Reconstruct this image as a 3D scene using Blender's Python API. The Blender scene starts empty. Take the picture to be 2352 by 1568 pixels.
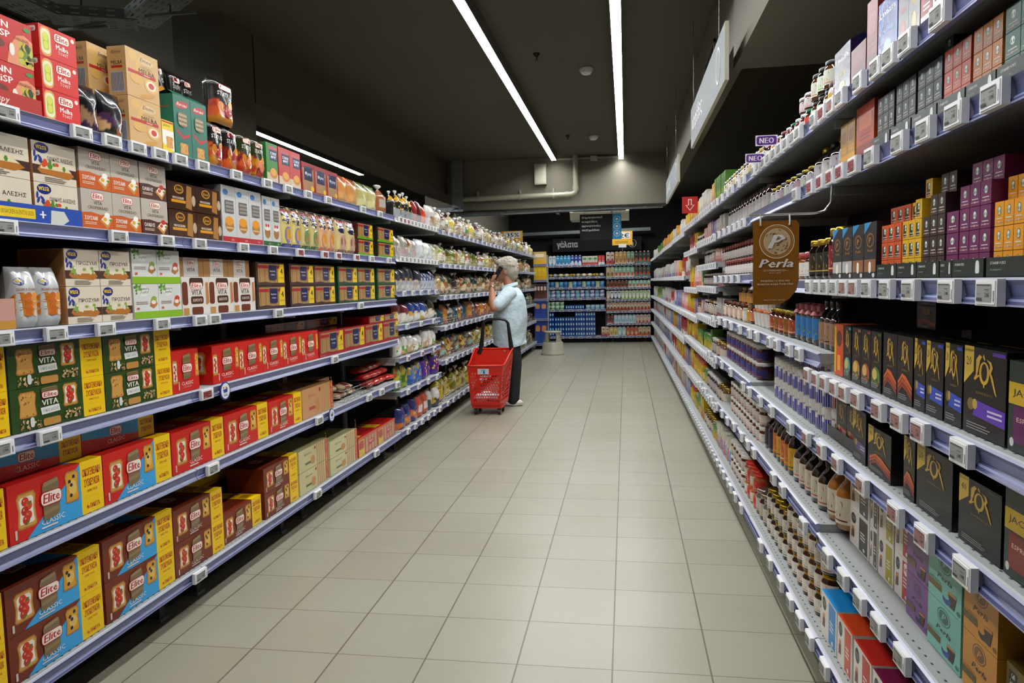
import bpy, bmesh, math, random
from mathutils import Vector, Matrix
random.seed(7)
C = bpy.context.scene.collection
# ---------------------------------------------------------------- camera
CAM_F, CAM_YAW, CAM_PIT, CAM_ROL, CAM_H = 1683.9, 0.155148, 0.07876, -0.021917, 1.3374
_d = Vector((-math.sin(CAM_YAW)*math.cos(CAM_PIT), math.cos(CAM_YAW)*math.cos(CAM_PIT), -math.sin(CAM_PIT)))
_r = Vector((math.cos(CAM_YAW), math.sin(CAM_YAW), 0)); _u = _r.cross(_d)
_r2 = _r*math.cos(CAM_ROL)+_u*math.sin(CAM_ROL); _u2 = -_r*math.sin(CAM_ROL)+_u*math.cos(CAM_ROL)
cam = bpy.data.cameras.new('camera'); cam.sensor_width = 36; cam.lens = CAM_F/2352*36
cam.clip_start = .05; cam.clip_end = 100
co = bpy.data.objects.new('camera', cam); C.objects.link(co)
co.matrix_world = Matrix(((_r2.x, _u2.x, -_d.x, 0), (_r2.y, _u2.y, -_d.y, 0), (_r2.z, _u2.z, -_d.z, CAM_H), (0, 0, 0, 1)))
bpy.context.scene.camera = co
# ---------------------------------------------------------------- world, exposure
w = bpy.data.worlds.new('world'); bpy.context.scene.world = w; w.use_nodes = True
w.node_tree.nodes['Background'].inputs[0].default_value = (.9, .95, 1, 1)
w.node_tree.nodes['Background'].inputs[1].default_value = 0.0
vs = bpy.context.scene.view_settings
vs.view_transform = 'Standard'; vs.look = 'None'; vs.gamma = 1; vs.use_curve_mapping = False
vs.exposure = 0.0
CEIL = 3.2
LED_POWER = 73.0      # emission strength of the ceiling strips
# the ceiling light strips (x, y0, y1, z)
STRIPS = [(-1.01, .4, 10.86, 3.12), (-.05, .4, 11.02, 3.12), (-4.05, 1.0, 11.1, 3.07), (-1.0, 11.9, 15.2, 3.12), (-.05, 11.9, 15.2, 3.12)]

def px_ray(px, py):
    return _d + _r2*((px-1176)/CAM_F) - _u2*((py-784)/CAM_F)
def px_col(px, z, x0, k):
    """y where picture column px meets the vertical plane x = x0 - k*y at height z"""
    lo, hi = .3, 60.
    def f(y):
        v = Vector((x0-k*y, y, z-CAM_H)); return 1176+CAM_F*v.dot(_r2)/v.dot(_d)-px
    s = f(lo) > 0
    for _ in range(45):
        m = (lo+hi)/2
        if (f(m) > 0) == s: lo = m
        else: hi = m
    return lo
LX = -1.78; RX0 = .612; RK = .0043
def LY(px, z=1.0): return px_col(px, z, LX-.02, 0)
def RY(px, z=1.0): return px_col(px, z, RX0+.02, RK)
def rx(y): return RX0-RK*y

def srgb(h):
    if isinstance(h, tuple): return h
    h = h.lstrip('#')
    o = []
    for i in (0, 2, 4):
        c = int(h[i:i+2], 16)/255
        o.append(c/12.92 if c <= .04045 else ((c+.055)/1.055)**2.4)
    return (o[0], o[1], o[2], 1.0)

# ---------------------------------------------------------------- materials
MAT = {}
def pmat(name, col=None, rough=.5, metal=0., spec=.5, coat=0., emit=None, es=0., attr=False, bump=None, trans=0., alpha=1.):
    m = bpy.data.materials.new(name); m.use_nodes = True; nt = m.node_tree; b = nt.nodes['Principled BSDF']
    if col is not None: b.inputs['Base Color'].default_value = srgb(col)
    b.inputs['Roughness'].default_value = rough; b.inputs['Metallic'].default_value = metal
    b.inputs['Specular IOR Level'].default_value = spec; b.inputs['Coat Weight'].default_value = coat
    b.inputs['Coat Roughness'].default_value = .08
    b.inputs['Transmission Weight'].default_value = trans
    b.inputs['Alpha'].default_value = alpha
    if emit: b.inputs['Emission Color'].default_value = srgb(emit); b.inputs['Emission Strength'].default_value = es
    if attr:
        a = nt.nodes.new('ShaderNodeVertexColor'); a.layer_name = 'Col'; nt.links.new(a.outputs[0], b.inputs['Base Color'])
    if bump:
        sc, st, di = bump
        t = nt.nodes.new('ShaderNodeTexCoord'); n = nt.nodes.new('ShaderNodeTexNoise'); n.inputs['Scale'].default_value = sc; n.inputs['Detail'].default_value = 3
        bp = nt.nodes.new('ShaderNodeBump'); bp.inputs['Strength'].default_value = st; bp.inputs['Distance'].default_value = di
        nt.links.new(t.outputs['Object'], n.inputs['Vector']); nt.links.new(n.outputs['Fac'], bp.inputs['Height']); nt.links.new(bp.outputs[0], b.inputs['Normal'])
    MAT[name] = m; return m
pmat('card', rough=.38, attr=True)                      # printed cardboard
pmat('film', rough=.22, attr=True, coat=.5, bump=(30, .3, .0014))   # printed plastic film
pmat('matte', rough=.75, attr=True)
pmat('glass', rough=.06, attr=True, coat=1.0)           # filled glass jars
pmat('metal', rough=.25, metal=.85, attr=True)          # lids, foil
pmat('plastic', rough=.32, attr=True)
pmat('steel', '#c9ccc8', rough=.4, metal=.1)
pmat('dark_steel', '#0f0f11', rough=.6)
pmat('galvanised', '#8d9496', rough=.45, metal=.6, bump=(60, .2, .002))
pmat('wire', '#b9b6ad', rough=.25, metal=.9)
pmat('clear', '#e8eef2', rough=.05, alpha=.22)
pmat('screen', '#8f918c', rough=.5)
pmat('led', '#ffffff', emit='#fdfeff', es=LED_POWER)

# ---------------------------------------------------------------- mesh builder
class MB:
    def __init__(s): s.v = []; s.f = []; s.c = []; s.m = []; s.sm = []; s.mats = []
    def mi(s, m):
        if m not in s.mats: s.mats.append(m)
        return s.mats.index(m)
    def poly(s, pts, col='#ffffff', mat='card', sm=False):
        n = len(s.v); s.v += [tuple(p) for p in pts]; s.f.append(tuple(range(n, n+len(pts)))); s.c.append(srgb(col)); s.m.append(s.mi(mat)); s.sm.append(sm)
    def tris(s, pts, tr, col, mat='card'):
        n = len(s.v); s.v += [tuple(p) for p in pts]; k = s.mi(mat); cc = srgb(col)
        for t in tr: s.f.append(tuple(n+i for i in t)); s.c.append(cc); s.m.append(k); s.sm.append(False)
    def grid(s, P, col, mat='card', sm=True, closeu=False, closev=False):
        """P[i][j] points; col may be a function (i,j)"""
        n = len(s.v); I = len(P); J = len(P[0]); k = s.mi(mat)
        for r in P: s.v += [tuple(p) for p in r]
        for i in range(I if closeu else I-1):
            for j in range(J if closev else J-1):
                a = n+i*J+j; b = n+i*J+(j+1) % J; c = n+((i+1) % I)*J+(j+1) % J; d = n+((i+1) % I)*J+j
                s.f.append((a, b, c, d)); cc = col(i, j) if callable(col) else col; s.c.append([srgb(q) for q in cc] if isinstance(cc, list) else srgb(cc)); s.m.append(k); s.sm.append(sm)
    def box(s, x0, x1, y0, y1, z0, z1, col='#ffffff', mat='card', cols=None, skip=''):
        """cols: dict of face colours front(-y) back right(+x) left top bottom"""
        g = lambda k: (cols or {}).get(k, col)
        F = {'front': [(x0, y0, z0), (x1, y0, z0), (x1, y0, z1), (x0, y0, z1)], 'back': [(x1, y1, z0), (x0, y1, z0), (x0, y1, z1), (x1, y1, z1)],
             'right': [(x1, y0, z0), (x1, y1, z0), (x1, y1, z1), (x1, y0, z1)], 'left': [(x0, y1, z0), (x0, y0, z0), (x0, y0, z1), (x0, y1, z1)],
             'top': [(x0, y0, z1), (x1, y0, z1), (x1, y1, z1), (x0, y1, z1)], 'bottom': [(x0, y1, z0), (x1, y1, z0), (x1, y0, z0), (x0, y0, z0)]}
        for k, p in F.items():
            if k not in skip: s.poly(p, g(k), mat)
    def lathe(s, prof, cx=0, cy=0, n=20, mat='glass', cap=True, sx=1., sy=1.):
        """prof: list of (r, z, colour)"""
        P = [[(cx+r*sx*math.cos(2*math.pi*j/n), cy+r*sy*math.sin(2*math.pi*j/n), z) for j in range(n)] for r, z, c in prof]
        s.grid(P, lambda i, j: prof[i+1][2] if i+1 < len(prof) else prof[i][2], mat, True, False, True)
        if cap:
            s.poly(P[-1], prof[-1][2], mat); s.poly(P[0][::-1], prof[0][2], mat)
    def tube(s, pts, r, col='#888888', mat='plastic', n=8, cap=True):
        pts = [Vector(p) for p in pts]; rs = r if isinstance(r, (list, tuple)) else [r]*len(pts); P = []
        up = None
        for i, p in enumerate(pts):
            t = (pts[min(i+1, len(pts)-1)]-pts[max(i-1, 0)]).normalized()
            if up is None: up = Vector((0, 0, 1)) if abs(t.z) < .9 else Vector((1, 0, 0))
            a = t.cross(up).normalized(); b = a.cross(t).normalized(); up = b
            P.append([p+a*(rs[i]*math.cos(2*math.pi*j/n))+b*(rs[i]*math.sin(2*math.pi*j/n)) for j in range(n)])
        s.grid(P, col, mat, True, False, True)
        if cap: s.poly(P[0], col, mat); s.poly(P[-1][::-1], col, mat)
    def mesh(s, name):
        me = bpy.data.meshes.new(name); me.from_pydata(s.v, [], s.f)
        for m in s.mats: me.materials.append(MAT[m])
        me.polygons.foreach_set('material_index', s.m); me.polygons.foreach_set('use_smooth', s.sm)
        at = me.color_attributes.new('Col', 'FLOAT_COLOR', 'CORNER'); buf = []
        for f, c in zip(s.f, s.c): buf += (list(c)*len(f) if not isinstance(c, list) else [x for q in c for x in q])
        at.data.foreach_set('color', buf); me.update(); return me
    def build(s, name, parent=None, loc=None, rot=0.):
        o = bpy.data.objects.new(name, s.mesh(name)); C.objects.link(o)
        if parent: o.parent = parent
        if loc: o.location = loc
        if rot: o.rotation_euler.z = rot
        return o
def tag(o, label=None, cat=None, group=None, kind=None):
    if label: o['label'] = label
    if cat: o['category'] = cat
    if group: o['group'] = group
    if kind: o['kind'] = kind
    return o
def empty(name, loc=(0, 0, 0), rot=0.):
    o = bpy.data.objects.new(name, None); C.objects.link(o); o.location = loc; o.rotation_euler.z = rot; o.empty_display_size = .05; return o
KIDS = {}
def kids(o): return KIDS.get(o.name, [])
def adopt(o, ch): ch.parent = o; KIDS.setdefault(o.name, []).append(ch); return ch
def clone(o, loc, rot=0.):
    c = o.copy(); C.objects.link(c); c.location = loc; c.rotation_euler.z = rot
    for ch in kids(o):
        d = ch.copy(); C.objects.link(d); d.parent = c; KIDS.setdefault(c.name, []).append(d)
        for g in kids(ch):
            e = g.copy(); C.objects.link(e); e.parent = d
    return c

# ---------------------------------------------------------------- text outlines
_TX = {}
def glyphs(txt, bold=0., shear=0., res=1):
    k = (txt, bold, shear, res)
    if k not in _TX:
        cu = bpy.data.curves.new('t', 'FONT'); cu.body = txt; cu.size = 1; cu.offset = bold; cu.shear = shear; cu.resolution_u = res; cu.fill_mode = 'FRONT' if hasattr(cu, 'fill_mode') else 'BOTH'
        cu.align_x = 'CENTER'; cu.space_line = .95
        o = bpy.data.objects.new('t', cu); me = bpy.data.meshes.new_from_object(o)
        V = [(v.co.x, v.co.y) for v in me.vertices]; me.calc_loop_triangles()
        T = [tuple(t.vertices) for t in me.loop_triangles]
        xs = [v[0] for v in V] or [0]; ys = [v[1] for v in V] or [0]
        x0, x1, y0, y1 = min(xs), max(xs), min(ys), max(ys)
        V = [((x-x0)/max(x1-x0, 1e-6), (y-y0)/max(y1-y0, 1e-6)) for x, y in V]
        _TX[k] = (V, T)
        bpy.data.objects.remove(o); bpy.data.curves.remove(cu); bpy.data.meshes.remove(me)
    return _TX[k]

# ---------------------------------------------------------------- print surface
class Face:
    """2D drawing on a surface; u,v in 0..1"""
    def __init__(s, mb, fn, W, H, mat='card', step=None, lay=.00005, base=.0001):
        s.base = base; s.mb = mb; s.fn = fn; s.W = W; s.H = H; s.mat = mat; s.L = 1; s.step = step; s.lay = lay
    def _p(s, pts): return [s.fn(u, v, s.base+s.L*s.lay) for u, v in pts]
    def P(s, pts, col): s.mb.poly(s._p(pts), col, s.mat); s.L += 1
    def R(s, u0, v0, u1, v1, col):
        if s.step:
            n = max(1, int(abs(u1-u0)/s.step))
            for i in range(n):
                a = u0+(u1-u0)*i/n; b = u0+(u1-u0)*(i+1)/n
                s.mb.poly(s._p([(a, v0), (b, v0), (b, v1), (a, v1)]), col, s.mat)
            s.L += 1
        else: s.P([(u0, v0), (u1, v0), (u1, v1), (u0, v1)], col)
    def RR(s, u0, v0, u1, v1, col, r=.25):
        w = (u1-u0)*s.W; h = (v1-v0)*s.H; rr = r*min(w, h); pts = []
        for cx, cy, a0 in ((u1*s.W-rr, v1*s.H-rr, 0), (u0*s.W+rr, v1*s.H-rr, 90), (u0*s.W+rr, v0*s.H+rr, 180), (u1*s.W-rr, v0*s.H+rr, 270)):
            for k in range(4):
                a = math.radians(a0+30*k); pts.append(((cx+rr*math.cos(a))/s.W, (cy+rr*math.sin(a))/s.H))
        s.P(pts, col)
    def E(s, cx, cy, ru, rv, col, n=14, rot=0.):
        pts = []
        for k in range(n):
            a = 2*math.pi*k/n; x = ru*s.W*math.cos(a); y = rv*s.H*math.sin(a)
            pts.append((cx+(x*math.cos(rot)-y*math.sin(rot))/s.W, cy+(x*math.sin(rot)+y*math.cos(rot))/s.H))
        s.P(pts, col)
    def O(s, cx, cy, r, col, n=18): s.E(cx, cy, r/s.W, r/s.H, col, n)      # true circle, r in metres
    def T(s, txt, cx, cy, w, h, col, bold=0., shear=0., rot=0., res=1):
        V, T = glyphs(txt, 0, shear, res); k = bold*1.3*h*s.H
        for ox, oy in (((-k, 0), (k, 0)) if bold else ((0, 0),)):
            pts = []
            for x, y in V:
                a = (x-.5)*(w*s.W-2*k)+ox; b = (y-.5)*h*s.H+oy
                if rot: a, b = a*math.cos(rot)-b*math.sin(rot), a*math.sin(rot)+b*math.cos(rot)
                pts.append((cx+a/s.W, cy+b/s.H))
            s.mb.tris(s._p(pts), T, col, s.mat); s.L += 1
    def lines(s, u0, v0, u1, v1, n, col, seed=0, fill=.45):
        rd = random.Random(seed+n)
        L0 = s.L
        for i in range(n):
            s.L = L0; v = v1-(v1-v0)*(i+.5)/n; hh = (v1-v0)/n*fill/2; s.R(u0, v-hh, u0+(u1-u0)*rd.uniform(.6, 1), v+hh, col)
    def specks(s, u0, v0, u1, v1, n, cols, r, seed=1):
        rd = random.Random(seed)
        L0 = s.L
        for i in range(n):
            s.L = L0+i % 8
            s.E(rd.uniform(u0, u1), rd.uniform(v0, v1), r*rd.uniform(.6, 1.3)/s.W, r*rd.uniform(.6, 1.3)/s.H, rd.choice(cols), 6)
        s.L = L0+8
    # --- recurring artwork
    def elite(s, cx, cy, w, h, frame='#b5101c'):
        s.RR(cx-w/2, cy-h/2, cx+w/2, cy+h/2, frame, .35); s.RR(cx-w*.47, cy-h*.43, cx+w*.47, cy+h*.43, '#f2ead9', .35)
        s.T('Elite', cx, cy+h*.02, w*.8, h*.62, '#b5101c', .03, .15)
    def toast(s, cx, cy, w, h, kind, seed=1):
        rd = random.Random(seed); a, b = w/2, h/2
        def slab(k, col):
            s.P([(cx-a*k, cy-b*k*.9), (cx-a*k*.8, cy-b*k), (cx+a*k*.8, cy-b*k), (cx+a*k, cy-b*k*.9), (cx+a*k*.86, cy), (cx+a*k, cy+b*k*.75), (cx+a*k*.75, cy+b*k), (cx-a*k*.75, cy+b*k), (cx-a*k, cy+b*k*.75), (cx-a*k*.86, cy)], col)
        slab(1, '#b5762a'); slab(.9, '#d09a4a')
        if kind == 'plain': s.specks(cx-a*.7, cy-b*.85, cx+a*.7, cy+b*.85, 14, ['#a8682a', '#e0b060', '#8f5a22'], w*s.W*.05, seed); return
        if kind == 'tomato':
            slab(.74, '#e8e4d6')
            for i, (du, dv) in enumerate(((-.12, .48), (.2, .22), (-.2, -.02), (.12, -.3), (-.1, -.52))): s.E(cx+a*du, cy+b*dv, w*.19, w*.19*s.W/s.H, ['#c8301a', '#d8421f', '#b82414', '#d23a1c', '#c02a16'][i], 10); s.E(cx+a*du-w*.05, cy+b*dv+w*.05*s.W/s.H, w*.05, w*.05*s.W/s.H, '#e88a6c', 6)
            s.E(cx+a*.3, cy+b*.35, w*.14, w*.05*s.W/s.H, '#3c7a2c', 6, .5); s.E(cx, cy-b*.7, w*.14, w*.05*s.W/s.H, '#3c7a2c', 6, .7)
        if kind == 'berry':
            slab(.78, '#d9a020'); s.E(cx+a*.1, cy-b*.1, w*.3, h*.25, '#e8c060', 8)
            for du, dv in ((-.35, .35), (.3, .6), (-.1, .1), (-.2, -.55)): s.E(cx+a*du, cy+b*dv, w*.11, w*.11*s.W/s.H, '#1c2140', 8)
def side_faces(mb, w, h, d, mat='card'):
    """front, top, left, right print faces of a box standing at the origin (front at y=0)"""
    return (Face(mb, lambda u, v, o: (u*w, -o, v*h), w, h, mat), Face(mb, lambda u, v, o: (u*w, v*d, h+o), w, d, mat),
            Face(mb, lambda u, v, o: (-o, d-u*d, v*h), d, h, mat), Face(mb, lambda u, v, o: (w+o, u*d, v*h), d, h, mat))
# ---------------------------------------------------------------- product designs
# every design: f(w, h, d, arg) -> (main mesh builder, [(part name, mesh builder)])
DES = {}
def design(name, obj, cat, desc):
    def deco(f): DES[name] = (f, obj, cat, desc); return f
    return deco
_SPEC = {}
def spec(dn, w, h, d, arg=None, simple=False):
    k = (dn, round(w, 3), round(h, 3), round(d, 3), str(arg), simple)
    if k not in _SPEC:
        r = DES[dn][0](w, h, d, arg)
        mb, parts = r if isinstance(r, tuple) else (r, [])
        if simple and parts: pass
        _SPEC[k] = (mb.mesh(DES[dn][1]), [(n, p.mesh(n)) for n, p in parts])
    return _SPEC[k]
def instance(dn, w, h, d, arg, loc, rot, label, group=None, name=None, cat=None):
    me, parts = spec(dn, w, h, d, arg)
    o = bpy.data.objects.new(name or DES[dn][1], me); C.objects.link(o); o.location = loc
    if isinstance(rot, (int, float)): o.rotation_euler.z = rot
    else: o.rotation_euler = rot
    for n, p in parts:
        c = bpy.data.objects.new(n, p); C.objects.link(c); c.parent = o
    return tag(o, label, cat or DES[dn][2], group)

def carton(w, h, d, col, top=None, side=None, mat='card'):
    mb = MB(); e = .0015
    mb.box(0, w-.0008, 0, d, 0, h-.0008, col, mat, {'top': top or col, 'left': side or col, 'right': side or col}); return mb
RED = '#cf1a10'; YEL = '#f5cb00'; BLU = '#35a3e0'; BRN = '#73290f'; GRN = '#26450d'; CRM = '#ded5c4'; NAVY = '#16204a'

def fam_band(F, u0, u1, full=True):
    F.R(u0, 0, u1, 1, YEL)
    c = (u0+u1)/2; w = u1-u0
    if full:
        F.T('ΟΙΚΟΓΕΝΕΙΑΚΗ', c, .78, w*.82, .15, '#b3240f', .02); F.T('ΣΥΣΚΕΥΑΣΙΑ', c, .58, w*.7, .14, '#b3240f', .02)
        F.T('FAMILY PACK', c, .42, w*.46, .05, '#b3240f', .01); F.T('4x ΠΑΚΕΤΑ', c, .13, w*.6, .085, '#b3240f', .02)
        for k in range(9): F.R(c-w*.33+k*w*.073, .3, c-w*.33+k*w*.073+w*.035, .306, '#a88a10')
    else:
        F.T('ΟΙΚΟΓΕΝΕΙΑΚΗ', c, .68, w*.8, .24, '#b3240f', .02); F.T('ΣΥΣΚΕΥΑΣΙΑ', c, .36, w*.68, .2, '#b3240f', .02)
def window(F, mbw, cx, cy, w, h):
    """a die-cut window with rusks behind"""
    G = Face(mbw, F.fn, F.W, F.H, 'film', None, .00012, .0022)
    G.P([(cx-w/2, cy-h/2), (cx-w*.4, cy-h*.5), (cx+w*.3, cy-h*.46), (cx+w/2, cy-h*.38), (cx+w*.5, cy+h*.42), (cx+w*.35, cy+h/2), (cx-w*.3, cy+h*.44), (cx-w/2, cy+h*.36)], '#7b6746')
    for k in range(4):
        v = cy-h*.36+k*h*.23; G.P([(cx-w*.44, v), (cx+w*.44, v+h*.05), (cx+w*.44, v+h*.14), (cx-w*.44, v+h*.1)], ['#8d7650', '#a08a62', '#86704a', '#998158'][k])

@design('fam', 'rusk_carton', 'carton', 'family rusk carton with yellow band')
def _(w, h, d, arg):
    base, diag = arg
    mb = carton(w, h, d, base, top=base); f, t, l, r = side_faces(mb, w, h, d); wn = MB()
    k = .74
    if diag:
        f.P([(.12, 0), (k, 0), (k, 1), (.68, 1)] if False else [(.16, 0), (k, 0), (k, .98)], BLU)
    if base != GRN:
        f.toast(.17, .5, .19, .62, 'tomato', 3); f.toast(.64, .62, .15, .58, 'berry', 4)
        window(f, wn, .41, .55, .17, .72); f.T('CLASSIC', .42, .17, .24, .1, '#f4eee4', .005); f.lines(.3, .04, .55, .11, 1, '#dcd0c8')
        g = Face(wn, f.fn, w, h, 'card', None, .00012, .0030); g.elite(.41, .57, .22, .26)
        f.R(.045, .06, .065, .22, '#d8c8c0')
    else:
        f.toast(.16, .6, .17, .6, 'plain', 3); f.toast(.6, .66, .16, .56, 'tomato', 9); window(f, wn, .38, .84, .17, .22)
        g = Face(wn, f.fn, w, h, 'card', None, .00012, .0030); g.elite(.38, .76, .17, .16)
        f.T('VITA', .38, .58, .17, .13, '#f0ece2', .03); f.P([(.28, .47), (.47, .49), (.48, .32), (.29, .3)], '#e4e4de'); f.T('ΟΛΙΚΗΣ ΑΛΕΣΗΣ', .38, .39, .16, .07, '#4a5a4a')
        f.RR(.3, .02, .48, .2, '#c08a42', .3); f.specks(.08, .02, .28, .24, 34, ['#c8a878', '#b08e5c', '#dcc294', '#8c6a3c'], .0042, 5); f.specks(.53, .06, .7, .28, 34, ['#c8a878', '#b08e5c', '#dcc294', '#8c6a3c'], .0042, 6)
        f.RR(.17, .06, .21, .3, '#d8dcd8', .5)
    bd = MB(); fb = Face(bd, f.fn, w, h, 'card'); fb.L = 3; fam_band(fb, k, 1)
    # top
    t.R(k, 0, 1, 1, YEL); t.T('ΟΙΚΟΓΕΝΕΙΑΚΗ', (k+1)/2, .6, (1-k)*.8, .24, '#b3240f', .02); t.T('ΣΥΣΚΕΥΑΣΙΑ', (k+1)/2, .3, (1-k)*.66, .2, '#b3240f', .02)
    if diag: t.P([(0, 1), (k, .15), (k, 1)], BLU)
    t.elite(.4, .6, .2, .34)
    r.R(0, 0, 1, 1, YEL)
    return mb, [('window', wn), ('yellow_band', bd)]

@design('fam_tier', 'rusk_carton', 'carton', 'red and blue rusk carton lying flat')
def _(w, h, d, arg):
    mb = carton(w, h, d, RED); f, t, l, r = side_faces(mb, w, h, d)
    f.P([(.02, .42), (.74, .1), (.74, 1), (.05, 1)] if False else [(.0, .62), (.76, .3), (.76, 1), (.0, 1)], BLU)
    f.elite(.44, .66, .17, .4); f.T('CLASSIC', .44, .26, .24, .2, '#f4eee4', .005); fam_band(f, .76, 1, False)
    t.R(.76, 0, 1, 1, YEL); return mb

@design('classic', 'rusk_carton', 'carton', 'narrow red rusk carton')
def _(w, h, d, arg):
    base = arg or RED
    mb = carton(w, h, d, base); f, t, l, r = side_faces(mb, w, h, d); wn = MB()
    f.toast(.02, .5, .18, .56, 'tomato', 3) if False else None
    f.toast(.93, .6, .14, .56, 'berry', 4); f.toast(.1, .5, .18, .56, 'tomato', 2); window(f, wn, .53, .6, .3, .62); g = Face(wn, f.fn, w, h, 'card', None, .00012, .0030); g.elite(.53, .56, .38, .22)
    f.T('CLASSIC', .53, .2, .44, .085, '#f4e8dc', .005); f.T('ΣΙΤΑΡΕΝΙΕΣ', .53, .11, .3, .04, '#dca8a0'); f.R(.2, .06, .23, .26, '#d8c8c0')
    l.toast(.6, .55, .5, .6, 'tomato', 7); l.elite(.3, .85, .36, .12); l.T('CLASSIC', .4, .16, .5, .08, '#f4e8dc')
    return mb, [('window', wn)]

@design('crisp_vita', 'crispbread_carton', 'carton', 'grey crispbread carton')
def _(w, h, d, arg):
    c2 = arg
    mb = carton(w, h, d, '#b9b0a2'); f, t, l, r = side_faces(mb, w, h, d)
    f.P([(0, 0), (1, 0), (1, .38), (.8, .4), (.6, .37), (.3, .42), (0, .4)], c2)
    f.elite(.52, .83, .4, .2); f.T('VITA', .52, .66, .26, .09, '#39492e', .02); f.T('CRISPBREAD', .52, .54, .66, .08, '#5a3a22')
    f.T('ΣΟΥΣΑΜΙ' if c2 != '#4b2418' else 'ΟΛΙΚΗΣ', .28, .27, .4, .1, '#f4eee4', .02); f.lines(.08, .1, .45, .18, 2, '#e8c8a8')
    f.P([(.55, .22), (.75, .42), (.98, .3), (.8, .02)], '#c98a3c'); f.P([(.6, .26), (.76, .4), (.94, .3), (.8, .12)], '#ece6d4'); f.E(.8, .38, .09, .07, '#f4f2ea' if c2 != '#4b2418' else '#c03020'); f.E(.72, .27, .06, .05, '#e0a820' if c2 != '#4b2418' else '#d04030'); f.E(.9, .26, .05, .03, '#5a8a3a')
    l.R(0, 0, 1, .4, c2); return mb

@design('wasa', 'crispbread_pack', 'packet', 'cream crispbread pack with blue leaf logo')
def _(w, h, d, arg):
    mb = carton(w, h, d, '#e2d6bf', side='#b98458', mat='film'); f, t, l, r = side_faces(mb, w, h, d, 'film')
    l.R(.04, .04, .96, .96, '#a06c40')
    f.E(.22, .84, .16, .13, '#1d2b78', 16); f.P([(.1, .92), (.38, .9), (.22, .7)], '#1d2b78'); f.T('wasa', .21, .85, .24, .1, '#e8c020', .03)
    for (a, b, ro) in ((.06, .68, 1.4), (.08, .56, 1.1), (.17, .6, 2.4), (.19, .5, 2.6)): f.E(a, b, .065, .04, '#2a3a8c', 8, ro)
    f.R(0, .2, 1, .42, '#4a3228')
    txt = 'ΟΛΙΚΗΣ ΑΛΕΣΗΣ' if arg != 'p' else 'ΠΡΟΖΥΜΙ'
    f.T(txt, .63, .62, .6, .1, '#3a342e')
    f.P([(.1, .3), (.2, .48), (.8, .44), (.94, .26), (.8, .16), (.18, .22)], '#b8742e'); f.P([(.16, .34), (.22, .5), (.78, .46), (.88, .34)], '#e8d8b0')
    if arg != 'p': f.specks(.24, .38, .82, .54, 12, ['#c03a20', '#d8502c', '#5a8a34', '#e8e0c8'], .009, 4)
    else: f.specks(.2, .34, .86, .5, 20, ['#f0ece0', '#8aa84a', '#e8e0c8', '#4a5a2c'], .008, 4)
    f.lines(.25, .03, .85, .16, 3, '#8a7c68'); return mb

@design('display_tray', 'display_tray', 'tray', 'printed cardboard display tray')
def _(w, h, d, arg):
    kind = arg[0]; col = arg[1]; mb = MB(); t = .002
    for x0, x1, y0, y1, z1 in ((0, w, 0, t, h), (0, t, t, d, h), (w-t, w, t, d, h), (0, w, 0, d, t)):
        if y1-y0 > .1 and x1-x0 > .1: mb.box(x0, x1, y0, y1, 0, t, col)
        else: mb.box(x0, x1, y0, y1, 0, z1, col)
    f = Face(mb, lambda u, v, o: (u*w, -o, v*h), w, h)
    if kind == 'blue':
        f.RR(.3, .2, .6, .75, '#e8c820', .1); f.T('LOSKNACKEN & ENTDECKEN', .45, .5, .27, .25, '#5a5210'); f.T('+', .66, .5, .05, .4, '#f0f0f0', .05); f.P([(.72, 0), (.73, .8), (.84, .8), (.88, .3), (.82, 0)], '#cfcfc4')
    if kind == 'thin': f.T('Thin & Crispy', .4, .45, .5, .5, '#e8d8d0', .01, .3)
    if kind == 'star':
        f.T('STARBUCKS', .24, .72, .32, .13, '#cfd6cc', .03); f.T('by nespresso', .2, .38, .22, .12, '#aab4aa'); f.RR(.76, .22, .88, .72, '#d4dad0', .2); f.E(.82, .72, .055, .18, '#d4dad0')
    if kind == 'pink': f.T('ΓΑΛΕΤΑ', .5, .55, .5, .3, '#a04a44'); f.R(0, 0, 1, .28, '#c8903c')
    return mb

@design('finn', 'crispbread_carton', 'carton', 'large red crispbread carton')
def _(w, h, d, arg):
    mb = carton(w, h, d, '#c22018', side='#c8a890'); f, t, l, r = side_faces(mb, w, h, d)
    f.T('FiNN', .36, .82, .4, .14, '#f6efe6', .04); f.T('CRiSP', .34, .62, .5, .15, '#f6efe6', .04); f.T('ORIGINAL', .8, .6, .28, .07, '#a04a30', .01)
    f.P([(.5, 0), (1, 0), (1, .62), (.85, .72), (.7, .66), (.56, .35)], '#e0936c'); f.P([(.72, .06), (.95, .02), (.97, .5), (.75, .56)], '#6a8a22'); f.specks(.72, .05, .96, .5, 16, ['#b8c040', '#4a6a1a', '#c8b030', '#2c3a14'], .011, 3)
    f.E(.34, .38, .14, .1, '#6a3018'); f.E(.6, .32, .05, .14, '#e8e4d8'); f.E(.9, .86, .07, .05, '#3c8a3c'); f.T('ORIGINAL', .8, .6, .28, .07, '#a04a30', .01); return mb

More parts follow.
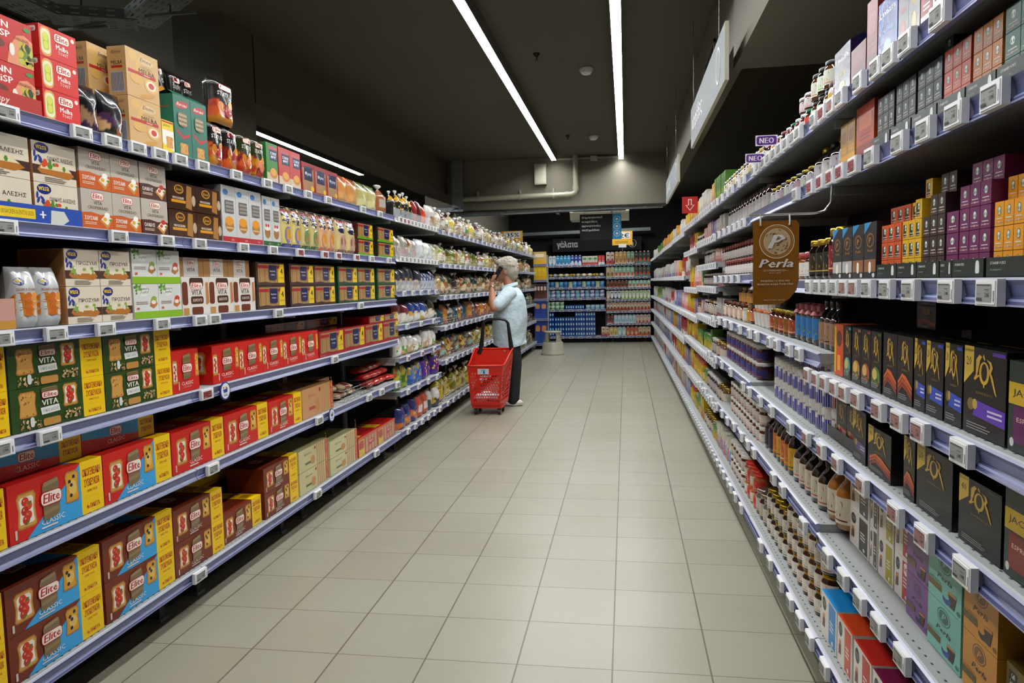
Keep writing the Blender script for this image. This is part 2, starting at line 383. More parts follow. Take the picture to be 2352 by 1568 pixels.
@design('melba', 'toast_carton', 'carton', 'bright red melba toast carton')
def _(w, h, d, arg):
    mb = carton(w, h, d, '#d3201a'); f, t, l, r = side_faces(mb, w, h, d)
    for k, (c, a) in enumerate((('#d8a050', 1), ('#e8e2c0', .84), ('#b8c02c', .6))): f.RR(.17-.14*a, .5-.46*a, .17+.14*a, .5+.46*a, c, .4)
    f.E(.17, .66, .07, .14, '#d4d858'); f.E(.17, .38, .06, .12, '#d4d858'); f.elite(.6, .74, .42, .3); f.T('Melba', .6, .45, .34, .16, '#f6efe6', .03); f.T('TOAST', .62, .28, .28, .1, '#f6efe6', .0); f.E(.9, .84, .05, .07, '#f0e0d8')
    l.elite(.7, .84, .5, .2); return mb

@design('rounds', 'melba_carton', 'carton', 'tan round melba toast carton')
def _(w, h, d, arg):
    mb = carton(w, h, d, '#cda56a'); f, t, l, r = side_faces(mb, w, h, d)
    f.specks(.05, .3, .5, .9, 5, ['#d9ae62', '#c89a50'], .022, 2)
    f.E(.6, .82, .24, .08, '#d9b881'); f.T('Emmi', .6, .84, .36, .08, '#3a2c1c', .0, .3); f.T('ROUNDS', .6, .68, .34, .045, '#8a6a3a'); f.T('MELBA', .62, .6, .5, .09, '#30241a', .01); f.R(.05, .5, .9, .56, '#b8221c'); f.T('WHEAT', .62, .53, .2, .04, '#ecdcc8')
    f.E(.74, .34, .21, .14, '#e0b060'); f.E(.74, .35, .15, .1, '#e8e0c8'); f.E(.74, .35, .09, .065, '#c83820'); f.E(.3, .4, .2, .1, '#d8a858'); f.E(.6, .1, .26, .05, '#c8923c', 8, .2)
    l.E(.5, .88, .34, .06, '#c09a60'); l.T('Emmi', .5, .88, .5, .06, '#3a2c1c', 0, .3); l.T('MELBA', .5, .66, .6, .08, '#30241a', .01); l.R(.2, .55, .8, .6, '#b8221c'); l.R(.14, .06, .86, .48, '#b8bcc0')
    for k in range(9): l.R(.17+.075*k, .08, .17+.075*k+.035, .46, '#4a525c')
    return mb

@design('barcini', 'rusk_carton', 'carton', 'tall teal toast carton with window')
def _(w, h, d, arg):
    mb = carton(w, h, d, '#146a54'); f, t, l, r = side_faces(mb, w, h, d); wn = MB()
    mb.poly([(0, 0, h), (w, 0, h), (w*.9, d*.3, h+.02), (w*.1, d*.3, h+.02)], '#15725a'); mb.poly([(w*.9, d*.3, h+.02), (w, d, h), (0, d, h), (w*.1, d*.3, h+.02)], '#0f5a48')
    f.E(.5, .86, .4, .06, '#b32a24', 12, .15); f.T('Barcini', .5, .86, .6, .05, '#e8dcd0', .02, .3); g = Face(wn, f.fn, w, h, 'film', None, .00012, .0022)
    g.RR(.2, .5, .76, .74, '#8a7a64', .4)
    for k in range(3): g.R(.24, .53+.07*k, .72, .57+.07*k, '#b8a888')
    f.P([(.1, .46), (.5, .36), (.92, .42), (.92, .38), (.5, .3), (.12, .4)], '#b03030'); f.toast(.52, .15, .5, .18, 'plain'); l.T('Barcini', .5, .8, .6, .05, '#b8302c', .02); return mb, [('window', wn)]

@design('yellowbox', 'gluten_free_carton', 'carton', 'small white and yellow carton')
def _(w, h, d, arg):
    mb = carton(w, h, d, '#e8c81c'); f, t, l, r = side_faces(mb, w, h, d)
    f.R(0, .12, 1, .7, '#efe9dc'); f.P([(0, 0), (1, 0), (1, .1), (0, .3)], '#e8c81c'); f.T('gluten', .4, .84, .6, .09, '#5a4a10', 0, .3); f.toast(.6, .35, .6, .34, 'plain'); f.R(0, .93, 1, .97, '#b03040'); return mb

@design('bag', 'snack_bag', 'bag', 'printed snack bag')
def _(w, h, d, arg):
    """arg: (palette list, pattern, seed, top style, art key)"""
    pal, pat, seed, top, art = arg; rd = random.Random(seed); mb = MB(); NU, NV = 18, 18; sd = [(rd.random(), rd.random(), rd.random()) for _ in range(26)]
    def pick(u, v, L_):
        q = min(sd, key=lambda a: (a[0]-u)**2+((a[1]-v)*1.3)**2); return L_[int(q[2]*len(L_))]
    def th(v): return d*(.06+.94*min(1, (1-v)*(9 if art == 'status' else 3.2))**.6*min(1, (v+.05)*6)**.5)
    def wd(v): return w*(1-.12*abs(math.sin(v*3.1))*.3) if top != 'knot' else w*(1 if v < .72 else max(.16, 1-(v-.72)*5))
    bump = {}
    def S(u, v, o=0., back=False):
        t = th(v); k = (1-abs(2*u-1)**(6 if art in ('status', 'tube', 'sesame') else 2.6))**.5; n = .03*d*math.sin(11*u+seed)*math.sin(9*v+seed*2)
        y = -t/2*k+n if not back else t/2*k
        return (w/2+(u-.5)*wd(v), d/2+y-(o if not back else 0), v*h)
    def colf(i, j):
        u = (i+.5)/NU; v = (j+.5)/NV
        if pat == 'solid': return pal[0]
        if pat == 'label': return pal[1] if .18 < u < .82 and .28 < v < .62 else pal[0]
        if pat == 'win': return pick(u, v, pal[1:]) if .12 < u < .88 and v < .5 else pal[0]
        if pat == 'food': return pal[0] if v > .5+.05*math.sin(u*9) else pick(u, v, pal[1:])
        if pat == 'mix': return pick(u, v, pal)
        if pat == 'band': return pal[2] if v > .8 else (pal[0] if v > .38 else pal[1])
        return pal[0]
    P = [[S(i/NU, j/NV) for j in range(NV+1)] for i in range(NU+1)]
    cols = {(i, j): colf(i, j) for i in range(NU+1) for j in range(NV+1)}
    mb.grid(P, lambda i, j: [cols[(i, j)], cols[(i, j+1)], cols[(i+1, j+1)], cols[(i+1, j)]], 'film', True)
    Q = [[S(1-i/NU, j/NV, 0, True) for j in range(NV+1)] for i in range(NU+1)]
    mb.grid(Q, pal[0], 'film', True)
    parts = []
    if top == 'knot':
        k = MB(); c = '#d8d8d0' if art != 'dark' else pal[0]; cx = w/2; r = w*.09
        k.lathe([(r*.8, h*.96, c), (r*.6, h*1.0, c), (r*.9, h*1.03, c), (r*3.0, h*1.14, c), (r*2.4, h*1.18, c)], cx, d/2, 10, 'film', False, 1, .45); parts.append(('twisted_top', k))
    f = Face(mb, lambda u, v, o: S(u, v, o+.0012), w, h, 'film', .1)
    if art == 'status':
        f.elite(.5, .82, .6, .12); f.T('STATUS', .5, .67, .7, .09, '#e8e4dc', .01); f.E(.3, .38, .16, .12, '#c87818'); f.E(.62, .32, .24, .15, '#8f1c14' if pal[0] != '#2c3412' else '#c05a1c'); f.E(.62, .33, .15, .1, '#b83a34' if pal[0] != '#2c3412' else '#d8803c'); f.specks(.5, .24, .75, .42, 8, ['#e8b8a8', '#c04838'], .004, seed); f.E(.75, .47, .14, .09, '#d08a1c')
    elif art == 'tube':
        f.R(.08, .8, .96, .98, '#b7473f' if False else NAVY); f.R(.02, .86, .98, .92, '#a8323a'); f.R(.1, .64, .96, .8, NAVY); f.E(.53, .64, .42, .07, NAVY); f.T('Χωριάτικη', .53, .78, .6, .04, '#e0e0e8', .01); f.T('Φρυγανιά', .53, .71, .6, .04, '#e0e0e8', .01)
        f.E(.6, .32, .34, .2, pal[2]); f.E(.58, .33, .24, .14, pal[3]); f.R(.02, .0, .98, .1, pal[1])
    elif art == 'sesame':
        f.E(.25, .76, .2, .06, '#1d2b78'); f.T('wasa', .26, .77, .3, .05, '#e8c020', .03); f.T('SESAM & SEA SALT', .5, .63, .8, .045, '#b05a48', .01)
        for i in range(9): f.E(.2+.3*(i % 3), .26+.12*(i//3), .2, .08, ['#d07a20', '#c86a18', '#e09440'][i % 3], 9, .4)
    elif art == 'logo':
        f.E(.5, .55, .34, .14, pal[-1]); f.T('Deli', .5, .55, .4, .1, '#f0ece4', .02)
    elif art == 'brown':
        f.E(.35, .75, .2, .1, '#b07a20'); f.E(.35, .75, .15, .07, '#5a3210'); f.R(.1, .34, .6, .42, '#d89420'); f.T('WHOLEGRAIN', .35, .5, .45, .07, '#e8dcc8', .01); f.P([(.6, .1), (.84, .2), (.8, .88), (.6, .84)], '#b07c3c')
    elif art == 'coffee':
        f.T('Lavazza', .5, .74, .8, .07, '#e8e8ec', .03); f.T('CREMA', .5, .55, .5, .06, '#d8c060'); f.E(.5, .3, .2, .09, pal[-1])
    elif art == 'rings':
        for i in range(12): f.O(rd.uniform(.1, .9), rd.uniform(.08, .8), w*.07, '#d9a44a', 8); 
    return mb, parts

@design('pack4', 'rusk_multipack', 'packet', 'film wrapped rusk multipack with yellow corner')
def _(w, h, d, arg):
    base, foot = arg; mb = MB(); mb.box(0, w-.001, 0, d, 0, h-.001, base, 'film', {'top': foot if foot != base else base}); f, t, l, r = side_faces(mb, w, h, d, 'film')
    wn = MB(); g = Face(wn, f.fn, w, h, 'film', None, .0001, .0004)
    g.RR(.06, .12, .97, .93, '#a98450', .12)
    for k in range(5): g.R(.1+.17*k, .16, .13+.17*k, .88, '#8d6a3c')
    f.L = 24
    f.R(.05, .74, .8, .86, '#a8222a'); f.T('Παπαδοπούλου', .55, .8, .3, .08, '#e8b0b0', .01); f.R(.42, .3, .7, .88, NAVY); f.T('Φρυγανιές', .56, .62, .2, .09, '#e8e8f0', .01); f.T('σίτου', .56, .47, .14, .07, '#e8e8f0', .01); f.E(.56, .3, .14, .08, NAVY)
    cl = MB(); l0 = f.L; f2 = Face(cl, f.fn, w, h, 'film'); f2.L = l0+2; f_ = f; f = f2
    f.P([(.74, .12), (.97, .12), (.97, .93), (.83, .93), (.75, .6)], '#e8c81c'); f.T('4', .88, .62, .09, .26, '#20201c', .04); f.T('Fresh Packs', .87, .34, .17, .08, '#a8322a', .01)
    f = f_; f.P([(0, 0), (1, 0), (1, .16), (.6, .1), (.3, .17), (0, .12)], foot)
    return mb, [('window', wn), ('corner_label', cl)]

@design('wholegrain', 'crispbread_pack', 'packet', 'dark brown wholegrain crispbread packet')
def _(w, h, d, arg):
    mb = MB(); mb.box(0, w-.001, 0, d, 0, h-.002, '#3c1f0e', 'film', {'top': '#231208'}); f, t, l, r = side_faces(mb, w, h, d, 'film')
    f.E(.4, .74, .17, .17, '#c08a28', 12); f.E(.4, .74, .13, .12, '#4a2810', 12); f.T('WHOLEGRAIN', .36, .42, .4, .09, '#e8dcc8', .02); f.R(.12, .25, .62, .35, '#d89420'); f.P([(.62, .1), (.84, .04), (.86, .9), (.68, .92)], '#a8743a'); f.E(.92, .4, .07, .2, '#b8a890'); f.T('Emmi', .4, .74, .2, .1, '#e0b050', 0, .3)
    return mb

@design('honeytall', 'tall_cracker_carton', 'carton', 'tall white cracker carton with grey window')
def _(w, h, d, arg):
    red = arg; mb = carton(w, h, d, '#c3c4c2'); f, t, l, r = side_faces(mb, w, h, d); wn = MB(); g = Face(wn, f.fn, w, h, 'film', None, .00012, .0022)
    f.E(.3, .88, .2, .055, '#2a72b0', 8); f.T('Φρυγανιές', .62, .84, .5, .04, '#6a8090', 0, .2); g.R(.22, .52, .82, .74, '#6e6a64')
    for k in range(3): g.R(.24, .54+.065*k, .8, .58+.065*k, '#98928a')
    if red: f.E(.5, .3, .32, .12, '#a8743a'); f.E(.5, .38, .3, .08, '#e0931c'); f.R(.25, .24, .75, .27, '#d8b070')
    else: f.E(.5, .27, .32, .12, '#9a7038'); f.E(.5, .36, .32, .05, '#e4e0d8'); f.E(.38, .41, .1, .035, '#c83a20'); f.E(.62, .41, .1, .035, '#c83a20')
    f.R(0, 0, 1, .1, '#b3242a' if red else '#26602c'); f.T('ΝΕΟ', .7, .05, .2, .03, '#e8dcd8'); return mb, [('window', wn)]

@design('whitegreen', 'cracker_carton', 'carton', 'white cracker carton with green foot')
def _(w, h, d, arg):
    mb = carton(w, h, d, '#d6d8d2'); f, t, l, r = side_faces(mb, w, h, d); f.R(0, 0, 1, .2, '#86b820'); f.E(.4, .78, .2, .15, '#e2e6dc', 12)
    f.specks(.05, .72, .3, .98, 16, ['#6aa038', '#8ab858', '#4a8030'], .006, 2); f.T('Nature\nJoyful', .42, .8, .4, .2, '#3a4a3a', 0, .3); f.P([(.62, .36), (.78, .28), (.94, .4), (.84, .62), (.7, .6)], '#b8743a'); f.E(.8, .56, .11, .08, '#c84028' if arg else '#8aa838'); f.E(.78, .46, .1, .06, '#ece8dc'); f.lines(.08, .4, .55, .5, 2, '#a08a80'); f.R(.1, .26, .2, .32, '#d05a40'); return mb

@design('carob', 'rusk_carton', 'carton', 'white and brown carob rusk carton')
def _(w, h, d, arg):
    mb = carton(w, h, d, '#ddd8ce'); f, t, l, r = side_faces(mb, w, h, d)
    f.RR(.0, .26, .2, .86, '#6a3018', .3); f.RR(.27, .72, .78, .97, '#3c2418', .3); f.elite(.52, .76, .46, .18); f.T('VITA', .52, .58, .38, .14, '#3c342a', .02); f.RR(.3, .28, .76, .48, '#4a2212', .3); f.T('ΧΑΡΟΥΠΙ', .53, .38, .34, .08, '#e8dcc8', .01)
    f.RR(.32, .0, .74, .2, '#6a3018', .3); f.R(.02, .0, .22, .18, '#c08a48'); f.P([(.86, .24), (.98, .3), (.96, .86), (.86, .84)], '#c07a44'); return mb
@design('carob_top', 'rusk_carton', 'carton', 'white carob rusk carton lying flat')
def _(w, h, d, arg):
    mb = carton(w, h, d, '#b08048'); f, t, l, r = side_faces(mb, w, h, d); f.R(.26, 0, .8, 1, '#d4d0c8'); f.elite(.53, .72, .3, .34); f.T('VITA', .53, .36, .3, .2, '#3c342a', .02); return mb

@design('mega', 'toast_multipack', 'packet', 'beige film wrapped toast pack')
def _(w, h, d, arg):
    base, acc = arg; mb = MB(); mb.box(0, w-.001, 0, d, 0, h-.002, base, 'film'); f, t, l, r = side_faces(mb, w, h, d, 'film')
    for k in range(4): f.R(.6+.07*k, .02, .64+.07*k, .98, '#b98a50')
    f.T('Emmi', .3, .72, .24, .09, acc, 0, .3); f.RR(.2, .24, .42, .34, acc, .1); f.E(.46, .34, .08, .22, '#c08040', 8); f.R(.9, .02, 1, .98, '#c03a18'); f.T('MEGA!', .95, .5, .5, .07, '#e8c020', .04, 0, math.pi/2); f.R(.52, .78, .58, .9, '#a02828'); return mb

@design('redtoast', 'toast_packet', 'packet', 'red and yellow film toast packet')
def _(w, h, d, arg):
    mb = MB(); mb.box(0, w-.001, 0, d, 0, h-.002, '#b8191a', 'film'); f, t, l, r = side_faces(mb, w, h, d, 'film')
    f.R(.02, 0, .3, .92, '#d8b01c'); f.RR(.04, .36, .26, .8, '#b02020', .3)
    for k in range(4): f.R(.36+.15*k, .05, .47+.15*k, .86, '#b89468')
    f.P([(.5, .3), (.76, .42), (.78, .62), (.64, .66), (.5, .6)], '#b3202a'); f.T('ΝΕΟ', .64, .53, .2, .1, '#f0e0d8', .02); f.R(0, .86, 1, 1, '#c83018'); t.R(0, .1, .3, .9, '#d8b01c'); return mb

@design('toastbox', 'toast_carton', 'carton', 'toast carton with navy shield')
def _(w, h, d, arg):
    mb = carton(w, h, d, arg); f, t, l, r = side_faces(mb, w, h, d); f.R(0, 0, 1, .24, '#c8b49c'); f.R(.3, .56, .98, .9, NAVY); f.T('ΣΤΡΟΓ\nΦΡΥΓ', .64, .7, .56, .16, '#e8e8f0', .02); f.R(.2, .84, .98, .92, '#b04a50'); f.E(.6, .24, .34, .13, '#c07a20'); f.E(.6, .28, .26, .1, '#d89c40'); l.lines(.1, .3, .9, .9, 10, '#b8a0a0'); return mb

@design('redsmall', 'toast_packet', 'packet', 'small red film toast packet')
def _(w, h, d, arg):
    mb = MB(); mb.box(0, w-.001, 0, d, 0, h-.002, '#96141c', 'film'); f, t, l, r = side_faces(mb, w, h, d, 'film'); f.R(.1, .08, .92, .8, '#a88058'); f.R(.2, .4, .84, .86, NAVY); f.T('Φρυγ', .52, .62, .5, .14, '#dcdce8', .02); f.E(.82, .16, .12, .09, '#e0b820'); return mb

@design('plainbox', 'grocery_carton', 'carton', 'printed grocery carton')
def _(w, h, d, arg):
    base, c2, c3 = arg[:3]; mb = carton(w, h, d, base); f, t, l, r = side_faces(mb, w, h, d); f.R(.0, .0, 1, .28, c2); f.RR(.15, .55, .85, .82, c3, .3); f.lines(.2, .34, .8, .48, 2, c2); l.R(.1, .1, .9, .6, c2); return mb

# --- coffee side
@design('star', 'capsule_carton', 'carton', 'small coffee capsule carton with round emblem')
def _(w, h, d, arg):
    base, style = arg; mb = MB(); e = w*.06
    mb.box(0, w-.0006, 0, d, 0, h-.0006, base, 'card'); f, t, l, r = side_faces(mb, w, h, d)
    if style == 'b': f.R(.1, .1, .62, .8, '#262a22')
    g = '#c9d4c8'; f.E(.5, .62, .2, .2, '#2c4a3c', 12); f.E(.5, .62, .16, .17, g, 10); f.E(.5, .7, .05, .09, '#e8ece4', 6); f.E(.42, .6, .04, .08, '#3a5a4a', 6); f.E(.58, .6, .04, .08, '#3a5a4a', 6)
    f.R(.2, .28, .8, .32, g); f.R(.12, .14, .88, .18, '#b89a8a'); f.E(.5, .16, .06, .05, '#c8b8a8', 6); return mb

@design('lor', 'capsule_carton', 'carton', 'black coffee capsule carton with gold lettering')
def _(w, h, d, arg):
    acc, num, low = arg; mb = carton(w, h, d, '#0e0e0e', top='#0a0a0a'); f, t, l, r = side_faces(mb, w, h, d)
    gd = '#c9a238'
    if num: f.P([(0, 1), (.24, 1), (.24, .72), (.0, .56)], '#d0b040'); f.T(num, .12, .83, .13, .1, '#3a3210', .01); f.T('ALUMINIUM', .12, .95, .2, .03, '#3a3210')
    # swash L, apostrophe, O, R
    cx = .5; ww = .46; 
    f.P([(cx-.2, .86), (cx-.12, .92), (cx-.06, .9), (cx-.1, .86), (cx-.17, .68), (cx-.08, .7), (cx-.22, .62), (cx-.25, .64), (cx-.2, .69)], gd)
    f.P([(cx-.02, .93), (cx+.02, .88), (cx, .86), (cx-.04, .9)], gd)
    f.E(cx+.0, .72, .12, .13, gd, 16); f.E(cx+.0, .73, .07, .1, '#0e0e0e', 14); f.P([(cx-.02, .62), (cx+.02, .62), (cx+.01, .56), (cx-.01, .56)], gd)
    f.P([(cx+.05, .88), (cx+.16, .86), (cx+.2, .8), (cx+.16, .74), (cx+.2, .7), (cx+.3, .5), (cx+.26, .52), (cx+.16, .68), (cx+.11, .75), (cx+.14, .8), (cx+.12, .84)], gd)
    f.T('ESPRESSO', .52, .49, .4, .025, '#9a7a2c')
    if low == 'band': f.P([(.25, .22), (.32, .4), (1, .36), (1, .18)], acc); f.E(.2, .34, .09, .07, '#7a6428'); f.E(.3, .35, .06, .06, '#b89a4a'); f.lines(.6, .24, .94, .34, 2, '#c8c0d8')
    elif low == 'fruit': f.E(.5, .26, .4, .15, acc); f.E(.4, .28, .22, .1, '#c8a858'); f.specks(.1, .05, .9, .2, 14, ['#5a4a28', '#3a4a20', '#8a7a58'], w*.06)
    elif low == 'wave':
        for k in range(3): f.P([(.08, .12+.07*k), (.35, .24+.07*k), (.6, .2+.07*k), (.98, .08+.07*k), (.98, .13+.07*k), (.6, .27+.07*k), (.35, .3+.07*k), (.08, .17+.07*k)], ['#8a3414', '#b04a1c', '#c8602c'][k])
    f.lines(.1, .05, .8, .14, 3, '#8a8a86')
    if low != 'wave': f.R(.7, .93, .98, .97, acc)
    l.R(0, .55, .02, .56, gd); t.R(.1, .5, .9, .56, gd) if num else None; return mb

@design('colorbox', 'capsule_carton', 'carton', 'orange and teal coffee carton')
def _(w, h, d, arg):
    mb = carton(w, h, d, arg[0]); f, t, l, r = side_faces(mb, w, h, d); f.R(.0, .05, .2, .95, '#d8b020'); f.E(.55, .72, .3, .16, '#5a2a10'); f.R(.3, .06, .8, .5, arg[1]); f.R(.36, .1, .7, .4, '#e0a048'); return mb
@design('jacobs', 'capsule_carton', 'carton', 'dark green coffee carton with yellow band')
def _(w, h, d, arg):
    mb = carton(w, h, d, '#24342c'); f, t, l, r = side_faces(mb, w, h, d); f.R(0, .52, 1, .76, '#c8a420'); f.T('JACOBS', .5, .64, .8, .1, '#24342c', .02); f.R(.12, .1, .9, .5, arg); f.T('ESPRESSO', .5, .36, .6, .05, '#e0c8b0', .01); f.E(.1, .1, .05, .05, '#c8ccc4'); return mb
@design('perla_tall', 'capsule_carton', 'carton', 'tall black coffee carton with copper emblem')
def _(w, h, d, arg):
    mb = carton(w, h, d, '#17191c'); f, t, l, r = side_faces(mb, w, h, d); f.P([(0, .8), (0, 1), (.6, 1)], '#2a86b8'); f.E(.5, .68, .3, .13, '#8a5a20'); f.E(.5, .68, .24, .1, '#1c1c1e'); f.T('P', .5, .68, .2, .1, '#b87a2c', .03); f.T('Perla', .5, .5, .44, .05, '#b87a2c', .03, .3); f.R(.04, .12, .96, .34, '#8a5a34' if arg else '#a8a8a4'); f.RR(.4, .1, .6, .3, '#e0d8c8', .4); f.E(.8, .06, .1, .04, '#c8ccd0'); l.R(.3, .2, .4, .8, '#3a3c40'); return mb
@design('perla', 'capsule_carton', 'carton', 'coffee capsule carton with round medallion')
def _(w, h, d, arg):
    b = {'purple': ('#7a4a8a', '#55306a'), 'mint': ('#7fc4b4', '#3f6f68'), 'orange': ('#d3922e', '#7a4c1c')}[arg]
    mb = carton(w, h, d, b[0]); f, t, l, r = side_faces(mb, w, h, d); f.E(.5, .77, .2, .17, b[1], 18); f.E(.5, .77, .175, .15, b[0], 18); f.E(.5, .77, .15, .125, b[1], 18); f.T('P', .5, .77, .14, .13, b[0], .03, .3); f.T('Perla', .5, .5, .44, .1, '#1f1a1a', .03, .3)
    f.T({'purple': 'INTENSO', 'mint': 'CAPPUCCINO', 'orange': 'LUNGO'}[arg], .22, .37, .36, .035, b[1], .01); f.R(0, .2, .42, .33, '#5a5018' if arg != 'mint' else '#6a5420')
    f.P([(.62, .3), (.86, .32), (.8, .08), (.66, .08)], '#3a1c0c'); f.P([(.62, .3), (.86, .32), (.85, .36), (.62, .35)], '#c8853c'); f.E(.58, .16, .12, .09, '#1c1a20' if arg != 'mint' else '#2c4a9a'); f.E(.56, .22, .09, .05, b[0]); f.E(.92, .1, .05, .04, b[1])
    return mb
@design('gusto', 'capsule_carton', 'carton', 'white coffee capsule carton')
def _(w, h, d, arg):
    c = arg[0]; top = arg[1] if len(arg) > 1 else '#d8d4cc'; mb = carton(w, h, d, '#dcd7cd', top=top); f, t, l, r = side_faces(mb, w, h, d)
    f.E(.2, .76, .13, .15, '#231f20', 14); f.T('NESCAFE', .2, .79, .18, .04, '#c8c4bc', .01); f.T('GUSTO', .2, .73, .16, .04, '#c8c4bc', .01); f.R(.5, .05, .92, .95, c)
    if c == '#b3201f':
        f.O(.71, .78, w*.15, '#e8e0d8'); f.T('KitKat', .71, .78, .3, .11, '#b3201f', .03, .2)
    f.lines(.56, .35, .86, .6, 3, '#e0dcd0'); f.P([(.08, .2), (.26, .24), (.24, .52), (.12, .5)], '#6a3a1c'); f.P([(.1, .42), (.25, .44), (.24, .54), (.12, .52)], '#c8853c'); f.E(.74, .14, .05, .05, '#e8e4dc'); return mb
@design('caffe', 'coffee_carton', 'carton', 'olive gold coffee carton')
def _(w, h, d, arg):
    mb = carton(w, h, d, '#6e5a1e', top='#5a4a18'); f, t, l, r = side_faces(mb, w, h, d); f.R(.12, .66, .5, .9, '#16161a'); f.T('Caffè\nSovrano', .31, .78, .3, .18, '#e0dcd0', .01, .2); f.T('Lungo\nClassic', .34, .4, .46, .3, '#ded6c2', .01, .3); f.P([(0, 0), (.16, 0), (.1, .4), (0, .5)], '#c84050'); t.T('Caffè', .6, .5, .4, .4, '#d0ccc0', .01, .3); return mb
@design('coffeebag', 'coffee_bag', 'bag', 'brick shaped coffee bag')
def _(w, h, d, arg):
    base, acc = arg; mb = MB(); mb.box(0, w, 0, d, 0, h*.9, base, 'film'); mb.poly([(0, 0, h*.9), (w, 0, h*.9), (w, d/2, h), (0, d/2, h)], base, 'film'); mb.poly([(w, d, h*.9), (0, d, h*.9), (0, d/2, h), (w, d/2, h)], base, 'film'); mb.poly([(w, 0, h*.9), (w, d, h*.9), (w, d/2, h)], base, 'film'); mb.poly([(0, d, h*.9), (0, 0, h*.9), (0, d/2, h)], base, 'film')
    f, t, l, r = side_faces(mb, w, h*.9, d, 'film'); f.T('Lavazza', .5, .8, .8, .09, '#e8e8ec', .03); f.T('CREMA', .5, .5, .56, .08, acc); f.E(.5, .25, .2, .12, acc); l.T('CREMA', .5, .6, .12, .5, '#dcdce4', .01); return mb

# --- jars and bottles
def jar_mesh(w, h, prof, n=18):
    mb = MB(); r = w/2; mb.lathe([(a*r, b*h, c) for a, b, c in prof], r, r, n, 'glass'); return mb
def cyl_face(mb, w, h, r, z0, z1, mat='card'):
    # u 0..1 spans the front 200 degrees
    A = math.radians(200)
    return Face(mb, lambda u, v, o: (w/2+(r+o+.0004)*math.sin((u-.5)*A), w/2-(r+o+.0004)*math.cos((u-.5)*A), z0+(z1-z0)*v), r*A, z1-z0, mat, .06)
@design('jar', 'jar', 'jar', 'screw top jar')
def _(w, h, d, arg):
    """arg: (contents, lid colour, lid material, label colour, accent, shape, lid pattern)"""
    con, lid, lm, lab, acc, shape = arg[:6]; r = w/2
    if shape == 'jar': prof = [(.8, 0, con), (.98, .03, con), (1, .08, con), (1, .72, con), (.8, .82, con), (.78, .86, con)]; lz = (.84, 1.0); lr = .86; lb = (.14, .66)
    elif shape == 'squat': prof = [(.85, 0, con), (1, .05, con), (1, .7, con), (.9, .8, con)]; lz = (.78, 1.0); lr = .98; lb = (.12, .62)
    elif shape == 'bottle': prof = [(.85, 0, con), (1, .03, con), (1, .58, con), (.75, .7, con), (.42, .8, con), (.4, .9, con)]; lz = (.86, 1.0); lr = .46; lb = (.1, .54)
    elif shape == 'can': prof = [(.97, 0, '#c8c8c4'), (1, .02, lab), (1, .98, lab), (.97, 1.0, '#c8c8c4')]; lz = (.985, 1.0); lr = .93; lb = (.03, .97)
    else: prof = [(.8, 0, con), (1, .06, con), (.95, .4, con), (1, .74, con), (.8, .84, con)]; lz = (.83, 1.0); lr = .84; lb = (.16, .64)
    mb = jar_mesh(w, h, prof); L = MB(); L.lathe([(lr*r, lz[0]*h, lid), (lr*r*1.02, lz[0]*h+.002, lid), (lr*r*1.02, lz[1]*h-.002, lid), (lr*r*.9, lz[1]*h, lid)], r, r, 18, lm)
    B = MB(); f = cyl_face(B, w, h, r, lb[0]*h, lb[1]*h)
    if shape == 'can':
        f.R(0, 0, 1, 1, lab); f.R(0, 0, .3, .3, acc); f.R(.3, 0, .6, .42, acc); f.R(.6, 0, .8, .56, acc); f.R(.8, 0, 1, .7, acc); f.E(.5, .68, .16, .15, '#e8e4d8'); f.T('ΚΡΕΜΑ', .5, .68, .22, .08, acc, .02)
    else:
        f.R(.02, 0, .98, 1, lab); f.RR(.3, .55, .7, .85, acc, .3); f.R(.2, .1, .8, .16, acc) ; f.E(.5, .34, .16, .14, acc if shape != 'squat' else '#b02020')
    parts = [('lid', L), ('label', B)] if shape != 'can' else [('lid', L), ('label', B)]
    return mb, parts
@design('cloth', 'jar', 'jar', 'jam jar with red checked cloth cap')
def _(w, h, d, arg):
    con = '#2c0a08'; r = w/2; mb = jar_mesh(w, h, [(.8, 0, con), (1, .06, con), (.96, .5, con), (1, .74, con), (.8, .84, con)]); K = MB(); rd = random.Random(3); n = 18
    P = [[(r+rr*r*(1+.08*math.sin(j*2.1))*math.cos(2*math.pi*j/n), r+rr*r*(1+.08*math.sin(j*2.1))*math.sin(2*math.pi*j/n), z*h) for j in range(n)] for rr, z in ((1.12, .74), (.9, .84), (.92, .97), (.5, 1.0), (.05, 1.0))]
    K.grid(P, lambda i, j: ['#8a2030', '#c89090', '#a04050'][(i+j) % 3], 'matte', True, False, True)
    B = MB(); f = cyl_face(B, w, h, r, .14*h, .66*h); f.R(.02, 0, .98, 1, '#2a78b8'); f.P([(.02, 0), (.98, 0), (.98, .5), (.6, .62), (.3, .45), (.02, .6)], '#b8b498'); f.E(.5, .12, .4, .14, '#e8e4dc'); f.specks(.1, .2, .9, .5, 10, ['#8aa04a', '#7a7060', '#e0dcc8'], .004)
    return mb, [('cloth_cap', K), ('label', B)]
def JAR(con, lid, lab, acc, shape='jar', lm='plastic'): return (con, lid, lm, lab, acc, shape)
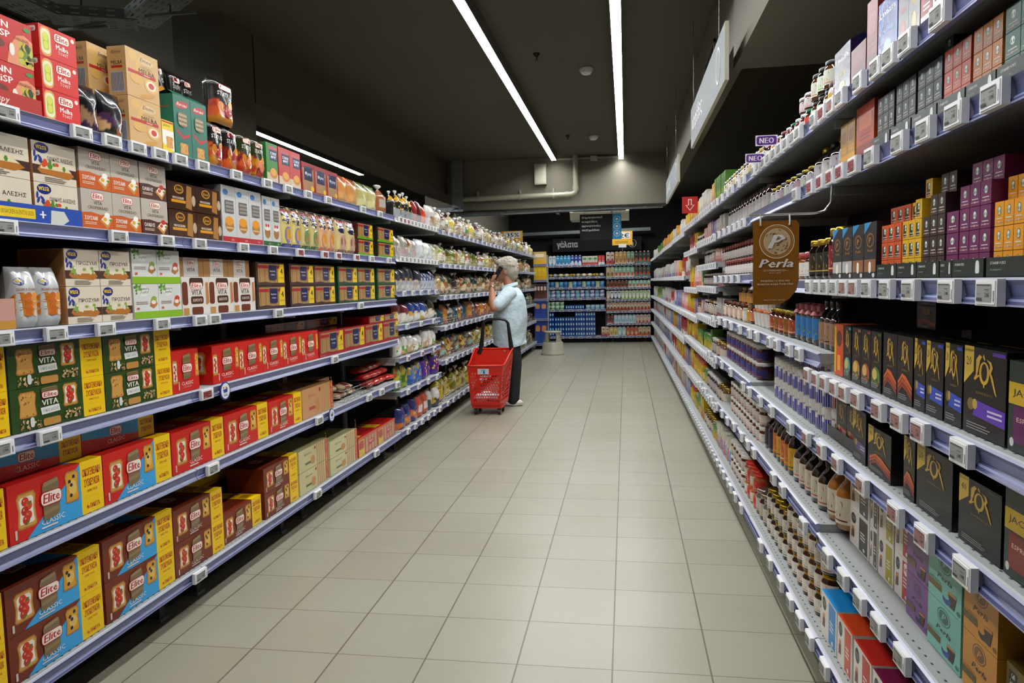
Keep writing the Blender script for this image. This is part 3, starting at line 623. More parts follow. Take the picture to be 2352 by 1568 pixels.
@design('tub', 'jar', 'tub', 'white fluted tub with coloured lid')
def _(w, h, d, arg):
    mb = MB(); r = w/2; n = 24; P = [[(r+r*rr*(1-.04*(j % 2))*math.cos(2*math.pi*j/n), r+r*rr*(1-.04*(j % 2))*math.sin(2*math.pi*j/n), z*h) for j in range(n)] for rr, z in ((.78, 0), (.95, .84))]
    mb.grid(P, '#dcd8d0', 'plastic', False, False, True); L = MB(); L.lathe([(r*.98, .84*h, arg), (r*1.02, .86*h, arg), (r*1.02, .98*h, arg), (r*.9, h, arg)], r, r, 20, 'plastic'); mb.poly(P[0][::-1], '#dcd8d0', 'plastic'); return mb, [('lid', L)]
@design('brik', 'drink_carton', 'carton', 'drink carton with screw cap')
def _(w, h, d, arg):
    base, c2, c3 = arg; mb = MB(); hh = h*.88; G_ = MB(); mb.box(0, w-.001, 0, d, 0, hh, base, 'card'); G_.poly([(0, 0, hh), (w-.001, 0, hh), (w-.001, d*.5, h*.97), (0, d*.5, h*.97)], base); G_.poly([(w-.001, d, hh), (0, d, hh), (0, d*.5, h*.97), (w-.001, d*.5, h*.97)], base); G_.poly([(w-.001, 0, hh), (w-.001, d, hh), (w-.001, d*.5, h*.97)], base); G_.poly([(0, d, hh), (0, 0, hh), (0, d*.5, h*.97)], base)
    f = Face(mb, lambda u, v, o: (u*w, -o, v*hh), w, hh); f.R(0, 0, 1, .3, c2); f.E(.5, .3, .34, .22, c3); f.R(.2, .74, .8, .86, c2)
    k = MB(); k.lathe([(w*.2, h*.9, '#d8dcdc'), (w*.2, h, '#e4e8e8')], w/2, d*.25, 10, 'plastic'); return mb, [('cap', k), ('gable_top', G_)]
@design('sixpack', 'milk_multipack', 'pack', 'blue film wrapped milk can pack')
def _(w, h, d, arg):
    mb = MB(); mb.box(0, w-.002, 0, d, 0, h-.002, '#0f2f7a', 'film'); f, t, l, r = side_faces(mb, w, h, d, 'film')
    for k in range(4): f.E(.14+.24*k, .5, .1, .36, ['#1f7ac0', '#2c6a4a', '#2a8ad0', '#3a5a8a'][k]); f.E(.14+.24*k, .5, .05, .2, '#c8d8e0')
    return mb
@design('softpack', 'biscuit_packet', 'packet', 'printed film biscuit packet lying flat')
def _(w, h, d, arg):
    base, c2 = arg[:2]; mb = MB(); n = 8
    P = [[(w*(.5-.5*math.cos(math.pi*i/n)), d*(.5-.42*math.cos(2*math.pi*j/12)*(math.sin(math.pi*i/n)**.35 if 0 < i < n else .9)), h*(.5+.5*math.sin(2*math.pi*j/12)*(math.sin(math.pi*i/n)**.5 if 0 < i < n else .05))) for j in range(12)] for i in range(n+1)]
    mb.grid(P, lambda i, j: c2 if 3 <= i <= 4 else base, 'film', True, False, True); return mb
# ---------------------------------------------------------------- room shell
def node_mat(name, fn):
    m = bpy.data.materials.new(name); m.use_nodes = True; fn(m.node_tree, m.node_tree.nodes['Principled BSDF']); MAT[name] = m
def m_floor(nt, b):
    N = nt.nodes.new; L = nt.links.new
    tc = N('ShaderNodeTexCoord'); mp = N('ShaderNodeMapping'); L(tc.outputs['Object'], mp.inputs[0])
    T = 1/3; mp.inputs['Scale'].default_value = (1/T, 1/T, 1); mp.inputs['Location'].default_value = (2.1745, -7.3678+.0, 0)
    sep = N('ShaderNodeSeparateXYZ'); L(mp.outputs[0], sep.inputs[0])
    def dist(out):
        a = N('ShaderNodeMath'); a.operation = 'PINGPONG'; a.inputs[1].default_value = .5; L(out, a.inputs[0]); return a.outputs[0]
    dx, dy = dist(sep.outputs[0]), dist(sep.outputs[1])
    # wobble the grout width slightly
    lx = N('ShaderNodeMath'); lx.operation = 'LESS_THAN'; lx.inputs[1].default_value = .0085; L(dx, lx.inputs[0])
    ly = N('ShaderNodeMath'); ly.operation = 'LESS_THAN'; ly.inputs[1].default_value = .0058; L(dy, ly.inputs[0])
    mx = N('ShaderNodeMath'); mx.operation = 'MAXIMUM'; L(lx.outputs[0], mx.inputs[0]); L(ly.outputs[0], mx.inputs[1])
    fl = N('ShaderNodeVectorMath'); fl.operation = 'FLOOR'; L(mp.outputs[0], fl.inputs[0]); wn = N('ShaderNodeTexWhiteNoise'); L(fl.outputs[0], wn.inputs[0])
    no = N('ShaderNodeTexNoise'); no.inputs['Scale'].default_value = 1.3; L(tc.outputs['Object'], no.inputs['Vector'])
    ad = N('ShaderNodeMath'); ad.operation = 'MULTIPLY_ADD'; ad.inputs[1].default_value = .45; L(wn.outputs['Value'], ad.inputs[0]); L(no.outputs['Fac'], ad.inputs[2])
    cr = N('ShaderNodeValToRGB'); cr.color_ramp.elements[0].position = .25; cr.color_ramp.elements[0].color = srgb('#8e8a78'); cr.color_ramp.elements[1].position = 1.; cr.color_ramp.elements[1].color = srgb('#979584'); L(ad.outputs[0], cr.inputs[0])
    mc = N('ShaderNodeMix'); mc.data_type = 'RGBA'; L(mx.outputs[0], mc.inputs[0]); L(cr.outputs[0], mc.inputs[6]); mc.inputs[7].default_value = srgb('#5a5346'); L(mc.outputs[2], b.inputs['Base Color'])
    b.inputs['Roughness'].default_value = .34; b.inputs['Specular IOR Level'].default_value = .38
    n2 = N('ShaderNodeTexNoise'); n2.inputs['Scale'].default_value = 9; L(tc.outputs['Object'], n2.inputs['Vector'])
    mr = N('ShaderNodeMapRange'); mr.inputs[3].default_value = .3; mr.inputs[4].default_value = .42; L(n2.outputs['Fac'], mr.inputs[0]); L(mr.outputs[0], b.inputs['Roughness'])
    bp = N('ShaderNodeBump'); bp.inputs['Strength'].default_value = .4; bp.inputs['Distance'].default_value = .002; bp.invert = True; L(mx.outputs[0], bp.inputs['Height']); L(bp.outputs[0], b.inputs['Normal'])
node_mat('floor_tiles', m_floor)
def paint(col, sc=3., rough=.8):
    def f(nt, b):
        N = nt.nodes.new; L = nt.links.new; tc = N('ShaderNodeTexCoord'); no = N('ShaderNodeTexNoise'); no.inputs['Scale'].default_value = sc; no.inputs['Detail'].default_value = 5; L(tc.outputs['Object'], no.inputs['Vector'])
        cr = N('ShaderNodeValToRGB'); c = srgb(col); cr.color_ramp.elements[0].color = tuple(x*.88 for x in c[:3])+(1,); cr.color_ramp.elements[1].color = tuple(min(1, x*1.1) for x in c[:3])+(1,); L(no.outputs['Fac'], cr.inputs[0]); L(cr.outputs[0], b.inputs['Base Color']); b.inputs['Roughness'].default_value = rough
        bp = N('ShaderNodeBump'); bp.inputs['Strength'].default_value = .15; bp.inputs['Distance'].default_value = .004; L(no.outputs['Fac'], bp.inputs['Height']); L(bp.outputs[0], b.inputs['Normal'])
    return f
node_mat('ceiling_and_shade_paint', paint('#4c4739')); node_mat('wall_paint', paint('#6e6a5c', 2.)); node_mat('dark_wall', paint('#1c1b19', 2.))  # ceiling colour doubles as painted shade on the left beam and pillar
def struct(name, boxes, mat):
    mb = MB()
    for b in boxes: mb.box(*b, '#888888', mat)
    o = mb.build(name); o['kind'] = 'structure'; return o
struct('floor', [(-7, 5, -4, 17.6, -.1, 0)], 'floor_tiles')
struct('ceiling', [(-7, 5, -4, 17.6, CEIL, CEIL+.12)], 'ceiling_and_shade_paint')
struct('wall_back', [(-7, 5, 17.35, 17.5, 0, CEIL)], 'dark_wall')
struct('wall_left', [(-6.9, -6.7, -4, 17.35, 0, CEIL)], 'dark_wall')
struct('wall_right', [(4.7, 4.9, -4, 17.35, 0, CEIL)], 'dark_wall')
struct('wall_front', [(-7, 5, -3.95, -3.8, 0, CEIL)], 'dark_wall')
struct('trim_1', [(-2.69, .615, 11.1, 11.6, 2.47, CEIL)], 'wall_paint')            # cross beam under the ceiling
struct('trim_2', [(.62, .74, 4.32, 11.6, 2.66, CEIL)], 'wall_paint')        # beam over the right row
struct('trim_3', [(.60, 2.6, -1.0, 4.3, 2.49, CEIL)], 'wall_paint')       # dropped soffit box
struct('trim_4', [(-3.05, -2.69, 5.2, 11.1, 2.71, CEIL)], 'ceiling_and_shade_paint')       # beam over the left row, darker paint standing in for shade
struct('trim_5', [(-3.05, -2.69, 4.76, 5.18, 0, CEIL)], 'ceiling_and_shade_paint')         # pillar, shade put into its colour like the beam
struct('trim_6', [(-3.05, -2.69, 11.12, 11.5, 0, CEIL)], 'wall_paint')         # far pillar
struct('trim_7', [(-3.05, -2.72, 11.62, 17.3, 2.35, CEIL)], 'wall_paint')

# ceiling strips
for i, (x, y0, y1, z) in enumerate(STRIPS):
    o = empty('ceiling_light', (x, y0, z)); L = y1-y0
    fin = -.020 if i in (0, 1) else .004  # fins added on the aisle strips to cut sideways light off the beams
    mb = MB(); mb.box(-.04, .04, 0, L, .006, .075, '#4a4a48', 'plastic'); mb.box(-.04, -.0345, 0, L, fin, .006, '#4a4a48', 'plastic'); mb.box(.0345, .04, 0, L, fin, .006, '#4a4a48', 'plastic'); mb.build('housing', o)
    d = MB(); d.box(-.034, .034, .01, L-.004, -.001, .0055, '#ffffff', 'led'); d.build('diffuser', o)
    h = MB()
    for k in range(int(L/2.5)+1): h.tube([(0, .4+2.4*k, .07), (0, .4+2.4*k, CEIL-z)], .003, '#55534c', 'metal', 6)
    h.build('hanger', o)
    tag(o, ['long white light strip above the left part of the aisle', 'long white light strip near the centre of the aisle ceiling', 'white light strip beyond the left shelving row', 'left light strip behind the cross beam before the milk shelves', 'right light strip behind the cross beam before the milk shelves'][i], 'light', 'linear ceiling lights')

# ---------------------------------------------------------------- shelving
RAIL = [(0, 0), (-.006, -.001), (-.012, -.004), (-.006, -.012), (-.002, -.03), (-.006, -.034), (-.008, -.038), (-.012, -.043), (-.012, -.046), (0, -.046)]
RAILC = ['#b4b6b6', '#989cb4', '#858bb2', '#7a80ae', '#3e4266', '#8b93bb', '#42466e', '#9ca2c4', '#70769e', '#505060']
def rail_mesh(mb, L, white=False):
    """front edge strip along +x, front toward -y, top at z=0"""
    for k in range(len(RAIL)-1):
        (a, b), (c, d) = RAIL[k], RAIL[k+1]; col = RAILC[k] if not white else '#d8d9d8'
        mb.poly([(0, a, b), (L, a, b), (L, c, d), (0, c, d)][::-1], col, 'plastic')
    mb.poly([(0, a, b) for a, b in RAIL], '#8288b0', 'plastic'); mb.poly([(L, a, b) for a, b in RAIL][::-1], '#8288b0', 'plastic')
def bay(L, levels, depth, H, label, group, loc, rot, base=True, holes=True, back=True, depths=None, white=()):
    o = empty('shelving_unit', loc, rot); tag(o, label, 'shelving', group)
    D0 = max([depth]+[v for v in (depths or {}).values()])
    m = MB(); m.box(0, L, D0+.01, D0+.03, .02, H, '#0a0a0b', 'matte'); m.build('back_panel', o)
    for k, x in enumerate((0, L-.03)):
        m = MB(); m.box(x, x+.03, D0-.004, D0+.009, 0, H, '#8e9090', 'matte'); m.build('upright', o)
    for x in (.12, L-.14):
        m = MB(); m.box(x, x+.035, .1, .14, 0, levels[0]-.045, '#3a3a3c', 'matte'); m.box(x-.01, x+.045, .09, .15, 0, .012, '#888a8a', 'matte'); m.build('foot', o)
    m = MB(); m.box(0, L, .16, .175, 0.001, levels[0]-.05, '#141416', 'matte'); m.build('kick_plate', o)
    for z in levels:
        dd = (depths or {}).get(z, depth)
        m = MB(); m.box(.001, L-.001, 0, dd, z-.034, z-.002, '#909391', 'matte', {'bottom': '#5e6060'})  # underside colour darkened to stand in for shade below the board
        for s in (0, 1):     # cantilever brackets
            x = .004 if s == 0 else L-.008
            m.box(x, x+.004, .03, dd, z-.06, z-.035, '#a9abaa', 'matte')
        if holes:
            n = int(L/.033)
            for i in range(n):
                x = (i+.5)*L/n; m.poly([(x-.0045, .016, z-.0017), (x+.0045, .016, z-.0017), (x+.0045, .0205, z-.0017), (x-.0045, .0205, z-.0017)], '#26282a', 'matte')
        s = m.build('shelf', o); r = MB(); rail_mesh(r, L-.004, z in white)
        q = r.build('price_rail', s); q.location = (.002, 0, z)
    return o
LEV_A = [.181, .597, .923, 1.236, 1.556, 1.885]
ya = [.30, 1.50, 2.76, 3.82, 4.53, 5.54]
for i in range(5):
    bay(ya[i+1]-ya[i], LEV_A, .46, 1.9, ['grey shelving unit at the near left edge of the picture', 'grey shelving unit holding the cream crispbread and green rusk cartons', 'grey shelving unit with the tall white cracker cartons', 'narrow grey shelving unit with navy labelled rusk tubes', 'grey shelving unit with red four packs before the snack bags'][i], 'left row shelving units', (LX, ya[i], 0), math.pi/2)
LEV_B = [.181, .50, .77, 1.03, 1.30, 1.575, 1.885]
bay(1.32, LEV_B, .46, 1.9, 'grey shelving unit with seven levels of wafer and cookie bags', 'left row shelving units', (LX, 5.56, 0), math.pi/2, white=(1.885, 1.575))
LEV_C = [.181, .60, .935, 1.235, 1.55, 1.875]
yc = [6.9, 8.9, 10.9, 12.9, 14.6]
for i in range(4):
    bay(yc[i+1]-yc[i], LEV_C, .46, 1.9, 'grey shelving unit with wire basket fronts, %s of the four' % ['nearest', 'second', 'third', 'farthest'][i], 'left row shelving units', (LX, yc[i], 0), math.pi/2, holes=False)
# right row, slightly skewed
RANG = -math.pi/2+RK
RBAY = [(.20, 1.17), (1.17, 2.395), (2.395, 3.645), (3.645, 4.90), (4.90, 6.13), (6.13, 7.36), (7.36, 9.2), (9.2, 11.4), (11.4, 13.6), (13.6, 15.8)]
RLEV = [[.181, .53, .835, 1.045, 1.33, 1.645, 1.845], [.181, .53, .835, 1.045, 1.33, 1.645, 1.845], [.181, .556, .822, 1.10, 1.33, 1.645, 1.845], [.181, .54, .84, 1.10, 1.36, 1.635, 1.845], [.181, .51, .8, 1.07, 1.29, 1.45, 1.63, 1.845],
        [.181, .5, .8, 1.03, 1.27, 1.6, 1.845], [.181, .48, .75, 1.03, 1.38, 1.81], [.181, .48, .75, 1.03, 1.38, 1.80], [.181, .48, .75, 1.03, 1.38, 1.79], [.181, .48, .75, 1.03, 1.38, 1.78]]
RD = ['grey shelving unit just outside the right edge', 'grey shelving unit with the black and gold coffee cartons', 'grey shelving unit with the cans and syrup bottles', 'grey shelving unit with spread jars and white capped jars', 'grey shelving unit on the right with eight levels', 'grey shelving unit on the right with yellow bags', 'seventh', 'eighth', 'ninth', 'last']
for i, (a, b) in enumerate(RBAY):
    lab = RD[i] if i < 6 else 'grey shelving unit far down the right row, %s from the front' % RD[i]
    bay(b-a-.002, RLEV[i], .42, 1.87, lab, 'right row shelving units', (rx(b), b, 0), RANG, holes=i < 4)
# ---------------------------------------------------------------- placing goods
ORD = ['first', 'second', 'third', 'fourth', 'fifth', 'sixth', 'seventh', 'eighth', 'ninth', 'tenth', 'eleventh', 'twelfth', 'thirteenth', 'fourteenth', 'fifteenth', 'sixteenth', '17th', '18th', '19th', '20th', '21st', '22nd', '23rd', '24th', '25th', '26th', '27th', '28th', '29th', '30th']
def o_(i): return ORD[i] if i < len(ORD) else '%dth' % (i+1)
def rowword(r, rows): return '' if rows == 1 else (['lower', 'upper'][r] if rows == 2 else (['bottom', 'middle', 'top'][r] if rows == 3 else ('bottom' if r == 0 else 'top' if r == rows-1 else ['', 'second', 'third', 'fourth', 'fifth'][min(r, 4)])+' row'))
SEEN = {}
def uniq(l):
    l = ' '.join(l.split()); n = len(l.replace(',', ' ').split())
    if l in SEEN: print('DUPLABEL', l)
    if n > 16: print('LONGLABEL', n, l)
    SEEN[l] = 1; return l
def put(side, y0, z, w, h, d, dn, arg, label, group=None, sb=0., name=None, cat=None, yaw=0., tilt=0., sc=1.):
    """y0 = world y of the item's left edge seen from the aisle"""
    if side == 'L': loc = (LX-.02-sb, y0, z); r = math.pi/2+yaw
    elif side == 'R': loc = (rx(y0)+.02+sb, y0, z); r = RANG+yaw
    else: loc = (y0, side+sb, z); r = yaw
    o = instance(dn, w, h, d, arg, loc, (tilt, 0, r) if tilt else r, label, group, name, cat)
    if sc != 1.: o.scale = (1, 1, sc)
    return o
def run(side, z, a, b, n, dn, h, d, arg, desc, place, rows=1, sb=0., gap=.0015, px=True, wf=1., counts=None, rowsb=0., dz=0., name=None, cat=None, jit=0., off=0, tot=None, wob=0.):
    if px: ya_, yb_ = (LY(a, z), LY(b, z)) if side == 'L' else (RY(a, z), RY(b, z))
    else: ya_, yb_ = a, b
    s = 1 if side != 'R' else -1
    W = abs(yb_-ya_)/n; w = (W-gap)*wf; many = n*rows > 1
    rd = random.Random(int(a*7+z*1000))
    for i in range(n):
        rr = counts[i] if counts else rows
        for r in range(rr):
            row = rowword(r, rows); pos = ''
            if (tot or n) > 1: pos = o_(i+off)+' from left'
            lab = desc+(', ' if (row or pos) else '')+(row+' '+pos).strip()+', '+place
            g = (desc+' on '+place) if many else None
            aa = arg[(i+off) % len(arg)] if isinstance(arg, list) else arg
            put(side, ya_+s*(i*W+gap/2+W*(1-wf)/2), z+dz+r*(h+.0006), w, h, d, dn, aa, uniq(lab), g, sb+r*rowsb+rd.uniform(0, jit), name, cat, rd.uniform(-wob, wob), 0., 1. if not wob else rd.uniform(.84, 1.04))
SH = {6: 'left row top shelf', 5: 'left row second shelf', 4: 'left row third shelf', 3: 'left row fourth shelf', 2: 'left row fifth shelf', 1: 'left row bottom shelf'}
LZ = {1: .181, 2: .597, 3: .923, 4: 1.236, 5: 1.556, 6: 1.885}
def L(k, a, b, n, dn, h, d, arg, desc, **kw): run('L', LZ[k], a, b, n, dn, h, d, arg, desc, SH[k], **kw)
# ---- bottom shelf
L(1, -150, 20, 1, 'fam', .147, .2, (BRN, True), 'brown rusk carton cut by picture edge', rows=2)
L(1, 26, 240, 1, 'fam', .147, .2, (BRN, True), 'brown and blue family rusk carton, nearest whole stack', rows=2)
L(1, 246, 403, 1, 'fam', .147, .2, (BRN, True), 'brown and blue family rusk carton, second stack', rows=2)
L(1, 405, 516, 1, 'fam', .138, .2, (BRN, False), 'plain brown family rusk carton stack', rows=2)
L(1, 518, 606, 1, 'fam', .138, .2, (BRN, False), 'single brown family rusk carton', rows=1, sb=.01)
L(1, 610, 686, 1, 'fam', .128, .2, (BRN, False), 'brown family rusk carton beside olive packs', rows=2)
L(1, 546, 640, 1, 'plainbox', .1, .18, ('#d0a810', BRN, '#d0a810'), 'yellow end rusk carton behind the brown ones', sb=.26, dz=.16)
L(1, 395, 520, 1, 'fam', .138, .2, (BRN, False), 'brown rusk carton standing behind the front stack', sb=.23, dz=.14)
L(1, 230, 330, 1, 'fam', .138, .2, (BRN, True), 'shaded brown rusk carton behind the front stacks', sb=.25, rows=2)
L(1, 690, 755, 1, 'mega', .125, .2, ('#c9c08a', '#3c5a24'), 'pale green film toast pack', rows=2)
L(1, 760, 822, 1, 'mega', .105, .2, ('#c9c490', '#3c5a24'), 'pale green film toast pack, farther stack', rows=2)
L(1, 824, 908, 2, 'redtoast', .13, .18, None, 'red and yellow film toast pack')
L(1, 800, 860, 1, 'redtoast', .12, .14, None, 'red toast pack set back on shelf', sb=.2)
# ---- fifth
L(2, -150, 18, 1, 'fam', .178, .2, (RED, True), 'red and blue rusk carton cut by edge')
L(2, 24, 240, 1, 'fam', .178, .2, (RED, True), 'large red and blue rusk carton, nearest whole')
L(2, 242, 395, 1, 'fam', .178, .2, (RED, True), 'large red and blue rusk carton, second')
L(2, 0, 232, 1, 'fam_tier', .085, .2, None, 'flat lying red and blue rusk carton, nearer', sb=.06, dz=.179)
L(2, 233, 392, 1, 'fam_tier', .085, .2, None, 'flat lying red and blue rusk carton, farther', sb=.06, dz=.179)
L(2, 398, 516, 1, 'fam', .172, .2, (RED, False), 'plain red family rusk carton, nearest')
L(2, 518, 617, 1, 'fam', .172, .2, (RED, False), 'plain red family rusk carton, middle')
L(2, 619, 694, 1, 'fam', .165, .2, (RED, False), 'plain red family rusk carton, far')
L(2, 696, 766, 1, 'mega', .17, .2, ('#c98f5a', '#a8322a'), 'peach film toast pack, near')
L(2, 750, 792, 1, 'mega', .17, .2, ('#c49a68', '#a8322a'), 'peach film toast pack set back', sb=.1)
# ---- fourth
L(3, -160, 24, 1, 'fam', .131, .18, (GRN, False), 'dark green rusk carton cut by edge', rows=2)
L(3, 28, 243, 1, 'fam', .131, .18, (GRN, False), 'dark green family rusk carton, nearest whole', rows=2)
L(3, 245, 397, 1, 'fam', .131, .18, (GRN, False), 'dark green family rusk carton, second stack', rows=2)
L(3, 398, 459, 1, 'classic', .172, .2, None, 'lone narrow red rusk carton before a gap')
L(3, 490, 732, 5, 'classic', .168, .2, None, 'narrow red rusk carton')
L(3, 734, 916, 4, 'pack4', .152, .2, ('#a3141c', '#a3141c'), 'red film rusk multipack')
L(3, 850, 914, 2, 'pack4', .05, .2, ('#a3141c', '#a3141c'), 'flat red film multipack', dz=.153)
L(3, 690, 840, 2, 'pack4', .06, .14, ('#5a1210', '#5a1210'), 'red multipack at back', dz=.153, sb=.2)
# ---- third
L(4, -120, 38, 1, 'display_tray', .09, .14, ('pink', '#c9988a'), 'pink printed display tray cut by left edge')
L(4, 40, 150, 2, 'bag', .185, .07, (['#c3c6c4'], 'solid', 3, 'flat', 'sesame'), 'white and orange sesame rusk bag')
L(4, 157, 306, 2, 'wasa', .124, .17, 'p', 'cream crispbread pack with leaf logo', rows=2)
L(4, 310, 419, 2, 'whitegreen', .131, .16, [0, 1], 'white cracker carton with green foot', rows=2)
L(4, 421, 588, 3, 'carob', .16, .17, None, 'white and brown carob rusk carton')
L(4, 420, 586, 3, 'carob_top', .08, .16, None, 'flat tan and white carob carton', dz=.161, sb=.02)
L(4, 592, 657, 1, 'pack4', .118, .18, ('#35231a', '#35231a'), 'brown film multipack, nearest stack', rows=2)
L(4, 668, 771, 2, 'pack4', .118, .18, ('#35231a', '#35231a'), 'brown film multipack', rows=2)
L(4, 778, 862, 2, 'pack4', .118, .18, ('#17401c', '#17401c'), 'dark green film multipack', rows=2)
L(4, 868, 908, 1, 'pack4', .118, .18, ('#1d4a20', '#1d4a20'), 'dark green film multipack, last stack', rows=2)
# ---- second
L(5, -120, 80, 1, 'wasa', .127, .17, 'o', 'cream crispbread pack cut by left edge', rows=2, sb=.004, dz=.003)
L(5, 86, 186, 1, 'wasa', .127, .17, 'o', 'cream crispbread pack with brown band', rows=2, sb=.004, dz=.003)
L(5, -120, 188, 1, 'display_tray', .055, .2, ('blue', '#1d49a8'), 'blue printed display tray under cream packs', sb=-.004)
L(5, 190, 326, 2, 'crisp_vita', .135, .16, '#c85a14', 'grey crispbread carton with orange foot', rows=2)
L(5, 328, 388, 1, 'crisp_vita', .135, .16, '#4b2418', 'grey crispbread carton with brown foot', rows=2)
L(5, 390, 511, 2, 'wholegrain', .112, .17, None, 'dark brown wholegrain crispbread pack', rows=2)
L(5, 513, 604, 3, 'honeytall', .258, .09, True, 'tall white cracker carton with red foot')
L(5, 606, 646, 2, 'honeytall', .25, .09, False, 'tall white cracker carton with green foot')
TB = [(['#d8c478', '#1d3a9a', '#7a78b8', '#d0902c'], 'solid', 1, 'flat', 'tube')]*2+[(['#c8b878', '#2c6a2c', '#6a8a58', '#b87a4a'], 'solid', 2, 'flat', 'tube')]*2+[(['#d8a878', '#d06a3c', '#d8a070', '#d88a2c'], 'solid', 3, 'flat', 'tube')]*2+[(['#d0bc80', '#8a4a3c', '#c09a90', '#9a5038'], 'solid', 4, 'flat', 'tube')]*2
L(5, 650, 772, 6, 'bag', .225, .07, TB, 'tall rusk sleeve with navy shield')
L(5, 776, 820, 2, 'bag', .225, .07, TB[6:], 'tall rusk sleeve with brown foot')
L(5, 822, 858, 1, 'pack4', .112, .16, ('#4c1a14', '#5aa01e'), 'red film multipack with lime foot', rows=2)
L(5, 868, 905, 1, 'pack4', .112, .16, ('#2c2a14', '#5aa01e'), 'lime film multipack, last stack', rows=2)
# ---- top
L(6, -140, 94, 1, 'display_tray', .05, .2, ('thin', '#b3261e'), 'red printed display tray', sb=-.006)
L(6, -40, 88, 1, 'finn', .133, .16, None, 'large red crispbread carton with avocado picture', rows=2, dz=.006, sb=.003)
L(6, -150, -42, 1, 'finn', .133, .16, None, 'large red crispbread carton at left edge', rows=2, dz=.006, sb=.003)
L(6, 102, 187, 1, 'melba', .098, .15, None, 'bright red melba toast carton', rows=3)
L(6, 190, 296, 2, 'bag', .165, .07, [(['#17121c', '#2c1c3c', '#5a3a2a', '#8a6a4a', '#1c1c20'], 'food', 5, 'flat', ''), (['#17121c', '#a05a3a', '#4a2a4a', '#2a2a24', '#c89a6a'], 'food', 8, 'flat', '')], 'black and purple crinkled snack bag', jit=.01)
L(6, 300, 374, 1, 'rounds', .176, .075, None, 'tan melba carton, front stack', rows=2)
L(6, 270, 326, 1, 'rounds', .176, .075, None, 'tan melba carton behind front stack', sb=.1, rows=2)
L(6, 200, 255, 1, 'plainbox', .075, .19, ('#c29a60', '#b8905a', '#a8805a'), 'small tan carton lying at back', sb=.12, rows=4)
L(6, 375, 402, 1, 'yellowbox', .13, .1, None, 'small white and yellow gluten free carton')
L(6, 404, 480, 2, 'barcini', .25, .1, None, 'tall teal toast carton with window')
ST = lambda s, c='#17130f': (['%s' % c, '#b8781c', '#7a1810', '#c8501c', '#a83018'], 'food', s, 'flat', 'status')
L(6, 484, 518, 1, 'bag', .2, .07, ST(1), 'black snack bag with fruit, beside teal cartons')
L(6, 520, 552, 1, 'bag', .2, .07, ST(2), 'black snack bag with pomegranate, second')
L(6, 554, 612, 2, 'bag', .2, .07, [ST(3, '#2c3412'), ST(4, '#2c3412')], 'dark olive snack bag with onions')
L(6, 500, 548, 1, 'bag', .2, .07, ST(5), 'black snack bag stacked on another, foremost', dz=.203)
L(6, 452, 500, 2, 'bag', .2, .07, [ST(6), ST(7)], 'black snack bag stacked behind', dz=.19, sb=.10)
L(6, 400, 455, 1, 'bag', .22, .07, ST(8), 'black snack bag behind teal cartons', dz=.19, sb=.12)
L(6, 614, 640, 1, 'toastbox', .2, .09, '#2c7a2c', 'green toast carton with navy shield')
L(6, 642, 692, 2, 'toastbox', .2, .09, '#b8322c', 'red toast carton with navy shield')
L(6, 694, 777, 3, 'redsmall', .17, .1, None, 'small red film toast packet')
L(6, 695, 800, 3, 'bag', .16, .1, (['#b88a5a', '#c09a68', '#a87a48'], 'mix', 4, 'flat', ''), 'golden toast bag at back', sb=.18, dz=.05)
L(6, 779, 826, 2, 'bag', .18, .1, (['#c88a4a', '#d09a5c', '#b8541c'], 'band', 5, 'flat', ''), 'orange film toast bag')
L(6, 828, 870, 2, 'bag', .18, .1, (['#b8b070', '#c8c48a', '#5a6a2c'], 'band', 6, 'flat', ''), 'pale yellow film toast bag')
L(6, 872, 893, 1, 'bag', .18, .1, (['#9a5a30', '#b0a898', '#8a8a86'], 'label', 7, 'knot', ''), 'clear bag of brown rolls with twisted top')
# fifth shelf right part: wire basket of packets and a heap of red packets
def wire_basket(L_, H_, D_, name='wire_basket'):
    mb = MB(); r = .0016
    for z in [H_*k/3 for k in range(4)]: mb.tube([(0, D_, z), (0, 0, z), (L_, 0, z), (L_, D_, z)], r if z else r*1.4, '#b0aca2', 'wire', 5)
    n = max(3, int(L_/.055))
    for i in range(n+1): x = L_*i/n; mb.tube([(x, 0, 0), (x, 0, H_)], r*.8, '#b0aca2', 'wire', 5)
    return mb
yb0 = LY(792, .6); yb1 = LY(858, .6)
b = wire_basket(yb1-yb0, .07, .25).build('wire_basket', None, (LX-.025, yb0, .599), math.pi/2); tag(b, 'small wire basket of beige packets on left row fifth shelf', 'basket')
rd = random.Random(5)
for i in range(8):
    put('L', yb0+.02+.055*(i % 5), .603+.05*(i//5), .15, .045, .11, 'softpack', ('#c8b088', '#8a3a2c'), uniq('beige biscuit packet, %s in the wire basket' % o_(i)), 'beige biscuit packets in the wire basket', .04+.02*(i % 2), yaw=rd.uniform(-.2, .2))
yb2 = LY(916, .6)
for i in range(12):
    k = i % 4; lay = i//4
    put('L', yb1+.03+k*.13, .6+lay*.05, .17, .05, .12, 'softpack', ('#b81c14', '#c83a28'), uniq('glossy red biscuit packet, heap layer %s, %s from left' % (['one', 'two', 'three'][lay], o_(k))), 'red biscuit packets heaped on left row fifth shelf', .02+.04*lay, yaw=rd.uniform(-.15, .15))
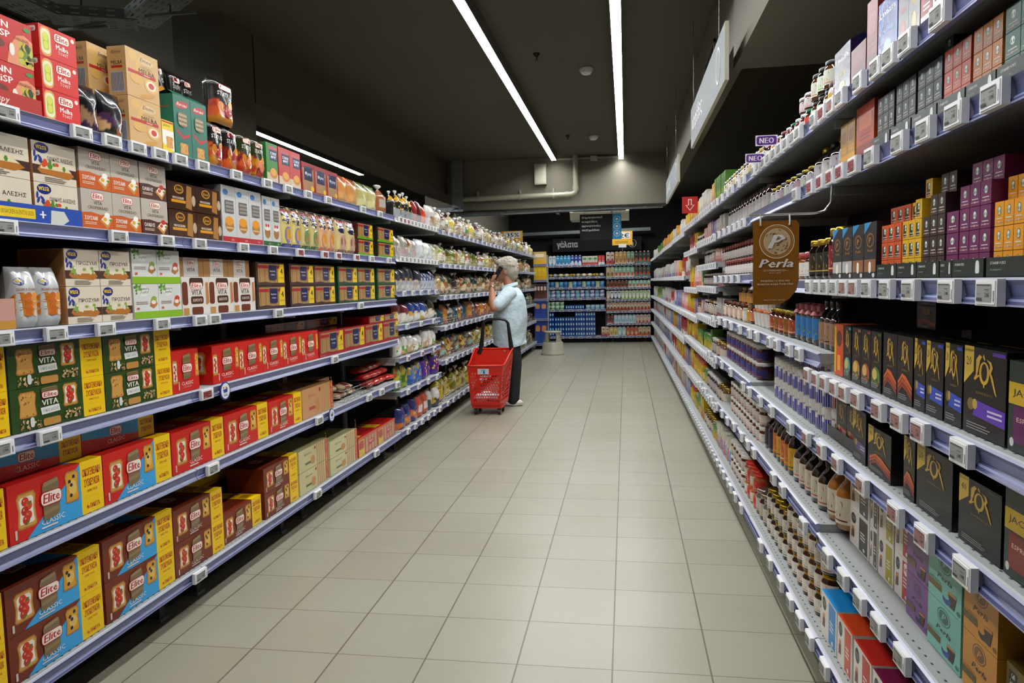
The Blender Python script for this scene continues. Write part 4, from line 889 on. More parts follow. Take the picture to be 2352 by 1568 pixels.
# ---- price tags
TAGM = {}
def tag_mesh(kind, w=.09, h=.044):
    k = (kind, w)
    if k in TAGM: return TAGM[k]
    a = MB(); a.box(0, w, -.013, 0, 0, h, '#e6e7e8', 'plastic'); a.box(.004, w-.004, -.0145, -.013, .003, h-.003, '#eceded', 'plastic')
    s = MB(); f = Face(s, lambda u, v, o: (w*(.1+.7*u), -.0148-o, h*(.16+.66*v)), w*.7, h*.66, 'matte', None, .0002)
    f.R(0, 0, 1, 1, {'grey': '#8f918b', 'red': '#7a2024', 'pink': '#9a6e68'}[kind]); c = '#3a3c3a' if kind != 'red' else '#b08080'
    f.R(.03, .9, .95, .96, c); f.T('2,98€', .74, .38, .3, .26, c, .02); f.T('12,40', .22, .42, .24, .12, c); f.R(.05, .06, .4, .22, c); f.R(.6, .66, .9, .7, c)
    g = Face(a, lambda u, v, o: (w*(.84+.12*u), -.0148-o, h*(.1+.8*v)), w*.1, h*.8, 'plastic'); g.R(.3, .1, .6, .6, '#70757a')
    q = MB(); q.box(w*.08, w*.92, 0, .0125, h*.2, h*.9, '#b8bcc8', 'plastic')
    TAGM[k] = (a.mesh('price_tag'), s.mesh('display'), q.mesh('clip')); return TAGM[k]
NTAG = [0]
def ptag(side, y, z, kind, label, group, w=.088, sb=0.):
    """y = left edge as seen from the aisle"""
    a, s, q = tag_mesh(kind, w); o = bpy.data.objects.new('price_tag', a); C.objects.link(o); c = bpy.data.objects.new('display', s); C.objects.link(c); c.parent = o
    e = bpy.data.objects.new('clip', q); C.objects.link(e); e.parent = o
    if side == 'L': o.location = (LX+.0125, y, z-.046); o.rotation_euler = (0, 0, math.pi/2)
    elif side == 'R': o.location = (rx(y)-.0125, y, z-.046); o.rotation_euler = (0, 0, RANG)
    else: o.location = (y, side-.0125, z-.046)
    tag(o, label, 'price tag', group); NTAG[0] += 1; return o
KW = {'grey': 'white price tag with grey display', 'red': 'white price tag with dark red display', 'pink': 'white price tag with pinkish display'}
def tags(side, z, pxs, place, kind='grey', w=.088, px=True, kinds=None):
    k = 0
    for i, p in enumerate(pxs):
        kd = (kinds or {}).get(i, kind)
        y = p if not px else (LY(p, z) if side == 'L' else RY(p, z))
        ptag(side, y, z, kd, uniq('%s, %s from left, %s' % (KW[kd], o_(i), place)), 'price tags on '+place, w)
tags('L', 1.885, [-46, 138, 212, 274, 328, 377, 431, 512, 586, 636, 684, 732, 815, 856], 'left row top rail')
tags('L', 1.556, [-50, 228, 344, 424, 529, 600, 665, 724, 756, 800, 836, 878], 'left row second rail', kinds={6: 'red', 7: 'red', 8: 'red', 9: 'red'})
tags('L', 1.236, [-60, 76, 196, 333, 425, 459, 613, 810], 'left row third rail')
tags('L', .923, [-60, 60, 440, 748], 'left row fourth rail', kinds={2: 'red'})
tags('L', .597, [455, 711, 830, 860, 898], 'left row fifth rail')
tags('L', .181, [424, 707, 848], 'left row bottom rail')
# round blue badges
def badge(y, z, label, x=LX+.02):
    mb = MB(); n = 24
    P = [[(r*math.cos(2*math.pi*j/n), yy, r*math.sin(2*math.pi*j/n)) for j in range(n)] for r, yy in ((.04, .003), (.041, 0), (.04, -.003))]
    mb.grid(P, '#22307a', 'plastic', False, False, True); f = Face(mb, lambda u, v, o: ((u-.5)*.08, -.003-o, (v-.5)*.08), .08, .08, 'plastic')
    f.E(.5, .5, .5, .5, '#22307a', 24); f.E(.5, .5, .43, .43, '#e8eaf0', 24); f.P([(.26, .6), (.74, .6), (.68, .4), (.32, .4)], '#1c4a9a'); f.specks(.3, .6, .7, .7, 7, ['#c83a2c', '#4a9a3c', '#e0a02c'], .004); f.R(.3, .22, .7, .26, '#3a4a8a'); f.R(.34, .3, .66, .34, '#8a94b8')
    mb.poly(P[0], '#d8dae0', 'plastic'); o = mb.build('round_badge', None, (x, y, z), math.pi/2); tag(o, label, 'badge', 'round promotional badges'); return o
badge(LY(497, .9)+.0, .892, 'round blue edged badge clipped to left row fourth rail')
badge(LY(747, .58), .572, 'round blue edged badge clipped to left row fifth rail')
# ---------------------------------------------------------------- left row beyond: bags
def B(pal, pat, seed, top='flat', art=''): return (pal, pat, seed, top, art)
WL = 'wafer bay %s'
def FB(z, a, b, n, h, d, args, desc, place, **kw): run('L', z, a, b, n, 'bag', h, d, args, desc, place, gap=.012, wob=.16, **kw)
bz = LEV_B; P7 = ['bottom shelf', 'sixth shelf', 'fifth shelf', 'fourth shelf', 'third shelf', 'second shelf', 'top shelf']
pl = lambda k: 'seven level bay %s' % P7[k]
blk = lambda s: B(['#1c1a16', '#1c1a16', '#d8a828', '#e8e0d0'], 'band', s, 'knot')
FB(bz[6], 5.60, 6.22, 5, .19, .09, [B(['#1a1815', '#1a1815', '#c8982c'], 'band', i, 'knot', 'rings') for i in range(3)], 'black bag with yellow flap and clear knot', pl(6), px=False)
FB(bz[6], 6.24, 6.50, 2, .2, .08, [B(['#7a1c1c', '#a03028'], 'band' if 0 else 'mix', 3), B(['#5a1218', '#7a2020'], 'mix', 4)], 'dark red biscuit bag', pl(6), px=False)
FB(bz[6], 6.51, 6.66, 1, .19, .08, B(['#c83a14', '#d85020'], 'mix', 5), 'orange red biscuit bag', pl(6), px=False)
FB(bz[6], 6.68, 6.86, 1, .23, .1, B(['#c4c2bc', '#8a5a34', '#a87a4c', '#d8d4cc'], 'win', 6), 'white pointed bag with brown biscuits', pl(6), px=False)
FB(bz[5], 5.60, 6.25, 6, .17, .08, [B(['#8a8478', '#6a4a34', '#c8c0b0', '#a8642c'], 'win', 1), B(['#a8a49c', '#c8b080', '#8a5a2c', '#d8d4c8'], 'mix', 2), B(['#9a9488', '#6a3018', '#b04a28'], 'win', 3)], 'clear bag of wrapped sweets', pl(5), px=False)
FB(bz[5], 6.27, 6.86, 3, .17, .09, [B(['#c8ccd0', '#e0e2e2', '#a8b0b8'], 'mix', 4), B(['#d8dcdc', '#b8b89c', '#e4e4dc'], 'mix', 5)], 'white glossy bread bag', pl(5), px=False)
FB(bz[4], 5.60, 6.35, 5, .2, .06, B(['#2a2a38', '#b08850', '#c8c4bc', '#5a5650'], 'food', 7), 'leaning navy and tan breadstick bag', pl(4), px=False)
FB(bz[4], 6.37, 6.86, 5, .17, .06, B(['#26305a', '#8088a8', '#b8bcc8', '#3a4678'], 'mix', 8), 'blue and silver breadstick bag', pl(4), px=False)
FB(bz[3], 5.60, 6.0, 2, .19, .09, [B(['#5a1018', '#d0ccc0', '#c8a850'], 'food', 1), B(['#6a1420', '#d8d4c8'], 'food', 2)], 'crimson and white crispbread bag', pl(3), px=False)
FB(bz[3], 6.0, 6.5, 3, .19, .09, [B(['#1c3c8a', '#d4d2c8', '#c8a03c', '#e4e2d8'], 'food', i) for i in range(3)], 'blue topped white rice cake bag', pl(3), px=False)
FB(bz[3], 6.5, 6.86, 2, .18, .09, [B(['#3a3a24', '#d4d0c4', '#c89a3c', '#e0dcd0'], 'food', i) for i in range(2)], 'olive topped white rice cake bag', pl(3), px=False)
FB(bz[2], 5.60, 6.86, 8, .16, .09, [B(['#d2cfc8', '#e0ddd6', '#c8a060', '#3c8a34'], 'win', 1), B(['#d6d3cc', '#4a9a2c', '#c8a060', '#e0e0d8'], 'win', 2), B(['#c8c6c0', '#d8d4cc', '#b89868'], 'win', 3)], 'white rice cake bag with round picture', pl(2), px=False)
FB(bz[2], 5.62, 6.0, 3, .12, .08, B(['#7a1c2c', '#5a1424'], 'mix', 4), 'wine red bag above white ones', pl(2), px=False, dz=.07, sb=.12)
FB(bz[1], 5.60, 5.95, 2, .18, .09, [B(['#3c8030', '#6aa048', '#c8c030', '#c05a2c'], 'mix', 1), B(['#4a7a28', '#88a038', '#d0b030'], 'mix', 2)], 'green snack bag', pl(1), px=False)
FB(bz[1], 5.96, 6.28, 3, .17, .08, [B(['#2c5ab0', '#4a78c0', '#c8a858'], 'mix', i) for i in range(3)], 'bright blue ring biscuit bag', pl(1), px=False)
FB(bz[1], 6.29, 6.86, 3, .19, .09, [B(['#43208a', '#5a30a0', '#3a1c78'], 'solid', i, 'flat', 'rings') for i in range(3)], 'purple ring biscuit bag', pl(1), px=False)
FB(bz[0], 5.60, 6.12, 3, .19, .09, [B(['#1c2866', '#c86a28', '#26347a', '#d89a48'], 'food', i) for i in range(3)], 'navy bag with orange biscuits', pl(0), px=False)
FB(bz[0], 6.14, 6.5, 2, .2, .09, [B(['#b84a30', '#d0ccc4', '#a83a24'], 'label', i) for i in range(2)], 'terracotta biscuit bag', pl(0), px=False)
FB(bz[0], 6.52, 6.86, 2, .2, .09, [B(['#d4d2cc', '#2c3a50', '#c8a030'], 'food', i) for i in range(2)], 'white and navy pretzel bag', pl(0), px=False)
# clear acrylic fronts on that bay
for z, l, a in ((1.885, 'top', .07), (1.575, 'second', .08), (1.30, 'third', .08)):
    mb = MB(); mb.box(0, 1.25, 0, .003, 0, a, '#dfe6ea', 'clear'); o = mb.build('acrylic_divider', None, (LX-.012, 5.6, z+.001), math.pi/2); tag(o, 'clear acrylic front strip on seven level bay %s shelf' % l, 'divider')
pals = {'top': [B(['#b8a888', '#8a6a48', '#d8d4c8', '#6a4a30'], 'mix', 1, 'knot'), B(['#c8c4b8', '#3c9a34', '#a88a60', '#e0dcd0'], 'mix', 2, 'knot'), B(['#a08868', '#c8b898', '#d8d0bc', '#e0e0dc'], 'mix', 3, 'knot'), B(['#c8b88c', '#d8c048', '#b09468', '#e4e0d4'], 'mix', 4, 'knot'), B(['#6a3038', '#a8a090', '#d8d4cc'], 'mix', 5, 'knot')],
 'two': [B(['#c8c07c', '#dcd8b8', '#b0a440', '#e8e4d8'], 'mix', 1), B(['#5a641c', '#8a8c2c', '#c8c48c', '#d8d4bc'], 'food', 2), B(['#d0c8a0', '#e0dcc4', '#8a9a3c'], 'mix', 3), B(['#c8984c', '#b0743c', '#e0d4b8', '#8a5a2c'], 'mix', 4, 'knot'), B(['#c4bcae', '#8a5230', '#e4e0d8', '#a87048'], 'mix', 5, 'knot')],
 'three': [B(['#a88c58', '#c8b07c', '#7a6038'], 'mix', 1, 'knot'), B(['#1c3824', '#c8b890', '#2c5034', '#a07848'], 'food', 2), B(['#c8541c', '#d8c49c', '#2a4a2a'], 'mix', 3), B(['#3a2c28', '#8a7868', '#b8b0a4'], 'mix', 4, 'knot'), B(['#b8a070', '#d0c8b4', '#8a6a3c'], 'mix', 5)],
 'four': [B(['#48443c', '#b4b0a8', '#3a5a68', '#d8d4cc'], 'mix', 1, 'knot'), B(['#b85418', '#c8703c', '#7a3010', '#d8d0c4'], 'mix', 2), B(['#144a54', '#1c5a68', '#c8c8c0'], 'label', 3), B(['#5aa02c', '#c8b84c', '#3c7a20'], 'food', 4), B(['#c8781c', '#c84018', '#d8a02c'], 'food', 5), B(['#a82018', '#c8481c', '#d8a83c'], 'food', 6)],
 'five': [B(['#4a2418', '#8a5a34', '#c8b8a0', '#2c3a7a'], 'mix', 1), B(['#8a8430', '#b0a868', '#c8c4a0'], 'mix', 2), B(['#2c7a6c', '#b89c70', '#8ac0b4', '#6a4a2c'], 'mix', 3), B(['#5a3a34', '#a87c58', '#d0c0a4'], 'mix', 4), B(['#c89a1c', '#7a3a1c', '#d8b85c'], 'mix', 5), B(['#7a2c44', '#b08880', '#c8a878'], 'mix', 6)],
 'six': [B(['#c8a414', '#8a7010', '#d8c868'], 'mix', 1, 'knot'), B(['#4a4428', '#a89c80', '#2c6a4c', '#c8c4b8'], 'mix', 2, 'knot'), B(['#b8ac3c', '#787020', '#c8c090'], 'mix', 3, 'knot'), B(['#3c2a1c', '#a8843c', '#7a5a34'], 'mix', 4)]}
DS = {'top': 'clear knotted bag of rusks', 'two': 'yellow and white rusk bag', 'three': 'mixed colour snack bag', 'four': 'bright snack bag', 'five': 'patterned cookie bag', 'six': 'golden bag of nuts'}
zs = dict(zip(['six', 'five', 'four', 'three', 'two', 'top'], LEV_C)); wd = {'six': 'bottom', 'five': 'fifth', 'four': 'fourth', 'three': 'third', 'two': 'second', 'top': 'top'}
for j in range(4):
    y0, y1 = yc[j], yc[j+1]; n = [9, 8, 7, 5][j]
    for k, z in zs.items():
        nn = n+(1 if k in ('top', 'four') else 0); pa = pals[k]
        args = [pa[(i*(3 if j % 2 else 2)+j) % len(pa)] for i in range(nn)]
        hh = {'top': .2, 'two': .2, 'three': .22, 'four': .2, 'five': .2, 'six': .22}[k]
        FB(z, y0+.03, y1-.03, nn, hh, .12, args, DS[k], 'basket bay %s, %s shelf' % (['one', 'two', 'three', 'four'][j], wd[k]), px=False, jit=.02, sb=.02)
        mb = wire_basket(y1-y0-.02, .075, .2); o = mb.build('wire_basket', None, (LX-.014, y0+.01, z+.001), math.pi/2); tag(o, 'wire basket front of basket bay %s, %s shelf' % (['one', 'two', 'three', 'four'][j], wd[k]), 'basket', 'wire basket fronts on the left row')
# tags on these bays
ft = lambda y0, y1, n: [y0+(y1-y0)*(i+.3)/n for i in range(n)]
for k in range(7):
    n = [6, 4, 3, 3, 5, 11, 12][k]; z = bz[k]
    tags('L', z, ft(5.6, 6.85, n), 'seven level bay %s rail' % P7[k].replace(' shelf', ''), px=False, w=.07, kinds={0: 'red', 1: 'red', 2: 'red'} if k in (6, 2) else None)
for j in range(2):
    for k, z in zs.items():
        n = [8, 7][j]; tags('L', z, ft(yc[j]+.05, yc[j+1], n), 'basket bay %s, %s rail' % (['one', 'two'][j], wd[k]), px=False, w=.07)
STUFF_TAGS = []
for j in (2, 3):
    for k, z in zs.items():
        for y in ft(yc[j]+.05, yc[j+1], 7): STUFF_TAGS.append(('L', y, z))
# ---------------------------------------------------------------- right row
RS = {1: 'right row bottom shelf', 2: 'right row sixth shelf', 3: 'right row fifth shelf', 4: 'right row fourth shelf', 5: 'right row third shelf', 6: 'right row second shelf', 7: 'right row top shelf'}
RZ0 = dict(zip(range(1, 8), RLEV[1])); RZ1 = dict(zip(range(1, 8), RLEV[2])); RZ2 = dict(zip(range(1, 8), RLEV[3]))
def R(k, a, b, n, dn, h, d, arg, desc, zt=RZ0, pl_='', **kw): run('R', zt[k], a, b, n, dn, h, d, arg, desc, (pl_ or RS[k]), **kw)
# --- near bay, bottom
G = lambda c, t='#d8d4cc': (c, t)
R(1, 1886, 1921, 1, 'gusto', .145, .15, G('#1c84c8', '#1c90d8'), 'white and sky blue capsule carton')
R(1, 1923, 1956, 1, 'gusto', .145, .15, G('#c84a1c', '#d8461a'), 'white and orange capsule carton')
R(1, 1960, 2000, 1, 'gusto', .145, .15, G('#b82418', '#c8281a'), 'white and scarlet capsule carton')
R(1, 2003, 2052, 1, 'gusto', .145, .15, G('#7a1440', '#7a1440'), 'white and plum capsule carton')
R(1, 2056, 2120, 1, 'gusto', .145, .15, G('#5a3a20', '#4a2c18'), 'white and brown capsule carton')
R(1, 1860, 1905, 1, 'gusto', .145, .15, G('#2a78a8', '#2c88c0'), 'white and blue capsule carton behind front ones', sb=.19, dz=.0)
R(1, 1925, 1990, 2, 'gusto', .145, .15, [G('#a02018', '#b8a898')], 'white and dark red capsule carton at back', sb=.17, dz=.0)
# .53 shelf
R(2, 1912, 1953, 1, 'gusto', .108, .14, G('#3a3834'), 'white and charcoal capsule carton', rows=2, sb=.05)
R(2, 1954, 1970, 1, 'gusto', .108, .14, G('#4a4848'), 'white and grey capsule carton', rows=2, sb=.05)
R(2, 1972, 2004, 1, 'gusto', .108, .14, G('#a8a014'), 'white and lime capsule carton', rows=2, sb=.05)
R(2, 2006, 2040, 1, 'gusto', .108, .14, G('#b3201f'), 'white and red wafer capsule carton', rows=2, sb=.05)
R(2, 2045, 2093, 1, 'perla', .106, .14, 'purple', 'purple capsule carton with medallion', rows=2, sb=.035)
R(2, 2096, 2168, 1, 'perla', .112, .14, 'mint', 'mint green capsule carton with medallion', rows=2, sb=.03)
R(2, 2172, 2246, 1, 'perla', .112, .14, 'orange', 'amber capsule carton with medallion', rows=2, sb=.03)
R(2, 2252, 2300, 1, 'caffe', .12, .2, None, 'olive gold coffee carton, left of two', sb=.04)
R(2, 2304, 2360, 1, 'caffe', .12, .2, None, 'olive gold coffee carton, right of two', sb=.03)
R(2, 2262, 2352, 1, 'plainbox', .1, .12, ('#7a4c18', '#5a3810', '#6a4414'), 'dim brown carton at the back', sb=.26)
# .835 shelf
LR = lambda c, n='', lo='band': (c, n, lo)
R(3, 1905, 1952, 2, 'lor', .125, .1, LR('#a8403c', '', 'band'), 'slim black coffee carton with coral foot', sb=.02)
R(3, 1892, 1956, 1, 'display_tray', .035, .12, ('x', '#2a2a20'), 'dark display tray of slim coffee cartons', sb=.012, gap=0)
R(3, 1958, 1988, 1, 'lor', .14, .13, LR('#4c3470', '20'), 'black coffee carton with violet band')
R(3, 1993, 2046, 1, 'lor', .118, .13, LR('#8a3a1c', '40', 'wave'), 'short wide black coffee carton with orange waves')
R(3, 2074, 2100, 1, 'lor', .14, .13, LR('#8a3a1c', '20', 'wave'), 'black coffee carton with waves behind ristretto one')
R(3, 2104, 2186, 1, 'lor', .14, .15, LR('#2c2a28', '20', 'fruitx'), 'black ristretto coffee carton numbered 20')
R(3, 2200, 2298, 1, 'lor', .126, .2, LR('#2c2a28', '40', 'fruitx'), 'large black ristretto carton numbered 40')
R(3, 2304, 2400, 1, 'jacobs', .15, .15, '#7a2418', 'dark green and red espresso carton')
# 1.045 shelf
R(4, 1916, 1936, 1, 'colorbox', .152, .1, ('#c8501c', '#d8401c'), 'vivid orange coffee carton')
R(4, 1937, 1954, 1, 'lor', .152, .1, LR('#3aa0a0', '', 'fruit'), 'black coffee carton with teal picture')
R(4, 1956, 2023, 3, 'lor', .152, .1, [LR('#a87a2c', '', 'fruit'), LR('#a8482c', '', 'fruit'), LR('#4c7a2c', '', 'fruit')], 'black coffee carton with fruit picture')
R(4, 2027, 2095, 2, 'lor', .155, .1, LR('#8a3a1c', '', 'wave'), 'tall unnumbered black coffee carton with waves')
R(4, 2098, 2124, 1, 'lor', .155, .1, LR('#2a4ab0', '20'), 'black coffee carton with blue band, leftmost')
R(4, 2125, 2165, 1, 'lor', .155, .1, LR('#2a4ab0', '20'), 'black coffee carton with blue band, middle')
R(4, 2168, 2208, 1, 'lor', .158, .1, LR('#2a4ab0', '20'), 'black coffee carton with blue band, rightmost')
R(4, 2211, 2308, 1, 'lor', .16, .1, LR('#5a34a8', '20'), 'big black coffee carton with purple band')
R(4, 2313, 2420, 1, 'jacobs', .15, .1, '#5a1450', 'dark green and magenta coffee carton')
R(4, 1975, 2010, 1, 'lor', .06, .12, LR('#8a3a1c', '', 'wave'), 'black coffee carton lying at back', rows=2, sb=.14, dz=.153)
# 1.33 shelf
R(5, 1912, 2012, 4, 'perla_tall', .145, .09, [0, 0, 1, 1], 'tall black coffee carton with copper emblem')
def startray(k, a, b, n, cols, style, desc, place, counts, h=.0415, zt=RZ0, tray='star', extra=None):
    z = zt[k]; yA, yB = RY(a, z), RY(b, z); W = (yA-yB)/n
    put('R', yA, z, yA-yB-.001, .034, .2, 'display_tray', ('star', '#14231f'), uniq('dark green tray of %s, %s' % (desc.split(',')[0]+'s', place)), 'dark green display trays of coffee capsules', -.008)
    for i in range(n):
        for r in range(counts[i]):
            sb = .0025+(.02 if r >= counts[i]-1 and counts[i] > 3 else 0)
            lab = '%s, %s row, %s from left, %s' % (desc, ['bottom', 'second', 'third', 'fourth', 'fifth'][r], o_(i), place)
            put('R', yA-.002-i*(W-.0012), z+.003+r*(h+.0005), W-.0025, h, .11, 'star', (cols, style), uniq(lab), desc+'s, '+place, sb)
startray(5, 2021, 2067, 3, '#c8501a', 'b', 'orange capsule box', 'third shelf', [4, 4, 4])
startray(5, 2068, 2113, 3, '#d8a818', 'b', 'yellow capsule box', 'third shelf', [4, 4, 5])
startray(5, 2114, 2166, 3, '#33221e', 'a', 'dark brown capsule box', 'third shelf', [4, 5, 5])
startray(5, 2168, 2196, 1, '#6a1a52', 'a', 'purple capsule box beside tray', 'third shelf', [3])
startray(5, 2197, 2270, 3, '#6a1a52', 'a', 'purple capsule box', 'third shelf', [5, 5, 5])
startray(5, 2276, 2400, 5, '#d9920e', 'a', 'amber capsule box', 'third shelf', [4, 4, 4, 4, 4])
# 1.645 shelf
startray(6, 2012, 2051, 3, '#1f2825', 'a', 'black capsule box, far tray', 'second shelf', [3, 3, 3])
startray(6, 2054, 2100, 3, '#222b2a', 'a', 'black capsule box, middle tray', 'second shelf', [3, 3, 3])
startray(6, 2103, 2160, 3, '#272f38', 'a', 'slate capsule box', 'second shelf', [3, 3, 4], tray='star')
startray(6, 2163, 2226, 3, '#b0462a', 'a', 'terracotta capsule box', 'second shelf', [3, 3, 3])
startray(6, 2229, 2298, 3, '#a8682a', 'a', 'tan capsule box', 'second shelf', [3, 3, 3])
startray(6, 2301, 2420, 3, '#2f5a4c', 'a', 'sea green capsule box', 'second shelf', [4, 4, 4])
R(6, 1930, 1963, 2, 'plainbox', .125, .06, ('#a87a14', '#c8921c', '#8a5a10'), 'tall mustard tea carton')
R(6, 1966, 2007, 1, 'plainbox', .14, .07, ('#a83a14', '#7a2008', '#c8642c'), 'tall rust orange tea carton')
# top
R(7, 1990, 2014, 1, 'plainbox', .19, .08, ('#7a2422', '#5a1a18', '#8a3a38'), 'tall dark red coffee carton')
R(7, 2016, 2060, 1, 'coffeebag', .17, .07, ('#1c4a9a', '#7ab0e0'), 'blue coffee brick bag')
R(7, 2062, 2112, 2, 'coffeebag', .19, .07, [('#6e7072', '#a8322c'), ('#747678', '#c8a020')], 'grey coffee brick bag')
R(7, 2114, 2200, 3, 'plainbox', .12, .07, [('#8a2424', '#d0ccc8', '#e0dcd8'), ('#d0d0cc', '#1c1c1e', '#2c2c30'), ('#787a7c', '#a8322c', '#8a8c8e')], 'small coffee carton by bright tags')
R(7, 2205, 2400, 4, 'plainbox', .16, .07, [('#787a7c', '#a8322c', '#8a8c8e'), ('#3a3c40', '#c8a020', '#8a8c8e')], 'coffee carton nearest the top corner')
R(7, 1916, 1952, 1, 'coffeebag', .165, .07, ('#131a40', '#c8c02c'), 'navy coffee bag with yellow stripe')
R(7, 1954, 1988, 1, 'plainbox', .11, .09, ('#5c1218', '#4a0e14', '#6a1a20'), 'small maroon carton beside navy bag')
# --- second bay (cans, syrups, jams)
P2 = 'can bay'
H1 = JAR
def J(k, a, b, n, w_h, arg, desc, place, zt=RZ1, rows=1, dn='jar', **kw):
    span = abs(RY(a, zt[k])-RY(b, zt[k])); sh = arg[0][5] if isinstance(arg, list) and isinstance(arg[0], tuple) else (arg[5] if isinstance(arg, tuple) else 'jar')
    n = max(n, round(span/(.09 if w_h < .15 else .082)))
    run('R', zt[k], a, b, n, dn, w_h, .06, arg, desc, place, rows=rows, name={'bottle': 'sauce_bottle', 'can': 'food_can'}.get(sh, 'glass_jar' if dn != 'tub' else 'tub'), cat={'bottle': 'bottle', 'can': 'can'}.get(sh), **kw)
HONEY = [H1('#3a1c08', '#b08a1c', '#d4cfc4', '#b86a1c', 'jar', 'metal'), H1('#241408', '#a8841c', '#d8d4ca', '#c87a2c', 'jar', 'metal')]
J(1, 1796, 1884, 4, .088, HONEY, 'honey jar with white label', 'can bay bottom shelf', rows=3, sb=.012)
J(1, 1752, 1795, 3, .1, [H1('#16120c', '#b09020', '#d0ccc0', '#3a5a2a', 'jar', 'metal'), H1('#1c140c', '#a88818', '#c8c4b8', '#c8862c', 'jar', 'metal')], 'dark honey jar with gold lid', 'can bay bottom shelf', rows=2, sb=.012)
J(1, 1727, 1751, 3, .12, [H1('#5a5a58', '#a8a098', '#b8b4ac', '#a84a2c', 'jar', 'metal'), H1('#2c2420', '#a89c80', '#b0a898', '#c8a030', 'jar', 'metal')], 'tall clear nut jar', 'can bay bottom shelf', rows=1, sb=.012)
J(2, 1764, 1806, 4, .2, [H1('#2a1408', '#a8841c', '#c86a1c', '#d8a83c', 'bottle', 'metal'), H1('#1a1008', '#b8982c', '#d09c1c', '#3a5a2a', 'bottle', 'metal'), H1('#1c1008', '#b0902c', '#c8641c', '#e0d8c8', 'bottle', 'metal')], 'syrup bottle with orange label', 'can bay sixth shelf', sb=.015)
J(2, 1808, 1876, 3, .17, H1('#16100a', '#16100c', '#cdc6b0', '#b8503c', 'bottle', 'plastic'), 'dark syrup bottle with cream label', 'can bay sixth shelf', sb=.015)
J(2, 1878, 1914, 2, .19, H1('#a8681c', '#8a5a1c', '#d8cfb4', '#6a1c14', 'bottle', 'plastic'), 'amber syrup bottle with bee label', 'can bay sixth shelf', sb=.02)
J(2, 1746, 1762, 2, .17, H1('#160c0c', '#160c0c', '#2a2438', '#1c1424', 'bottle'), 'slim dark sauce bottle', 'can bay sixth shelf', sb=.015)
CAN = [('#d4d3cc', '#d0cfc8', 'plastic', '#d0cec6', '#1c2a8a', 'can')]
J(3, 1764, 1882, 6, .086, CAN, 'white and royal blue milk can', 'can bay fifth shelf', rows=2, sb=.02)
J(3, 1770, 1882, 5, .05, CAN, 'small white and blue milk can on top', 'can bay fifth shelf', rows=1, sb=.05, dz=.1745)
J(3, 1884, 1908, 1, .1, ('#d4d3cc', '#d0cfc8', 'plastic', '#d0cec6', '#8a1418', 'can'), 'white and red milk can', 'can bay fifth shelf', rows=2, sb=.02)
J(4, 1712, 1752, 2, .082, ['#c8381c', '#d08a14'], 'white tub with coloured lid', 'can bay fourth shelf', rows=3, dn='tub', sb=.03)
J(4, 1753, 1805, 4, .105, [H1('#3c1408', '#8a7a2c', '#a8451c', '#d0ccc0', 'jar', 'metal'), H1('#4a2408', '#a8902c', '#8a5a1c', '#b87a3c', 'jar', 'metal')], 'brown spread jar', 'can bay fourth shelf', sb=.02)
J(4, 1806, 1856, 3, .14, None, 'jam jar with red checked cloth cap', 'can bay fourth shelf', dn='cloth', sb=.025)
J(4, 1858, 1894, 3, .16, [H1('#140c0a', '#18100e', '#a88468', '#8a6a50', 'bottle'), H1('#180e0a', '#18100e', '#b08c70', '#3a2c24', 'bottle')], 'dark bottle with kraft label', 'can bay fourth shelf', sb=.025)
J(5, 1838, 1884, 3, .135, H1('#120a06', '#b09030', '#1c1a12', '#a8902c', 'jar', 'metal'), 'black labelled jar with gold lid', 'can bay third shelf', sb=.02)
J(5, 1886, 1911, 1, .16, H1('#2a0a08', '#b0902c', '#7a1424', '#c8a86a', 'jar', 'metal'), 'jar with crimson lemon label', 'can bay third shelf', sb=.015)
J(5, 1700, 1836, 9, .1, [H1('#4a1408', '#8a2c24', '#c8c4bc', '#a89c94', 'squat'), H1('#7a3a10', '#8a2c24', '#c8c4bc', '#a89c94', 'squat')], 'red capped jam jar behind hanging sign', 'can bay third shelf', sb=.03)
J(6, 1852, 1926, 4, .125, [H1('#1c0e10', '#b09a3c', '#c8c4c8', '#5a3a7a', 'bottle', 'metal'), H1('#180c0c', '#141012', '#d0d0cc', '#a8322c', 'bottle')], 'dark syrup bottle with white label', 'can bay second shelf', sb=.015)
J(6, 1758, 1850, 8, .082, [H1('#280e0e', '#b8a03c', '#c8ccc4', '#5a8a3c', 'jar', 'metal'), H1('#2c0e12', '#a8943c', '#c4c4cc', '#6a4a8a', 'jar', 'metal'), H1('#1c0c0c', '#8a8a84', '#b8a0a8', '#a8483c', 'jar', 'metal')], 'small fruit spread jar with pale label', 'can bay second shelf', sb=.015)
J(7, 1886, 1914, 3, .1, [H1('#d8d0c8', '#3a1412', '#d0b030', '#c87a2c', 'jar'), H1('#4a1810', '#5a1418', '#b8a0a0', '#6a2a2c', 'jar'), H1('#c8c4bc', '#b8b4b0', '#c8b8b4', '#8a6a68', 'can')], 'small jar between bag and bright tags', 'can bay top shelf', sb=.015)
J(7, 1846, 1888, 3, .09, [H1('#5a3008', '#121212', '#d0d4c4', '#c87a1c', 'jar'), H1('#1c0c08', '#121212', '#d8dcd0', '#7aa81c', 'jar')], 'black capped fruit jar with green label', 'can bay top shelf', rows=2, sb=.015)
J(7, 1790, 1844, 5, .085, [H1('#5a1410', '#c8ccd0', '#d0c8c4', '#c83a2c', 'jar', 'metal'), H1('#4a1410', '#1c5a3c', '#c8402c', '#e08a6c', 'jar', 'metal'), H1('#6a1814', '#c8ccd0', '#c8d0c8', '#5aa03c', 'jar', 'metal')], 'small jam jar with silver lid', 'can bay top shelf', sb=.015)
J(7, 1818, 1840, 2, .06, H1('#5a1410', '#c8ccd0', '#d0c8c4', '#a85a5c', 'squat', 'metal'), 'squat jam jar stacked on top', 'can bay top shelf', sb=.02, dz=.088)
